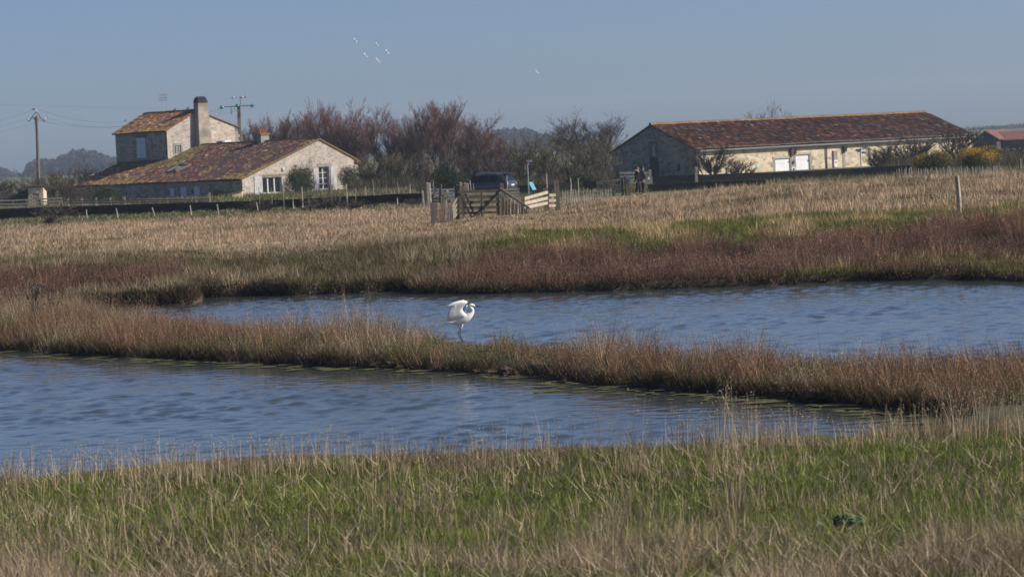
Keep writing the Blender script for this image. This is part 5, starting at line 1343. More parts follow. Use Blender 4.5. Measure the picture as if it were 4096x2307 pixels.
# small stone trough hut at the end of the front wall
def trough():
    d = 240.0; b = foot(948, d); b[2] = zat(800, 948, d); k = d / FPX
    T = thing('stone_kennel', b, 'small lichened stone kennel at the corner of the farmhouse', 'kennel')
    h = zat(768, 948, d) - b[2]
    mb = MB(); mb.hexa([b + np.array([x * k, y, 0]) for x, y in ((-18, 0), (20, 0.2), (20, 1.2), (-18, 1.2))] + [b + np.array([x * k, y, z]) for x, y, z in ((-18, 0, h * 0.72), (20, 0.2, h), (20, 1.2, h), (-18, 1.2, h * 0.72))]); mb.build('body', M['barn_stone'], T)
    mb = MB(); mb.prism([b + np.array([-36 * k, -0.1, h * 0.68]), b + np.array([22 * k, 0.1, h + 0.03]), b + np.array([22 * k, 1.35, h + 0.03]), b + np.array([-36 * k, 1.3, h * 0.68])], ZV * 0.07); mb.build('roof_slab', M['moss'], T)
trough()

def pole_wood():
    d = 300.0; top = U(146, 465, d); b = foot(158, d)
    T = thing('power_pole', b, 'brown wooden power pole with three insulators at left', 'pole')
    ax = top - b
    mb = MB(); mb.tube([b - ZV * 0.3, b + ax * 0.5, top], [0.21, 0.17, 0.12], 8); mb.build('shaft', M['pole_wood'], T)
    mb = MB(); mb.box(top - ZV * 0.95 + np.array([-0.14, -0.05, 0]), (0.06, 0.09, 1.7)); mb.build('bracket_plate', M['rust'], T)
    k = d / FPX; q = lambda zx, zy: U(100 + zx / 18.14, 420 + zy / 18.14, d)
    mb = MB(); mb.tube([q(200, 1195), q(330, 1165), q(480, 960), q(600, 760), q(740, 590), q(830, 560), q(900, 600), q(1090, 870), q(1300, 1120), q(1380, 1175), q(1490, 1185)], 0.04, 5)
    mb.tube([q(580, 860), q(650, 990), q(780, 1110)], 0.04, 5); mb.tube([q(1050, 940), q(960, 1040), q(900, 1090)], 0.03, 5); mb.build('crossarm', M['rust'], T)
    for zx, zy in ((810, 560), (200, 1180), (1470, 1170)):
        mb = MB(); c = q(zx, zy); mb.tube([c, c + ZV * 0.12, c + ZV * 0.14, c + ZV * 0.22, c + ZV * 0.24, c + ZV * 0.34], [0.03, 0.03, 0.085, 0.075, 0.09, 0.05], 8); mb.build('insulator', M['porcelain'], T)
    for zx in (550, 670):
        mb = MB(); c = q(zx, 325); mb.tube([c - np.array([0.08, 0, 0.01]), c + np.array([0.08, 0, 0.02])], 0.05, 6); mb.build('wire_clamp', M['dark'], T)
pole_wood()

def pole_concrete():
    d = 352.0; zz = lambda zx, zy: U(860 + zx / 10.365, 360 + zy / 10.365, d)
    top = zz(985, 640); b = foot(966, d)
    T = thing('power_pole', b, 'concrete power pole with green glass insulators behind the tower', 'pole')
    mb = MB()
    w0, w1 = 0.26, 0.19
    mb.hexa([b + np.array([x * w0, y * w0, -0.2]) for x, y in ((-1, -1), (1, -1), (1, 1), (-1, 1))] + [top + np.array([x * w1, y * w1, 0]) for x, y in ((-1, -1), (1, -1), (1, 1), (-1, 1))]); mb.build('shaft', M['concrete'], T)
    o = np.array([0, -0.26, 0])
    mb = MB(); mb.bar(zz(270, 718) + o, zz(1650, 637) + o, 0.10, 0.09); mb.build('crossarm', M['rust'], T)
    for zx, zy in ((300, 730), (945, 655), (1560, 655)):
        c = zz(zx, zy) + o * 1.8; mb = MB()
        mb.tube([c + np.array([-0.24, 0, 0.0]), c + np.array([-0.2, 0, 0]), c + np.array([-0.1, 0, 0]), c + np.array([0.08, 0, 0]), c + np.array([0.2, 0, 0])], [0.05, 0.16, 0.2, 0.19, 0.07], 10); mb.build('insulator', M['green_glass'], T, True)
    mb = MB(); mb.tube([zz(1070, 620) + o, zz(1048, 290) + o], 0.035, 5); mb.build('top_rod', M['rust'], T)
    mb = MB(); mb.tube([zz(670, 720) + o, zz(690, 1010) + o], 0.035, 5); mb.build('drop_rod', M['dark'], T)
    for pts in (((180, 760), (155, 900), (170, 990), (230, 950), (300, 810)), ((1425, 720), (1480, 890), (1510, 745)), ((800, 720), (700, 980), (870, 740))):
        mb = MB(); mb.tube([zz(*p) + o for p in pts], 0.014, 4); mb.build('jumper_wire', M['wire'], T)
    lx = zz(0, 355); 
    for i, (zx, zy, lab) in enumerate(((757, 325, 'grey marker ball on the thin top wire, left of the rod'), (1127, 310, 'grey marker ball on the thin top wire, beside the rod'), (1285, 285, 'rightmost grey marker ball on the thin top wire'))):
        c = zz(zx, zy) + o * 1.2; r = 0.13
        B_ = thing('marker_ball', c, lab, 'marker ball', 'marker balls on the top wire')
        mb = MB(); mb.ball(c, r, 12, 8); mb.build('sphere', M['steel'], B_, True)
        mb = MB(); mb.tube([c - np.array([0.19, 0, 0]), c + np.array([0.19, 0, 0])], 0.03, 6); mb.build('clamp', M['dark'], B_)
pole_concrete()

def wire(label, pts, r=0.011, sag=0.0):
    """pts: (px, py, d) control points joined by a smooth sagging line"""
    P = [U(*p) for p in pts]; out = []
    for a, b in zip(P[:-1], P[1:]):
        for i in range(10):
            t = i / 10; out.append(a * (1 - t) + b * t - ZV * sag * 4 * t * (1 - t))
    out.append(P[-1]); mb = MB(); mb.tube(out, r, 4)
    return mb.build('power_line', M['wire'], None, True, label, 'wire', 'overhead power lines')
wire('upper wire running left from the wooden power pole', [(-300, 510, 265), (136, 439, 300)], sag=0.5)
wire('middle wire running left from the wooden power pole', [(-300, 540, 265), (112, 471, 300)], sag=0.5)
wire('lowest wire running left from the wooden power pole', [(-300, 560, 268), (180, 476, 300)], sag=0.5)
wire('upper wire from the wooden power pole towards the tower', [(146, 436, 300), (505, 486, 326), (870, 440, 352)], sag=0.55)
wire('middle wire from the wooden power pole towards the tower', [(182, 470, 300), (505, 503, 326), (880, 432, 352)], sag=0.5)
wire('lowest wire from the wooden power pole towards the tower', [(112, 471, 299.8), (505, 504, 326.4), (990, 430, 352)], sag=0.5)
wire('faint thin wire crossing high above the tower', [(-300, 403, 300), (0, 417, 316), (340, 428, 330), (700, 436, 345), (932, 391, 352), (990, 387, 352)], 0.008, 0.05)

# ================================================================== FENCES AND PENS
def vpost(name, label, px, ytop, d, w, mat='wood', group=None, base=None, lean=0.0, cat='post', round_=True, parent=None):
    b = foot(px, d) if base is None else U(px, base, d)
    zt = zat(ytop, px, d); mb = MB()
    t = np.array([b[0] + lean, b[1], zt])
    if round_: mb.tube([b - ZV * 0.15, (b + t) / 2 + np.array([w * 0.1, 0, 0]), t], [w * 0.55, w * 0.5, w * 0.45], 7)
    else: mb.bar(b - ZV * 0.15, t, w, w, (0, 1, 0))
    return mb.build(name, M[mat], parent, label=label, cat=cat, group=group)
# wire fence posts before the wall
GP = 'grey wire fence posts in front of the field wall'
for i, (px, yt, yb, ln, lab) in enumerate(((347, 838, 877, 0.0, 'leftmost grey fence post in front of the field wall'), (472, 833, 874, -0.10, 'second grey fence post from the left before the wall'), (619, 829, 866, -0.16, 'palest leaning fence post before the wall, below the tower'), (765, 821, 862, -0.05, 'grey fence post before the wall, below the skylight'), (875, 817, 864, -0.08, 'grey fence post before the wall, below the kennel'), (1033, 810, 849, -0.10, 'pale leaning fence post before the wall, below the french door'), (1175, 808, 838, -0.04, 'short pale fence post before the wall, below the olive bush'), (1590, 792, 822, 0.0, 'small pale post before the wall near the dark gates'))):
    p = hit(px, yb, 150, 230); d = p[1] * 1.0
    vpost('fence_post', lab, px, yt, d, 0.085, 'wood_pale', GP, None, ln)
# posts of the garden fence on top of the wall
GQ = 'thin stakes of the garden fence above the field wall'
stakes = [(1040, 748, 'stake before the french door shutter'), (1089, 751, 'stake in the middle of the french door'), (1136, 742, 'stake left of the olive bush'), (1173, 760, 'short stake below the olive bush'), (1211, 748, 'thick pale stake below the olive bush'), (1236, 755, 'short stake left of the tall window'), (1327, 738, 'stake before the right shutter of the tall window'), (1361, 752, 'short stake right of the tall window'), (1389, 736, 'thick pale stake before the flowering bush'), (1424, 751, 'short stake right of the flowering bush'), (1465, 745, 'pale stake between flowering bush and laurel'), (1495, 717, 'tallest grey stake before the laurel bush'), (1546, 740, 'stake below the laurel bush'), (1596, 727, 'slanting stake right of the laurel bush'), (1641, 735, 'pale stake left of the dark gates'), (1737, 720, 'stake behind the dark gates'), (1768, 738, 'short stake right behind the dark gates'), (1888, 720, 'white leaning stake before the car door'), (1896, 732, 'short stake before the car door'), (2031, 702, 'pale stake right of the car'), (2136, 718, 'stake right of the blue panel'), (2189, 696, 'tall pale stake left of the thick gate post'), (2285, 712, 'pale stake right of the thick gate post'), (2315, 712, 'stake behind the pale paling fence')]
for px, yt, lab in stakes:
    vpost('fence_stake', 'thin ' + lab if not lab.split()[0] in ('thick', 'tallest', 'pale', 'white', 'short', 'tall', 'slanting') else lab, px, yt, 212.5 if px < 1690 else 208, 0.09 if 'thick' in lab else 0.065, 'wood_pale' if ('pale' in lab or 'white' in lab) else 'wood', GQ, None, -0.08 if ('slant' in lab or 'lean' in lab) else 0.0, 'stake')

def rail_fence(name, label, posts, rails, d0, d1, pw=0.12, mat='wood', rmat='wood'):
    """posts: (px, top, base); rails: ((px0,y0),(px1,y1)) in photograph pixels"""
    x0, x1 = posts[0][0], posts[-1][0]; dd = lambda px: d0 + (d1 - d0) * (px - x0) / (x1 - x0)
    T = thing(name, U(posts[0][0], posts[0][2], dd(posts[0][0])), label, 'fence')
    for px, yt, yb in posts:
        p = U(px, yb, dd(px)); t = zat(yt, px, dd(px)); mb = MB()
        gz_ = tz(p[0], p[1]); mb.bar(np.array([p[0], p[1], min(p[2], gz_) - 0.1]), np.array([p[0], p[1], t]), pw, pw, (0, 1, 0)); mb.build('post', M[mat], T)
    for (ax, ay), (bx, by) in rails:
        mb = MB(); mb.bar(U(ax, ay, dd(ax)) - np.array([0, pw * 0.7, 0]), U(bx, by, dd(bx)) - np.array([0, pw * 0.7, 0]), 0.05, 0.10); mb.build('rail', M[rmat], T)
    return T
rail_fence('rail_fence', 'pale three rail fence at the left edge above the wall', [(-60, 800, 840), (52, 801, 834), (107, 798, 832), (160, 796, 824), (246, 790, 814)], [((-60, 804), (52, 802)), ((52, 802), (107, 799)), ((107, 799), (160, 797)), ((160, 797), (246, 792)), ((-60, 817), (52, 816)), ((52, 816), (107, 814)), ((107, 814), (160, 810)), ((160, 808), (246, 804)), ((-60, 828), (52, 829)), ((52, 829), (107, 825)), ((107, 825), (160, 822))], 231, 231, 0.13, 'wood', 'wood_pale')
pb = [(273, 797), (328, 793), (385, 792), (442, 790), (499, 787), (554, 800), (612, 799), (667, 795), (722, 797), (779, 793), (839, 770)]
rl = []
for (a, at_), (b, bt) in zip(pb[:-1], pb[1:]):
    for o in (4, 14):
        ya = 803 + (a - 273) * -0.003 + o * 0.85 - 2; yb_ = 803 + (b - 273) * -0.003 + o * 0.85 - 2
        rl.append(((a, ya - 0.010 * (a - 273)), (b, yb_ - 0.010 * (b - 273))))
rail_fence('rail_fence', 'low two rail fence along the shaded front of the farmhouse', [(x, y, 820 - 0.02 * (x - 273)) for x, y in pb], rl, 229, 222, 0.12, 'wood_pale', 'wood')

def board(T, p, q, h=0.13, w=0.035, mat='wood', name='board'):
    mb = MB(); mb.bar(p, q, w, h); return mb.build(name, M[mat], T)
Z6 = lambda x, y: (1600 + x / 3.68, 640 + y / 3.68)
def u6(x, y, d): return U(*Z6(x, y), d)
def pen():
    d = 150.0
    def post(T, x, y0, y1, dd, w, mat='wood', name='post'):
        b = u6(x, y1, dd); t = zat(Z6(x, y0)[1], Z6(x, y0)[0], dd); g_ = tz(b[0], b[1]); mb = MB()
        mb.bar(np.array([b[0], b[1], min(b[2], g_) - 0.15]), np.array([b[0], b[1], t]), w, w, (0, 1, 0)); return mb.build(name, M[mat], T)
    # front gate
    T = thing('field_gate', u6(850, 880, d), 'dark five bar wooden gate at the front of the sheep pen', 'gate')
    for ya, yb, h in ((475, 450, 0.13), (550, 538, 0.13), (628, 612, 0.14), (705, 690, 0.13), (785, 770, 0.13)):
        board(T, u6(845, ya, d - 0.05), u6(1470, yb, d + 1.0), h, 0.04, 'wood_dark')
    for (x0, y0), (x1, y1), dz in (((870, 490), (1060, 850), 0.02), ((1060, 850), (1450, 480), 0.5)):
        board(T, u6(x0, y0, d + 0.05), u6(x1, y1, d + dz + 0.1), 0.075, 0.035, 'wood_dark', 'brace')
    for x in (865, 1205): board(T, u6(x, 470, d + 0.2), u6(x + 4, 870, d + 0.2), 0.10, 0.04, 'wood_dark', 'stile')
    post(T, 850, 395, 880, d + 0.12, 0.17, 'wood_dark', 'gate_post'); post(T, 1450, 425, 860, d + 1.2, 0.16, 'wood_dark', 'gate_post')
    # back panel of the pen, sunlit
    T = thing('pen_panel', u6(940, 860, d + 6), 'pale slatted back panel seen through the dark gate', 'fence', 'panels of the sheep pen')
    for y in (497, 590, 640, 720, 830): board(T, u6(960, y + 6, d + 6), u6(1480, y - 4, d + 6), 0.12, 0.04, 'wood_pale')
    for x in (940, 1210): post(T, x, 465, 850, d + 6.1, 0.13, 'wood')
    for (x0, y0), (x1, y1) in (((960, 500), (1120, 850)), ((1120, 850), (1420, 500))): board(T, u6(x0, y0, d + 5.9), u6(x1, y1, d + 5.9), 0.10, 0.03, 'wood_dark', 'brace')
    # left wing: rails running towards the camera
    T = thing('pen_panel', u6(780, 870, d - 3), 'short wing of rails at the left side of the dark gate', 'fence', 'panels of the sheep pen')
    for y0, y1 in ((560, 700), (645, 770), (720, 830), (790, 868)):
        board(T, u6(842, y0, d + 0.3), u6(765, y1, d - 4.0), 0.13, 0.04, 'wood')
    post(T, 768, 690, 880, d - 4.0, 0.12, 'wood')
    # split pickets leaning at the left
    T = thing('paling_fence', u6(620, 880, d - 5), 'ragged leaning split pickets left of the dark gate', 'fence', 'paling fences')
    for x, y0, ln, pl in ((575, 700, 0.02, 0), (600, 660, 0.03, 0), (622, 632, 0.03, 0), (645, 575, 0.05, 0), (663, 565, 0.14, 1), (690, 655, 0.08, 1), (705, 625, 0.06, 0), (722, 690, 0.1, 1), (738, 640, 0.05, 0), (752, 650, 0.12, 1), (770, 740, 0.03, 0)):
        b = u6(x - 4, 865 + (x % 7), d - 5); t = u6(x + ln * 160, y0, d - 5); mb = MB(); mb.tube([b - ZV * 0.1, (b + t) / 2 + np.array([0.02, 0, 0]), t], [0.028, 0.027, 0.018], 5); mb.build('picket', M['wood_pale' if pl else 'wood'], T)
    for y in (720, 800):
        mb = MB(); mb.tube([u6(560, y + 6, d - 4.95), u6(775, y - 4, d - 4.95)], 0.008, 4); mb.build('wire', M['wire'], T)
    mb = MB(); b = u6(505, 865, d - 5); mb.bar(b - ZV * 0.2, np.array([b[0], b[1], zat(810, 1737, d - 5)]), 0.34, 0.22, (0, 1, 0)); mb.build('square_post', M['wood'], None, label='thick square grey post at the left corner of the pen', cat='post', group='thick square posts')
    # right wing: dark pickets dropping to the right, with a rail on top
    T = thing('paling_fence', u6(1480, 780, d), 'dark split pickets falling away right of the gate', 'fence', 'paling fences')
    n = 26
    for i in range(n):
        t = i / (n - 1); x = 1482 + 400 * t; y0 = 515 + 190 * t - 40 * ((i * 7) % 5 == 2) + 12 * ((i * 3) % 4); dd = d + 1.2 - 7 * t
        b = u6(x, 790 - 30 * t, dd); tp = u6(x + 6, y0, dd); pale = i in (9, 16)
        mb = MB(); mb.tube([b - ZV * 0.1, (b + tp) / 2 + np.array([0.01 * ((i % 3) - 1), 0, 0]), tp], [0.028, 0.027, 0.018], 5); mb.build('picket', M['wood_pale' if pale else 'wood_dark' if i % 3 else 'wood'], T)
    board(T, u6(1475, 425, d + 1.2), u6(1905, 712, d - 6), 0.12, 0.05, 'wood', 'top_rail')
    # right panel: three pale boards rising to the right
    T = thing('pen_panel', u6(1800, 700, d + 2), 'three pale sloping boards at the right side of the pen', 'fence', 'panels of the sheep pen')
    for (ya, yb) in ((570, 475), (640, 560), (705, 632)): board(T, u6(1830, ya, d + 2), u6(2170, yb, d + 6), 0.15, 0.045, 'wood_pale')
    post(T, 1810, 570, 690, d + 2.1, 0.16, 'wood'); post(T, 2158, 412, 700, d + 6.2, 0.27, 'wood')
    # link panel to the thick post
    T = thing('pen_panel', u6(2200, 690, d + 7), 'three short rails left of the thick gate post', 'fence', 'panels of the sheep pen')
    for y in (518, 597, 672): board(T, u6(2190, y, d + 7), u6(2290, y - 2, d + 7.3), 0.13, 0.045, 'wood_pale')
    mb = MB(); b = u6(2320, 700, d + 7.5); mb.bar(b - ZV * 0.3, np.array([b[0], b[1], zat(Z6(0, 300)[1], Z6(2320, 0)[0], d + 7.5)]), 0.27, 0.27, (0, 1, 0)); mb.build('square_post', M['wood'], None, label='thickest tall square wooden post right of the pen', cat='post', group='thick square posts')
    # rear pale panel
    T = thing('pen_panel', u6(1650, 600, d + 18), 'pale four board panel behind the right wing of the pen', 'fence', 'panels of the sheep pen')
    for y in (432, 478, 520, 565): board(T, u6(1540, y + 8, d + 18), u6(1758, y - 6, d + 18), 0.11, 0.04, 'wood_pale')
    post(T, 1745, 415, 610, d + 18.1, 0.14, 'wood')
    for x, y0, lab in ((1513, 340, 'square post behind the top right corner of the gate'), (930, 385, 'squat post behind the left end of the gate')):
        b = u6(x, 620, d + 14); mb = MB(); mb.bar(b - ZV * 0.6, np.array([b[0], b[1], zat(Z6(0, y0)[1], Z6(x, 0)[0], d + 14)]), 0.22, 0.2, (0, 1, 0)); mb.build('square_post', M['wood'], None, label=lab, cat='post', group='thick square posts')
    # stone gate pillars
    for x0, x1, y0, lab in ((888, 928, 322, 'slim pale stone pillar left of the lichened one'), (955, 1028, 335, 'orange lichened stone pillar behind the gate'), (400, 464, 330, 'tall white stone pillar at the dark double gate'), (328, 360, 445, 'short stone pillar left of the white one')):
        dd = 196.0; b = u6((x0 + x1) / 2, 600, dd); zt = zat(Z6(0, y0)[1], Z6((x0 + x1) / 2, 0)[0], dd); w = (x1 - x0) / 3.68 * dd / FPX
        mb = MB(); zb = tz(b[0], b[1]) - 0.1
        mb.hexa([np.array([b[0] + sx * w / 2, b[1] + sy * 0.2, zb]) for sx, sy in ((-1, -1), (1, -1), (1, 1), (-1, 1))] + [np.array([b[0] + sx * w / 2 * 0.9 - 0.02, b[1] + sy * 0.18, zt - (0.05 if sx > 0 else 0)]) for sx, sy in ((-1, -1), (1, -1), (1, 1), (-1, 1))])
        mb.build('stone_pillar', M['lichen_stone' if 'lichen' in lab else 'pillar_stone'], None, label=lab, cat='pillar', group='stone gate pillars', bevel=0.03)
    # dark double gate
    for a, b_, lab, sg in ((400, 590, 'left leaf of the dark blue grey double gate', 1), (595, 830, 'right leaf of the dark blue grey double gate', -1)):
        T = thing('double_gate_leaf', u6(a, 640, 197), lab, 'gate', 'leaves of the dark double gate')
        for y in (432, 478, 522, 567, 612): board(T, u6(a, y + 6, 197), u6(b_, y - 2, 198), 0.11, 0.04, 'wood_shaded')
        (x0, y0), (x1, y1) = ((a + 15, 610), (b_ - 20, 440)) if sg > 0 else ((a + 10, 440), (b_ - 30, 600))
        board(T, u6(x0, y0, 196.8), u6(x1, y1, 197.6), 0.10, 0.04, 'wood_shaded', 'brace')
        for x in (a + 6, b_ - 6): board(T, u6(x, 640, 196.9), u6(x, 420, 197.0), 0.10, 0.05, 'wood_shaded', 'stile')
        if sg > 0: mb = MB(); mb.box(u6(520, 428, 196.7), (0.22, 0.02, 0.11)); mb.build('blue_tag', M['sign_blue'], T)
        else: mb = MB(); mb.box(u6(700, 455, 196.7), (0.16, 0.02, 0.13)); mb.build('white_tag', M['paint_white'], T)
M['lichen_stone'] = plain('lichened_stone', (0.36, 0.33, 0.28), (0.36, 0.20, 0.05), 3.5, 0.95, 0.5)
M['pillar_stone'] = plain('white_pillar_stone', (0.52, 0.48, 0.42), (0.34, 0.31, 0.27), 4, 0.95, 0.5)
M['sign_blue'] = plain('sign_blue', (0.03, 0.12, 0.42), (0.025, 0.1, 0.36), 5, 0.5)
M['sign_teal'] = plain('sign_teal', (0.03, 0.26, 0.38), (0.03, 0.23, 0.34), 5, 0.5)
M['sign_cyan'] = plain('light_blue_panel', (0.16, 0.42, 0.55), (0.13, 0.37, 0.5), 5, 0.5)
pen()

def paling(label, px0, px1, ytop0, ytop1, ybot, d0, d1, step, mat, seed, h=0.02):
    rng = random.Random(seed); T = thing('paling_fence', U(px0, ybot, d0), label, 'fence', 'paling fences'); n = int((px1 - px0) / step)
    for i in range(n + 1):
        t = i / n; px = px0 + (px1 - px0) * t + rng.uniform(-2, 2); d = d0 + (d1 - d0) * t; yt = ytop0 + (ytop1 - ytop0) * t + rng.uniform(-4, 5)
        b = foot(px, d); tp = np.array([b[0] + rng.uniform(-0.06, 0.06), b[1], zat(yt, px, d)])
        mb = MB(); mb.tube([b - ZV * 0.1, (b + tp) / 2 + np.array([rng.uniform(-0.02, 0.02), 0, 0]), tp], [h, h * 1.05, h * 0.8], 5); mb.build('picket', M[mat if rng.random() < 0.7 else 'wood'], T)
    for yo in (10, 26):
        mb = MB(); mb.tube([U(px0 - 4, ytop0 + yo, d0 - 0.03), U(px1 + 4, ytop1 + yo, d1 - 0.03)], 0.008, 4); mb.build('wire', M['wire'], T)
    return T
paling('pale chestnut paling running right from the thick gate post', 2252, 2446, 762, 754, 800, 168, 186, 9.0, 'wood_pale', 1, 0.026)
paling('long grey paling along the meadow before the gorse', 3590, 4010, 672, 664, 700, 176, 178, 9.5, 'wood_pale', 2, 0.028)
Z7 = lambda x, y: (2440 + x / 8.06, 620 + y / 8.06)
def u7(x, y, d): return U(*Z7(x, y), d)
def by_walkers():
    T = thing('board_fence', u7(340, 1000, 207), 'pale board fence section right behind the two walkers', 'fence')
    for y0, y1 in ((585, 572), (700, 680), (805, 790), (915, 905)):
        board(T, u7(345, y0, 207), u7(1335, y1, 207), 0.13, 0.04, 'wood_pale')
    for x, yt in ((345, 545), (508, 550), (650, 520), (780, 530), (1165, 540)):
        b = u7(x, 990, 207.1); mb = MB(); mb.bar(b, np.array([b[0], b[1], zat(Z7(0, yt)[1], Z7(x, 0)[0], 207.1)]), 0.07, 0.05, (0, 1, 0)); mb.build('upright', M['wood_pale'], T)
    b = u7(1310, 900, 207.2); mb = MB(); mb.bar(b - ZV * 0.2, np.array([b[0], b[1], zat(Z7(0, 470)[1], Z7(1310, 0)[0], 207.2)]), 0.17, 0.14, (0, 1, 0)); mb.build('end_post', M['wood_pale'], T)
    # waymark post
    T = thing('waymark_post', foot(Z7(600, 0)[0], 200), 'wooden post with square blue sign and white arrowhead', 'signpost')
    b = foot(Z7(600, 0)[0], 200); zt = zat(Z7(0, 680)[1], Z7(600, 0)[0], 200)
    mb = MB(); mb.bar(b - ZV * 0.2, np.array([b[0], b[1], zt]), 0.28, 0.16, (0, 1, 0)); mb.build('post', M['wood'], T)
    c = u7(603, 790, 199.86); c[1] = b[1] - 0.10; mb = MB(); mb.box(c, (0.26, 0.02, 0.27)); s = mb.build('blue_sign', M['sign_teal'], T)
    for sg in (-1, 1):
        mb = MB(); mb.bar(c + np.array([0, -0.016, 0.05]), c + np.array([sg * 0.055, -0.016, -0.035]), 0.008, 0.035, (0, 1, 0)); mb.build('arrow_stroke', M['paint_white'], s)
    for x, w, yt, lab in ((415, 0.16, 770, 'dark squat post left of the waymark post'), (105, 0.17, 925, 'short grey post at the end of the pale paling'), (500, 0.10, 690, 'dark post touching the waymark post')):
        vpost('square_post', lab, Z7(x, 0)[0], Z7(0, yt)[1], 201 if x < 500 else 200.6, w, 'wood_dark' if 'dark' in lab else 'wood', 'thick square posts', round_=False)
by_walkers()
# big single posts
b = hit(3838, 862, 80, 130); zt = zat(705, 3826, b[1]); mb = MB()
mb.tube([b - ZV * 0.2, b * 0.6 + np.array([b[0] - 0.02, b[1], zt]) * 0.4 + np.array([0.015, 0, 0]), np.array([b[0] - 0.03, b[1], zt])], [0.085, 0.075, 0.068], 9)
mb.build('fence_post', M['wood_pale'], None, label='tall lone round fence post in the meadow at right', cat='post')
T = thing('label_post', foot(2787, 222), 'pale wooden post with small white label at the barn corner', 'signpost')
b = foot(2787, 222); mb = MB(); mb.bar(b, np.array([b[0], b[1], zat(667, 2787, 222)]), 0.2, 0.16, (0, 1, 0)); mb.build('post', M['wood_pale'], T)
c = U(2788, 677, 221.85); c[1] = b[1] - 0.10; mb = MB(); mb.box(c, (0.12, 0.02, 0.15)); mb.build('label_plate', M['paint_white'], T)
mb = MB(); a = hit(3700, 742, 100, 200); e = U(3740, 668, a[1]); mb.tube([a - ZV * 0.1, a * 0.5 + e * 0.5 + np.array([-0.05, 0, 0.02]), e], [0.03, 0.022, 0.01], 5); mb.tube([a * 0.4 + e * 0.6, a * 0.25 + e * 0.75 + np.array([-0.22, 0, 0.05])], [0.012, 0.005], 4)
mb.build('dead_stick', M['wood_dark'], None, label='thin dead stick leaning in the meadow grass before the gorse', cat='stick', kind='thing' if False else None)
mb = MB(); b = foot(4082, 215); mb.tube([b, np.array([b[0], b[1], zat(632, 4082, 215)])], [0.1, 0.08], 7); mb.build('fence_post', M['wood'], None, label='grey fence post at the right edge beside the gorse', cat='post')

def signpost(name, label, px, ytop, ybase, d, arms, extra):
    b = foot(px, d); zt = zat(ytop, px, d)
    T = thing(name, b, label, 'signpost'); mb = MB(); mb.tube([b, np.array([b[0], b[1], zt])], 0.045, 8); mb.build('pole', M['steel'], T)
    for x0, x1, y, mat in arms:
        p, q = U(x0, y, d - 0.25), U(x1, y, d - 0.25); q[2] = p[2]; h = 0.075; tipdir = 1 if abs(x1 - px) > abs(x0 - px) else -1
        L, Rr = (p, q) if p[0] < q[0] else (q, p)
        tip = 0.07 if tipdir > 0 else -0.07
        poly = [L - ZV * h, Rr - ZV * h, Rr + ZV * h, L + ZV * h]
        if tipdir > 0: poly.insert(2, Rr + np.array([0.08, 0, 0]))
        else: poly.append(L - np.array([0.08, 0, 0]))
        mb = MB(); mb.prism(poly, np.array([0, 0.03, 0])); mb.build('sign_arm', M[mat], T)
    for x0, x1, y0, y1, mat in extra:
        p, q = U(x0, y0, d - 0.32), U(x1, y1, d - 0.32); mb = MB(); mb.box((p + q) / 2, (abs(q[0] - p[0]), 0.03, abs(q[2] - p[2]))); mb.build('badge', M[mat], T)
M['sign_red'] = plain('faded_red_sign', (0.16, 0.05, 0.05), (0.12, 0.04, 0.04), 5, 0.6)
M['sign_pale'] = plain('pale_sign_back', (0.40, 0.39, 0.38), (0.32, 0.31, 0.3), 5, 0.6)
M['sign_lilac'] = plain('lilac_badge', (0.55, 0.50, 0.70), (0.5, 0.45, 0.66), 5, 0.6)
signpost('signpost', 'slim signpost with a pale and a dark red arm right of the car', 2116, 642, 760, 209, [(2114, 2128, 645, 'sign_pale'), (2112, 2088, 652, 'sign_red')], [(2111, 2117, 653, 659, 'sign_lilac'), (2112, 2121, 659, 665, 'sign_blue')])
signpost('signpost', 'signpost with red, pale, teal and blue arms before the barn', 3445, 590, 668, 244, [(3443, 3422, 600, 'sign_red'), (3447, 3466, 593, 'sign_pale'), (3442, 3428, 606, 'sign_cyan'), (3447, 3460, 611, 'sign_blue')], [])
def blue_panel():
    d = 206.0; b = foot(2126, d)
    T = thing('information_panel', b, 'light blue slanted information panel right of the first signpost', 'panel')
    q = [U(2114, 729, d + 0.2), U(2130, 728, d + 0.5), U(2146, 758, d - 0.3), U(2131, 760, d - 0.6)]
    mb = MB(); mb.prism(q, np.array([0.0, 0.06, -0.04])); mb.build('panel_board', M['sign_cyan'], T)
    for px in (2124, 2138):
        p = foot(px, d + 0.3); mb = MB(); mb.tube([p, np.array([p[0], p[1], zat(745, px, d + 0.3)])], 0.03, 6); mb.build('leg', M['dark'], T)
blue_panel()

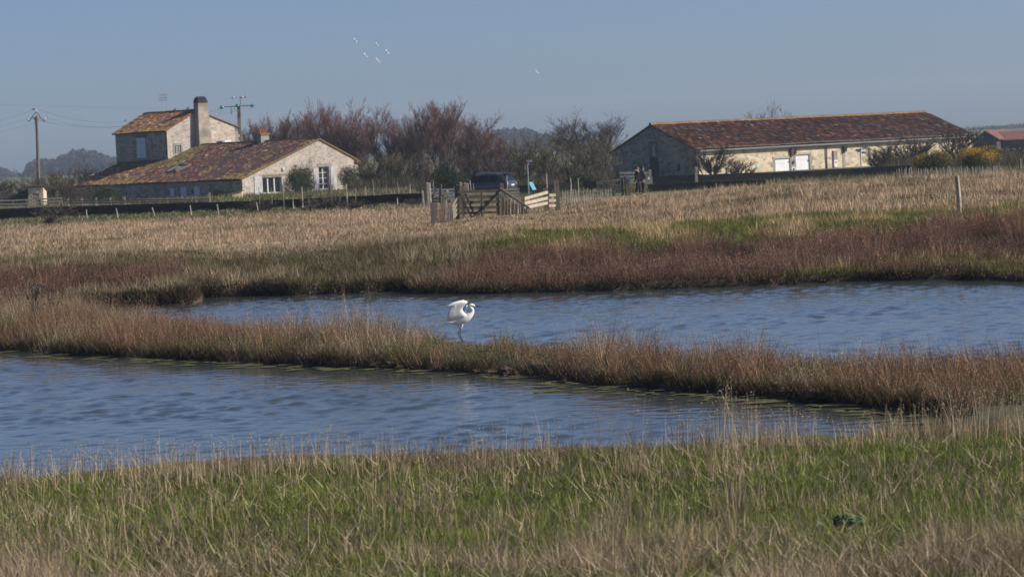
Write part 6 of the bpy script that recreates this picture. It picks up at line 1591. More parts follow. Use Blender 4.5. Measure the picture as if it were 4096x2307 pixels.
# distant farm shed on the right horizon
def far_shed():
    d = 430.0; k = d / FPX; b = foot(3945, d)
    T = thing('distant_shed', b, 'distant dark gabled shed with long red roof at right edge', 'shed')
    za, ze = zat(527, 3940, d) - b[2], zat(556, 3985, d) - b[2]
    x0, xm, x1 = -45 * k, -4 * k, 42 * k
    mb = MB(); mb.prism([b + np.array([x0, 0, 0]), b + np.array([x1, 0, 0]), b + np.array([x1, 0, ze]), b + np.array([xm, 0, za]), b + np.array([x0, 0, ze - 0.3])], np.array([6.0, 16, 0])); mb.build('walls', M['dark_cladding'], T)
    z2 = zat(530, 4050, d) - b[2]
    ov = np.array([6.0, 16, 0]); up = np.array([0, 0, 0.12])
    mb = MB(); mb.prism([b + np.array([x1 + 0.3, -0.3, ze - 0.1]), b + np.array([xm, -0.3, za + 0.05]), b + np.array([xm, -0.3, za + 0.05]) + ov, b + np.array([x1 + 0.3, -0.3, ze - 0.1]) + ov], up); mb.build('roof', M['old_red_roof'], T)
    mb = MB(); mb.prism([b + np.array([x0 - 0.3, -0.3, ze - 0.4]), b + np.array([xm - 0.01, -0.3, za + 0.05]), b + np.array([xm - 0.01, -0.3, za + 0.05]) + ov, b + np.array([x0 - 0.3, -0.3, ze - 0.4]) + ov], up); mb.build('roof', M['old_red_roof'], T)
    # long wing behind it
    c = np.array([x1 + 0.4, 3.0, 0]); L = 9.0
    mb = MB(); mb.prism([b + c, b + c + np.array([0, 6, 0]), b + c + np.array([0, 6, z2 - 0.9]), b + c + np.array([0, 3, z2]), b + c + np.array([0, 0, z2 - 1.1])], np.array([L, 0, 0])); mb.build('wing', M['dark_cladding'], T)
    mb = MB(); mb.prism([b + c + np.array([-0.1, -0.3, z2 - 1.15]), b + c + np.array([-0.1, 3, z2 + 0.05]), b + c + np.array([-0.1, 3, z2 + 0.17]), b + c + np.array([-0.1, -0.3, z2 - 1.03])], np.array([L, 0, 0])); mb.build('wing_roof', M['old_red_roof'], T)
M['dark_cladding'] = plain('dark_grey_cladding', (0.045, 0.055, 0.07), (0.03, 0.04, 0.05), 2, 0.8)
M['old_red_roof'] = plain('old_red_roof', (0.22, 0.10, 0.075), (0.13, 0.065, 0.055), 2, 0.9)
far_shed()

# ================================================================== CAR
def car():
    d = 212.0
    c = foot(1940, d); c[2] = zat(695, 1940, d) - 1.66
    # the car points away to the left: its tail is at the right
    yaw = rad(158)
    fx = np.array([math.cos(yaw), math.sin(yaw), 0.0]); fy = np.array([-math.sin(yaw), math.cos(yaw), 0.0])   # forward, left
    T = thing('parked_car', c, 'dark blue grey station wagon parked by the gates, tail towards the right', 'car')
    P = lambda x, y, z: c + fx * x + fy * y + ZV * z
    M['car_paint'] = plain('slate_car_paint', (0.045, 0.055, 0.085), (0.04, 0.05, 0.078), 1, 0.28, metal=0.5, coat=0.8)
    M['car_glass'] = plain('tinted_glass', (0.012, 0.014, 0.02), (0.01, 0.012, 0.016), 1, 0.05)
    M['tyre'] = plain('tyre_rubber', (0.02, 0.02, 0.02), (0.014, 0.014, 0.014), 5, 0.85)
    M['lamp_red'] = plain('red_lamp', (0.5, 0.02, 0.02), (0.42, 0.015, 0.015), 5, 0.2)
    M['lamp_white'] = plain('clear_lamp', (0.8, 0.78, 0.78), (0.7, 0.68, 0.68), 5, 0.2)
    # body: sections along the length (x, half width, z bottom, z belt, roof half width, z roof)
    sec = [(-2.15, 0.78, 0.50, 0.95, 0.72, 1.00), (-2.08, 0.88, 0.36, 1.02, 0.80, 1.12), (-1.75, 0.91, 0.34, 1.04, 0.66, 1.56), (-1.45, 0.91, 0.34, 1.05, 0.64, 1.63), (-0.4, 0.91, 0.30, 1.04, 0.65, 1.66), (0.35, 0.91, 0.30, 1.02, 0.64, 1.60), (1.15, 0.90, 0.32, 1.0, 0.74, 1.06), (1.9, 0.86, 0.36, 0.92, 0.74, 0.97), (2.12, 0.76, 0.45, 0.75, 0.66, 0.80)]
    vs = []; fs = []; n = 8
    for x, hw, zb, zm, rw, zr in sec:
        vs += [P(x, -hw * 0.94, zb), P(x, hw * 0.94, zb), P(x, hw, (zb + zm) / 2), P(x, hw * 0.97, zm), P(x, rw, zr - 0.06), P(x, rw * 0.7, zr), P(x, -rw * 0.7, zr), P(x, -rw, zr - 0.06), P(x, -hw * 0.97, zm), P(x, -hw, (zb + zm) / 2)]
    n = 10
    for i in range(len(sec) - 1):
        for k in range(n): fs.append((i * n + k, i * n + (k + 1) % n, (i + 1) * n + (k + 1) % n, (i + 1) * n + k))
    fs += [tuple(range(n)), tuple((len(sec) - 1) * n + k for k in range(n))]
    mb = MB(); mb.add(vs, fs); body = mb.build('body', M['car_paint'], T, True)
    def pane(name, q, mat, par=T, off=0.012):
        q = [np.asarray(p) for p in q]; nn = unit(np.cross(q[1] - q[0], q[2] - q[0])); ctr = sum(q) / len(q)
        if np.dot(nn, ctr - P(0, 0, 1.0)) < 0: nn = -nn
        mb = MB(); mb.prism([p + nn * off for p in q], -nn * 0.02); return mb.build(name, M[mat], par)
    side = lambda x, z, s: P(x, s * (0.90 - (z - 1.04) * 0.45), z)
    for s in (1, -1):
        pane('side_window', [side(-1.42, 1.10, s), side(-0.72, 1.09, s), side(-0.72, 1.52, s), side(-1.36, 1.48, s)], 'car_glass')
        pane('side_window', [side(-0.66, 1.09, s), side(0.10, 1.08, s), side(0.10, 1.52, s), side(-0.66, 1.53, s)], 'car_glass')
        pane('side_window', [side(0.16, 1.08, s), side(0.92, 1.07, s), side(0.45, 1.46, s), side(0.16, 1.50, s)], 'car_glass')
        mb = MB(); mb.tube([P(-1.4, s * 0.60, 1.60), P(-1.3, s * 0.60, 1.70), P(0.2, s * 0.60, 1.71), P(0.35, s * 0.60, 1.60)], 0.022, 6); mb.build('roof_rail', M['steel'], T)
        mb = MB(); mb.ball(P(0.78, s * 1.0, 1.08), (0.10, 0.10, 0.085), 8, 6); mb.build('mirror', M['car_paint'], T, True)
        for x in (-1.35, 1.32):
            mb = MB(); o = P(x, s * 0.76, 0.34); mb.tube([o - fy * s * 0.11, o - fy * s * 0.09, o + fy * s * 0.1, o + fy * s * 0.12], [0.30, 0.34, 0.34, 0.31], 18); w = mb.build('wheel', M['tyre'], T)
            mb = MB(); mb.tube([o + fy * s * 0.115, o + fy * s * 0.135], [0.22, 0.19], 14); mb.build('rim', M['steel'], w)
        mb = MB(); mb.box(P(-2.0, s * 0.80, 0.90), (0.22, 0.16, 0.30), fx, fy, ZV); l = mb.build('tail_light', M['lamp_red'], T, bevel=0.03)
        mb = MB(); mb.box(P(-2.06, s * 0.80, 0.90), (0.14, 0.10, 0.11), fx, fy, ZV); mb.build('reverse_lamp', M['lamp_white'], l)
        mb = MB(); mb.box(P(1.98, s * 0.62, 0.78), (0.2, 0.28, 0.16), fx, fy, ZV); mb.build('headlight', M['lamp_white'], T, bevel=0.03)
    pane('rear_window', [P(-2.06, -0.68, 1.14), P(-2.06, 0.68, 1.14), P(-1.79, 0.58, 1.50), P(-1.79, -0.58, 1.50)], 'car_glass', off=0.02)
    pane('windscreen', [P(1.12, -0.70, 1.08), P(1.12, 0.70, 1.08), P(0.42, 0.58, 1.56), P(0.42, -0.58, 1.56)], 'car_glass', off=0.02)
    mb = MB(); mb.box(P(-1.80, 0, 1.60), (0.3, 1.15, 0.05), fx, fy, ZV); mb.build('spoiler', M['car_paint'], T, bevel=0.015)
    mb = MB(); mb.box(P(-2.14, 0, 0.52), (0.14, 1.66, 0.26), fx, fy, ZV); mb.build('rear_bumper', M['dark'], T, bevel=0.04)
    mb = MB(); mb.box(P(-2.165, 0, 0.80), (0.02, 0.5, 0.11), fx, fy, ZV); mb.build('number_plate', M['paint_white'], T)
    mb = MB(); o = P(-2.12, 0, 0.98); mb.tube([o, o - fx * 0.03], 0.06, 10); mb.build('tailgate_emblem', M['steel'], T)
    mb = MB(); mb.tube([P(-1.6, 0.1, 1.62), P(-1.85, 0.1, 1.78)], 0.01, 5); mb.build('aerial', M['dark'], T)
car()

# ================================================================== PEOPLE
def skin(name, verts, edges, radii, mat, parent, sub=2, root=0):
    me = bpy.data.meshes.new(name); me.from_pydata([tuple(v) for v in verts], edges, []); o = bpy.data.objects.new(name, me); COL.objects.link(o)
    md = o.modifiers.new('skin', 'SKIN'); md.use_smooth_shade = True
    for i, r in enumerate(radii):
        r = (r, r) if np.isscalar(r) else r
        me.skin_vertices[0].data[i].radius = r; me.skin_vertices[0].data[i].use_root = (i == root)
    o.modifiers.new('sub', 'SUBSURF').levels = sub; o.modifiers['sub'].render_levels = sub
    dg = bpy.context.evaluated_depsgraph_get(); m2 = bpy.data.meshes.new_from_object(o.evaluated_get(dg))
    bpy.data.objects.remove(o); m2.name = name; m2.polygons.foreach_set('use_smooth', np.ones(len(m2.polygons), bool))
    m2.materials.clear()
    return link(name, m2, mat, parent)
M['skin'] = plain('skin', (0.42, 0.24, 0.17), (0.38, 0.21, 0.15), 10, 0.6)
M['cloth_black'] = plain('black_cloth', (0.012, 0.012, 0.016), (0.008, 0.008, 0.011), 8, 0.9, 0.2)
M['cloth_navy'] = plain('dark_denim', (0.014, 0.018, 0.030), (0.009, 0.012, 0.02), 8, 0.9, 0.2)
M['cloth_grey'] = plain('purple_grey_jacket', (0.075, 0.07, 0.085), (0.055, 0.05, 0.062), 5, 0.9, 0.2)
M['scarf'] = plain('cream_pink_scarf', (0.60, 0.48, 0.43), (0.42, 0.26, 0.24), 14, 0.9, 0.3)
M['hair'] = plain('auburn_hair', (0.07, 0.022, 0.014), (0.04, 0.015, 0.01), 20, 0.7)
M['shoe'] = plain('dark_shoe', (0.02, 0.018, 0.018), (0.014, 0.013, 0.013), 6, 0.7)
M['paper'] = plain('pale_blue_paper', (0.30, 0.38, 0.58), (0.2, 0.28, 0.48), 9, 0.8)

def person(px, d, ytop, face, label, coat, legs, hair, scarf=None, hood=None, coat_len=0.45, armpose=0, paper=False):
    b = foot(px, d); zt = zat(ytop, px, d); H = zt - b[2]
    T = thing('person', b, label, 'person', None)
    a = rad(face); F = np.array([math.cos(a), math.sin(a), 0]); S = np.array([-math.sin(a), math.cos(a), 0])   # forward, left
    L = lambda f, s, z: F * f * H + S * s * H + ZV * z * H
    # skeleton: pelvis root, spine, neck, head, arms, legs in stride
    V = [L(0, 0, 0.52), L(0.0, 0, 0.62), L(0.0, 0, 0.74), L(0.005, 0, 0.81), L(0.01, 0, 0.855), L(0.02, 0, 0.895), L(0.022, 0, 0.94), L(0.012, 0, 0.975)]
    R = [0.075, 0.072, 0.085, 0.06, 0.032, 0.045, 0.055, 0.04]
    E = [(0, 1), (1, 2), (2, 3), (3, 4), (4, 5), (5, 6), (6, 7)]
    hands = []
    for s in (1, -1):
        sh = len(V); el = L(0.03 if armpose else -0.02 * s, s * 0.145, 0.645); wr = L(0.13 if armpose else 0.02 * s, s * (0.09 if armpose else 0.14), 0.60 if armpose else 0.50)
        V += [L(0, s * 0.10, 0.80), el, wr]; R += [0.042, 0.032, 0.022]; E += [(3, sh), (sh, sh + 1), (sh + 1, sh + 2)]
        hp = wr; dr = unit(wr - el) * 0.05 * H
        V.append(hp + dr * 0.9); R.append((0.026, 0.016)); pi_ = len(V) - 1; E.append((sh + 2, pi_))
        for q in range(4):
            o = S * (q - 1.5) * 0.012 * H
            i = len(V); V += [hp + dr * 1.4 + o, hp + dr * (1.9 + 0.12 * (1.5 - abs(q - 1.3))) + o + F * 0.01 * H]; R += [0.0065, 0.005]; E += [(pi_, i), (i, i + 1)]
        i = len(V); V += [hp + dr * 0.9 + F * 0.022 * H, hp + dr * 1.3 + F * 0.03 * H]; R += [0.007, 0.0055]; E += [(pi_, i), (i, i + 1)]
        hp_ = len(V); st = 0.045 * s
        V += [L(0, s * 0.05, 0.49), L(0.02 + st * 0.6, s * 0.052, 0.28), L(-0.01 + st * 1.4, s * 0.05, 0.055), L(0.06 + st * 1.4, s * 0.055, 0.022)]
        R += [0.062, 0.042, 0.028, 0.025]; E += [(0, hp_), (hp_, hp_ + 1), (hp_ + 1, hp_ + 2), (hp_ + 2, hp_ + 3)]
        hands.append((hp, hp_))
    body = skin('body', V, E, [tuple(np.array(r) * H) if not np.isscalar(r) else r * H for r in R], M['skin'], T)
    # coat: torso and sleeves
    CV = [L(0, 0, 0.60), L(0, 0, 0.70), L(0, 0, 0.79), L(0.005, 0, 0.84), L(-0.005, 0, 0.52), L(-0.005, 0, coat_len)]; CR = [0.098, 0.102, 0.088, 0.055, 0.10, 0.095]; CE = [(0, 1), (1, 2), (2, 3), (0, 4), (4, 5)]
    for s in (1, -1):
        i = len(CV); CV += [L(0, s * 0.105, 0.80), L(0.03 if armpose else -0.02 * s, s * 0.15, 0.645), L(0.12 if armpose else 0.018 * s, s * (0.092 if armpose else 0.142), 0.605 if armpose else 0.515)]
        CR += [0.054, 0.045, 0.034]; CE += [(2, i), (i, i + 1), (i + 1, i + 2)]
    skin('coat', CV, CE, [r * H for r in CR], M[coat], T)
    for s in (1, -1):
        st = 0.045 * s
        TV = [L(0, s * 0.045, 0.50), L(0.02 + st * 0.6, s * 0.052, 0.28), L(-0.01 + st * 1.4, s * 0.05, 0.07)]
        skin('trouser_leg', TV, [(0, 1), (1, 2)], [0.075 * H, 0.052 * H, 0.040 * H], M[legs], T)
        SV = [L(-0.03 + st * 1.4, s * 0.05, 0.028), L(0.03 + st * 1.4, s * 0.053, 0.026), L(0.085 + st * 1.4, s * 0.056, 0.018)]
        skin('shoe', SV, [(0, 1), (1, 2)], [0.032 * H, 0.032 * H, 0.022 * H], M['shoe'], T)
    mb = MB(); mb.ball(b + L(0.005, 0, 0.952), np.array([0.058, 0.058, 0.056]) * H, 12, 8)
    mb.v = [tuple(p) for p in mb.v]; hr = mb.build('hair', M[hair], T, True)
    fc = b + L(0.078, 0, 0.925)
    mb = MB(); mb.tube([b + L(0.070, 0, 0.935), b + L(0.092, 0, 0.912), b + L(0.072, 0, 0.908)], [0.006 * H, 0.011 * H, 0.004 * H], 6); mb.build('nose', M['skin'], T, True)
    for s in (1, -1):
        mb = MB(); mb.ball(b + L(0.070, s * 0.022, 0.935), 0.007 * H, 6, 5); mb.build('eye', M['dark'], T)
        mb = MB(); mb.ball(b + L(0.01, s * 0.058, 0.925), np.array([0.012, 0.008, 0.018]) * H, 6, 5); mb.build('ear', M['skin'], T)
    mb = MB(); mb.box(b + L(0.071, 0, 0.893), (0.008 * H, 0.032 * H, 0.006 * H), F, S, ZV); mb.build('mouth', M['red'], T)
    if scarf:
        mb = MB(); mb.tube([b + L(0.075 * math.cos(t), 0.07 * math.sin(t), 0.845 + 0.012 * math.sin(3 * t) - 0.015 * math.cos(t)) for t in np.linspace(0, 2 * math.pi, 17)], 0.034 * H, 8, False); sc_ = mb.build('scarf', M[scarf], T, True)
        mb = MB(); mb.tube([b + L(0.075, 0.01, 0.84), b + L(0.115, 0.015, 0.78), b + L(0.12, 0.02, 0.70)], [0.03 * H, 0.034 * H, 0.03 * H], 7); mb.build('scarf_end', M[scarf], sc_, True)
    if hood:
        mb = MB(); mb.tube([b + L(-0.02 + 0.065 * math.cos(t), 0.075 * math.sin(t), 0.85 - 0.02 * math.cos(t)) for t in np.linspace(0.6, 2 * math.pi - 0.6, 12)], 0.03 * H, 7); mb.build('hood', M[hood], T, True)
    if paper:
        hp = hands[1][0]; mb = MB(); mb.box(b + hp + F * 0.06 * H - ZV * 0.02, (0.13, 0.012, 0.15), unit(F + 0.4 * S), unit(S - 0.4 * F), ZV); mb.build('folded_map', M['paper'], None, label='pale folded map in the hand of the grey jacketed walker', cat='map')
person(2553, 201.0, 666, -20, 'walker in long black coat with pale pink scarf and auburn hair', 'cloth_black', 'cloth_navy', 'hair', scarf='scarf', coat_len=0.40)
M['cloth_hair'] = plain('dark_hair', (0.018, 0.014, 0.012), (0.012, 0.01, 0.009), 20, 0.7)
person(2573, 198.5, 665, 25, 'walker in hooded purple grey jacket and dark trousers holding a map', 'cloth_grey', 'cloth_navy', 'cloth_hair', hood='cloth_grey', coat_len=0.47, armpose=1, paper=True)

# ================================================================== EGRET
def egret():
    b = hit(1853, 1374, 50, 62); d = b[1]; k = d / FPX / 5.805
    T = thing('egret', b, 'white egret standing on the spit with wings raised, facing right', 'egret')
    M['plume'] = plain('white_plumage', (0.86, 0.86, 0.85), (0.78, 0.78, 0.78), 25, 0.7, 0.12, 60)
    M['horn'] = plain('black_bill', (0.012, 0.012, 0.014), (0.008, 0.008, 0.009), 20, 0.4)
    M['leg'] = plain('black_leg', (0.016, 0.016, 0.018), (0.01, 0.01, 0.011), 20, 0.5)
    M['toe'] = plain('yellowish_toe', (0.30, 0.25, 0.08), (0.2, 0.17, 0.06), 20, 0.6)
    M['eye_yellow'] = plain('pale_eye', (0.5, 0.45, 0.15), (0.4, 0.36, 0.12), 20, 0.3)
    o = np.array([1005, 1300])
    def p(x, y, s=0.0):    # zoomed picture coordinates -> bird's own metres; s is towards the camera
        dx, dz = (x - o[0]) * k, -(y - o[1]) * k
        return b + RGT * np.array([1, 1, 1]) * dx + np.array([RGT[2] * 0, 0, 0]) + UPV * dz - np.array([0, 1, 0]) * s
    def loft(name, pts, mat, parent, n=14):
        """pts: (x, y, half height, half width) along a line, one continuous surface"""
        mb = MB(); rings = []
        for i, (x, y, rh, rw) in enumerate(pts):
            x0, y0 = pts[max(i - 1, 0)][:2]; x1, y1 = pts[min(i + 1, len(pts) - 1)][:2]
            t = np.array([x1 - x0, y1 - y0], float); t /= np.linalg.norm(t); nrm = np.array([-t[1], t[0]])
            ring = []
            for q in range(n):
                th = 2 * math.pi * q / n
                ring.append(p(x + nrm[0] * rh * math.cos(th), y + nrm[1] * rh * math.cos(th), rw * k * math.sin(th)))
            rings.append(ring)
        vs = [q for r in rings for q in r]; fs = []
        for i in range(len(rings) - 1):
            for q in range(n): fs.append((i * n + q, i * n + (q + 1) % n, (i + 1) * n + (q + 1) % n, (i + 1) * n + q))
        fs += [tuple(range(n)), tuple((len(rings) - 1) * n + q for q in range(n))]
        mb.add(vs, fs); return mb.build(name, mat, parent, True)
    # tail - body - S-shaped neck - head, one surface
    loft('body', [(572, 806, 3, 14), (640, 808, 12, 40), (740, 818, 34, 62), (830, 812, 68, 84), (930, 780, 96, 100), (1030, 730, 104, 108), (1110, 680, 92, 100), (1170, 630, 68, 76), (1208, 580, 50, 52), (1222, 535, 42, 42), (1212, 496, 38, 38), (1180, 468, 36, 36), (1152, 440, 36, 34), (1162, 412, 38, 36), (1195, 402, 38, 36), (1232, 408, 30, 28), (1262, 418, 20, 18), (1282, 424, 13, 12)], M['plume'], T)
    bill = loft('bill', [(1262, 416, 15, 12), (1300, 426, 13, 10), (1370, 440, 9, 7), (1430, 450, 5, 4), (1460, 456, 1.5, 1.5)], M['horn'], T, 10)
    for s in (1, -1):
        mb = MB(); mb.ball(p(1237, 410, s * 27 * k), 7 * k, 8, 6); mb.build('eye', M['eye_yellow'], T)
        loft('lore', [(1240, 416, 6, 1), (1262, 418, 5, 1)], M['horn'], bill, 6) if s > 0 else None
    # wings: each a curved sheet of overlapping feathers
    def wing(name, rows, mat):
        """rows: lists of (x, y, s) from the root along the leading edge and back to the trailing edge"""
        R_ = [[p(x, y, s * k) for x, y, s in r] for r in rows]; m = len(R_[0]); mb = MB()
        up = []; dn = []
        for i, r in enumerate(R_):
            for j, q in enumerate(r):
                th = (10 if j == 0 else 5) * k * (1 if 0 < j < m - 1 else 0.5)
                up.append(q + np.array([0, -th, 0])); dn.append(q + np.array([0, th, 0]))
        vs = up + dn; N_ = len(up); fs = []
        for i in range(len(R_) - 1):
            for j in range(m - 1):
                a = i * m + j; fs.append((a, a + 1, a + m + 1, a + m)); fs.append((N_ + a, N_ + a + m, N_ + a + m + 1, N_ + a + 1))
        n_r = len(R_)
        for i in range(n_r - 1):
            a = i * m; fs.append((a, a + m, N_ + a + m, N_ + a)); a = i * m + m - 1; fs.append((a, N_ + a, N_ + a + m, a + m))
        for j in range(m - 1):
            fs.append((j, N_ + j, N_ + j + 1, j + 1)); a = (n_r - 1) * m + j; fs.append((a, a + 1, N_ + a + 1, N_ + a))
        mb.add(vs, fs); return mb.build(name, mat, T, True)
    near = wing('wing', [
        [(1090, 640, 95), (1010, 690, 110), (900, 720, 115), (780, 760, 115), (610, 772, 110)],
        [(1050, 585, 130), (960, 620, 150), (850, 660, 160), (740, 720, 160), (620, 735, 155)],
        [(1000, 530, 170), (920, 560, 195), (820, 610, 210), (730, 660, 215), (645, 705, 215)],
        [(990, 480, 200), (910, 500, 230), (810, 530, 250), (730, 570, 260), (645, 620, 265)],
        [(1020, 425, 225), (930, 435, 255), (830, 455, 280), (750, 480, 295), (680, 510, 300)],
        [(1075, 365, 240), (960, 385, 270), (850, 400, 300), (770, 415, 315), (712, 432, 325)],
        [(1112, 322, 245), (980, 335, 280), (860, 355, 315), (770, 372, 335), (690, 392, 350)],
        [(1085, 295, 245), (960, 308, 285), (850, 330, 325), (750, 352, 350), (645, 382, 370)],
        [(1010, 273, 240), (910, 288, 285), (820, 312, 325), (730, 342, 355), (638, 381, 372)]], M['plume'])
    # flight feathers: narrow vanes along the trailing edge
    fan = [((900, 720), (600, 790), 118), ((880, 705), (588, 765), 130), ((870, 690), (600, 745), 140), ((850, 650), (632, 715), 180), ((840, 610), (636, 672), 220), ((835, 570), (640, 628), 245), ((830, 530), (652, 580), 265), ((830, 490), (668, 535), 285), ((840, 450), (688, 490), 300), ((850, 415), (700, 450), 315), ((860, 380), (690, 415), 330), ((870, 350), (655, 390), 355)]
    for (x0, y0), (x1, y1), s in fan:
        a, e = p(x0, y0, (s - 22) * k), p(x1, y1, (s + 12) * k); ax = unit(e - a); w = unit(np.cross(ax, np.array([0, 1, 0]))) * 20 * k; mid = a * 0.3 + e * 0.7
        mb = MB(); mb.prism([a - w, mid - w * 1.1, e - w * 0.35, e + w * 0.2, mid + w * 1.1, a + w], np.array([0, -3 * k, 0])); mb.build('feather', M['plume'], near)
    wing('wing', [
        [(1105, 640, -60), (1070, 650, -75), (1030, 665, -80), (980, 690, -80), (930, 715, -75)],
        [(1065, 570, -110), (1040, 580, -135), (1010, 590, -150), (975, 610, -155), (935, 640, -150)],
        [(1055, 520, -150), (1035, 525, -180), (1010, 530, -205), (985, 540, -215), (950, 560, -215)],
        [(1085, 460, -180), (1055, 465, -215), (1025, 470, -240), (995, 480, -260), (965, 500, -265)],
        [(1112, 415, -195), (1070, 425, -235), (1030, 440, -265), (1000, 455, -290), (970, 478, -300)]], M['plume'])
    # legs: feathered thigh, black shank with its backward heel, toes
    for s, th, pts in ((1, [(985, 800, 44, 40), (975, 870, 30, 28), (960, 920, 20, 18), (948, 968, 12, 11)], [(947, 960), (932, 1090), (1012, 1285)]), (-1, [(960, 810, 40, 36), (950, 880, 26, 24), (935, 930, 16, 15), (925, 968, 11, 10)], [(924, 960), (886, 1080), (990, 1275)])):
        off = 32 * s * k
        mb = MB(); mb.tube([p(x, y, off) for x, y, _, _ in th], [r * k for _, _, r, _ in th], 10); lg = mb.build('thigh', M['plume'], T, True)
        q = [p(x, y, off) for x, y in pts]; mb = MB(); mb.tube([q[0], q[0] * 0.1 + q[1] * 0.9, q[1], q[1] * 0.9 + q[2] * 0.1, q[2]], [8 * k, 9 * k, 12 * k, 8.5 * k, 8 * k], 8); sh = mb.build('shank', M['leg'], T, True)
        for dx, ds in ((70, 0), (55, 45), (55, -45), (-50, 0)):
            e = p(pts[2][0] + dx, 1306, off + ds * k); mb = MB(); mb.tube([q[2], q[2] * 0.4 + e * 0.6 + ZV * 4 * k, e], [7 * k, 6 * k, 3 * k], 6); mb.build('toe', M['toe'], sh)
egret()

# ================================================================== BIRDS IN THE AIR
def flyer(px, py, d, span_px, tilt, label, white, wing_up=0.25, head=1):
    c = U(px, py, d); k = d / FPX; hs = span_px * k / 2
    T = thing('flying_bird', c, label, 'bird', 'birds in flight')
    a = rad(tilt); X = RGT * math.cos(a) + UPV * math.sin(a); Z = -RGT * math.sin(a) + UPV * math.cos(a); Y = np.array([0, 1.0, 0])
    ax = unit(Y * 0.7 - X * 0.55 * head)
    mb = MB(); bl = hs * 0.42
    mb.tube([c - ax * bl * 1.3, c - ax * bl * 0.9, c - ax * bl * 0.2, c + ax * bl * 0.6, c + ax * bl, c + ax * bl * 1.3], [0.02 * hs, hs * 0.06, hs * 0.13, hs * 0.10, hs * 0.07, hs * 0.02], 8)
    mb.build('body', M['bird_pale' if white else 'bird_dark'], T, True)
    for s in (1, -1):
        mb = MB(); ch = hs * 0.22; r0 = c + Z * 0.02; pts = []
        for t, w, u in ((0.05, 1.0, 0.0), (0.35, 1.05, 0.16), (0.7, 0.7, 0.22), (1.0, 0.12, 0.18)):
            q = r0 + X * s * hs * t + Z * hs * (wing_up * t * (1 if s > 0 else 1.0) + u * 0.4)
            pts.append((q + Y * ch * w * 0.5 + Z * ch * 0.25 * w, q - Y * ch * w * 0.5 - Z * ch * 0.25 * w))
        vs = []; fs = []
        for f_, b_ in pts: vs += [f_, b_, b_ + Z * 0.012, f_ + Z * 0.012]
        for i in range(3):
            for j in range(4): fs.append((i * 4 + j, i * 4 + (j + 1) % 4, i * 4 + 4 + (j + 1) % 4, i * 4 + 4 + j))
        fs += [(0, 1, 2, 3), (12, 13, 14, 15)]
        mb.add(vs, fs); w_ = mb.build('wing', M['bird_pale'], T)
        if not white:
            q0, q1 = pts[2], pts[3]; mb = MB(); tipc = [q0[0], q0[1], q1[1], q1[0]]; mb.prism([v - Y * 0.01 + X * s * 0.01 for v in tipc], Z * 0.02); mb.build('dark_wing_tip', M['bird_dark'], w_)
    mb = MB(); e = c + ax * bl * 1.2; mb.prism([e, e + ax * bl * 0.5 + X * hs * 0.08, e + ax * bl * 0.5 - X * hs * 0.08], Z * 0.015); mb.build('tail', M['bird_pale'], T)
M['bird_pale'] = plain('pale_feathers', (0.80, 0.76, 0.75), (0.66, 0.62, 0.62), 3, 0.8)
M['bird_dark'] = plain('dark_feathers', (0.09, 0.075, 0.085), (0.06, 0.05, 0.06), 3, 0.8)
for px, py, sp, tl, lab, wh, wu in ((1420, 163, 26, -52, 'topmost left bird of the flying flock', False, 0.15), (1505, 180, 24, -50, 'thin V winged bird at the top right of the flock', False, 0.55), (1548, 210, 27, -52, 'rightmost bird of the flying flock', False, 0.12), (1460, 224, 26, -48, 'lower left bird of the flock with dark wing tips', False, 0.35), (1510, 244, 27, -45, 'palest bird at the bottom of the flock', True, 0.18), (2147, 289, 22, -52, 'lone pale bird flying apart to the right', True, 0.12)):
    flyer(px, py, 420.0, sp * 1.15, tl, lab, wh, wu)
def percher(p, label, s=0.16):
    T = thing('perched_bird', p, label, 'bird', 'small perched birds'); mb = MB()
    mb.tube([p + np.array([-s, 0, s * 0.15]), p + np.array([-s * 0.5, 0, s * 0.4]), p + np.array([0.1 * s, 0, s * 0.75]), p + np.array([0.45 * s, 0, s * 1.15]), p + np.array([0.6 * s, 0, s * 1.2])], [0.06 * s, 0.2 * s, 0.42 * s, 0.26 * s, 0.12 * s], 8); mb.build('body', M['bird_dark'], T, True)
    mb = MB(); mb.tube([p + np.array([0.68 * s, 0, s * 1.2]), p + np.array([0.92 * s, 0, s * 1.15])], [0.06 * s, 0.01], 5); mb.build('beak', M['dark'], T)
percher(U(501, 486.5, 325.7), 'small dark bird perched on the wire left of the tower')
hq = HOUSE; rz = hq['tza'] + hq['gz'] + 0.28
pp = onplane(700, 446, hq['Q'](hq['tua'], 0, 0), hq['g']); percher(np.array([pp[0], pp[1], rz]), 'small bird perched midway along the tower ridge', 0.2)
pp = onplane(752, 444, hq['Q'](hq['tua'], 0, 0), hq['g']); percher(np.array([pp[0], pp[1], rz]), 'grey bird perched on the tower ridge beside the chimney', 0.22)

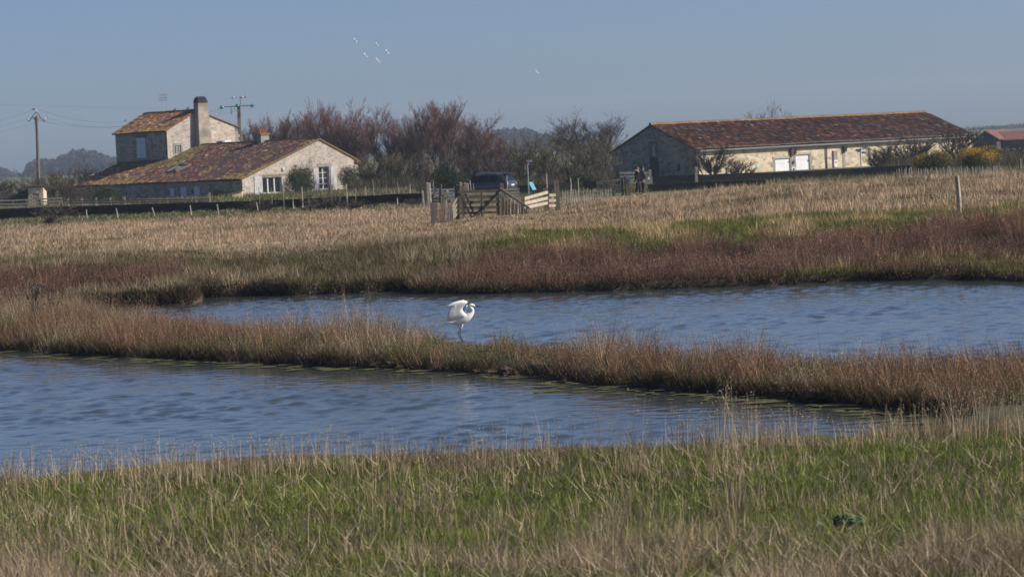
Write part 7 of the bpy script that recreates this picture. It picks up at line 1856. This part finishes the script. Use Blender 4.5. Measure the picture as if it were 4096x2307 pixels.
# ================================================================== SHORE DETAIL
def clod(px, py, size, label, group, mat='mud', seed=0):
    rng = np.random.default_rng(seed + int(px)); c = hit(px, py, 36, 90); bm = bmesh.new(); bmesh.ops.create_icosphere(bm, subdivisions=2, radius=size)
    ph = rng.random(6) * 6
    for v in bm.verts:
        q = v.co / size; f = 1 + 0.22 * math.sin(3 * q.x + ph[0]) * math.sin(4 * q.y + ph[1]) + 0.15 * math.sin(7 * q.z + ph[2] + 3 * q.x) + rng.normal() * 0.05
        v.co = Vector((q.x * 1.3, q.y, max(q.z, -0.5) * 0.75)) * f * size
    me = bpy.data.meshes.new('mud_clod'); bm.to_mesh(me); bm.free()
    o = link('mud_clod', me, M[mat]); o.location = c + ZV * size * 0.2; o.rotation_euler = (0, 0, rng.random() * 6)
    props(o, label, 'mud clod', group)
GC = 'mud clods along the spit shore'
for i, (px, py, s, lab) in enumerate(((1505, 1464, 0.09, 'weedy mud clod at the shore left of the egret'), (1560, 1468, 0.13, 'largest weedy mud clod left below the egret'), (1600, 1476, 0.08, 'small mud clod right of the weedy pair'), (1660, 1478, 0.08, 'mossy clod at the water edge below the egret'), (1760, 1480, 0.06, 'small clod straight below the egret'), (1905, 1490, 0.08, 'rusty clod just right below the egret'), (1965, 1496, 0.11, 'rusty mud clod right below the egret'), (2020, 1492, 0.13, 'larger rusty mud clod at the bend of the spit'), (2060, 1502, 0.08, 'small rusty clod at the bend of the spit'), (3145, 1582, 0.12, 'brown clod on the shore at right centre'), (3255, 1590, 0.15, 'largest brown clod on the right shore'), (3305, 1596, 0.11, 'brown clod right of the largest one'))):
    clod(px, py, s, lab, GC, 'mud', i)
def algae():
    """floating weed and scum along the near shore of the spit"""
    rng = np.random.default_rng(8); mbV = []; mbF = []; o = 0
    edge = np.array(near_far_edge)
    for i in range(330):
        t = rng.random() * (len(edge) - 1.01); j = int(t); q = edge[j] * (1 - t + j) + edge[j + 1] * (t - j)
        away = abs(rng.normal()) * 0.42 + 0.05
        c = q + np.array([rng.normal() * 0.4, -away]); n = 9; ph = rng.random() * 6; rx = 0.06 + 0.22 * rng.random() ** 2; ry = 0.04 + 0.07 * rng.random()
        ang = np.linspace(0, 2 * np.pi, n, endpoint=False); rr = 1 + 0.35 * np.sin(3 * ang + ph) + 0.2 * rng.normal(size=n)
        z = 0.014 + 0.004 * rng.random()
        V = np.stack([c[0] + np.cos(ang) * rx * rr, c[1] + np.sin(ang) * ry * rr, np.full(n, z)], -1)
        mbV.append(np.concatenate([[[c[0], c[1], z + 0.012]], V])); mbF.append(np.array([[0, 1 + a, 1 + (a + 1) % n] for a in range(n)]) + o); o += n + 1
    me = mesh_np('floating_algae', np.concatenate(mbV), np.concatenate(mbF), None, True)
    props(link('floating_algae', me, M['algae']), 'thin yellow green algae floating along the near edge of the spit', 'algae', kind='stuff')
algae()
# dark leaved plant in the foreground
def rosette():
    c = hit(3370, 2120, 19, 30); T = thing('thistle_plant', c, 'dark green leafy plant in the foreground grass at lower right', 'plant'); rng = random.Random(3)
    M['dark_leaf'] = plain('dark_leaf', (0.07, 0.14, 0.055), (0.05, 0.10, 0.045), 12, 0.85)
    for i in range(26):
        a = i * 2.4; l = 0.06 + 0.07 * rng.random(); h = 0.05 + 0.06 * rng.random(); dv = np.array([math.cos(a), math.sin(a), 0]); sv = np.array([-math.sin(a), math.cos(a), 0])
        r = np.array([rng.uniform(-0.16, 0.16), rng.uniform(-0.1, 0.1), 0.02]); p0 = c + r; p1 = p0 + dv * l * 0.5 + ZV * h; p2 = p0 + dv * l + ZV * h * 0.8
        mb = MB(); mb.add([p0 - sv * 0.008, p0 + sv * 0.008, p1 + sv * 0.018, p1 - sv * 0.018, p2], [(0, 1, 2, 3), (3, 2, 4)]); mb.build('leaf', M['dark_leaf'], T)
rosette()

# ================================================================== AIR
hz = MB(); hz.box((0, 1400, 22.5), (2600, 3000, 50)); ho = hz.build('haze', None)
for m_ in list(ho.data.materials): pass
hm = bpy.data.materials.new('haze_air'); hm.use_nodes = True; hm.node_tree.nodes.clear()
_o = hm.node_tree.nodes.new('ShaderNodeOutputMaterial'); _v = hm.node_tree.nodes.new('ShaderNodeVolumePrincipled')
_v.inputs['Color'].default_value = (0.66, 0.80, 1.0, 1); _v.inputs['Density'].default_value = 0.00018; _v.inputs['Anisotropy'].default_value = 0.2
hm.node_tree.links.new(_v.outputs[0], _o.inputs['Volume']); ho.data.materials.append(hm); ho['kind'] = 'stuff'; ho['label'] = 'thin blue haze over the marsh'; ho['category'] = 'haze'
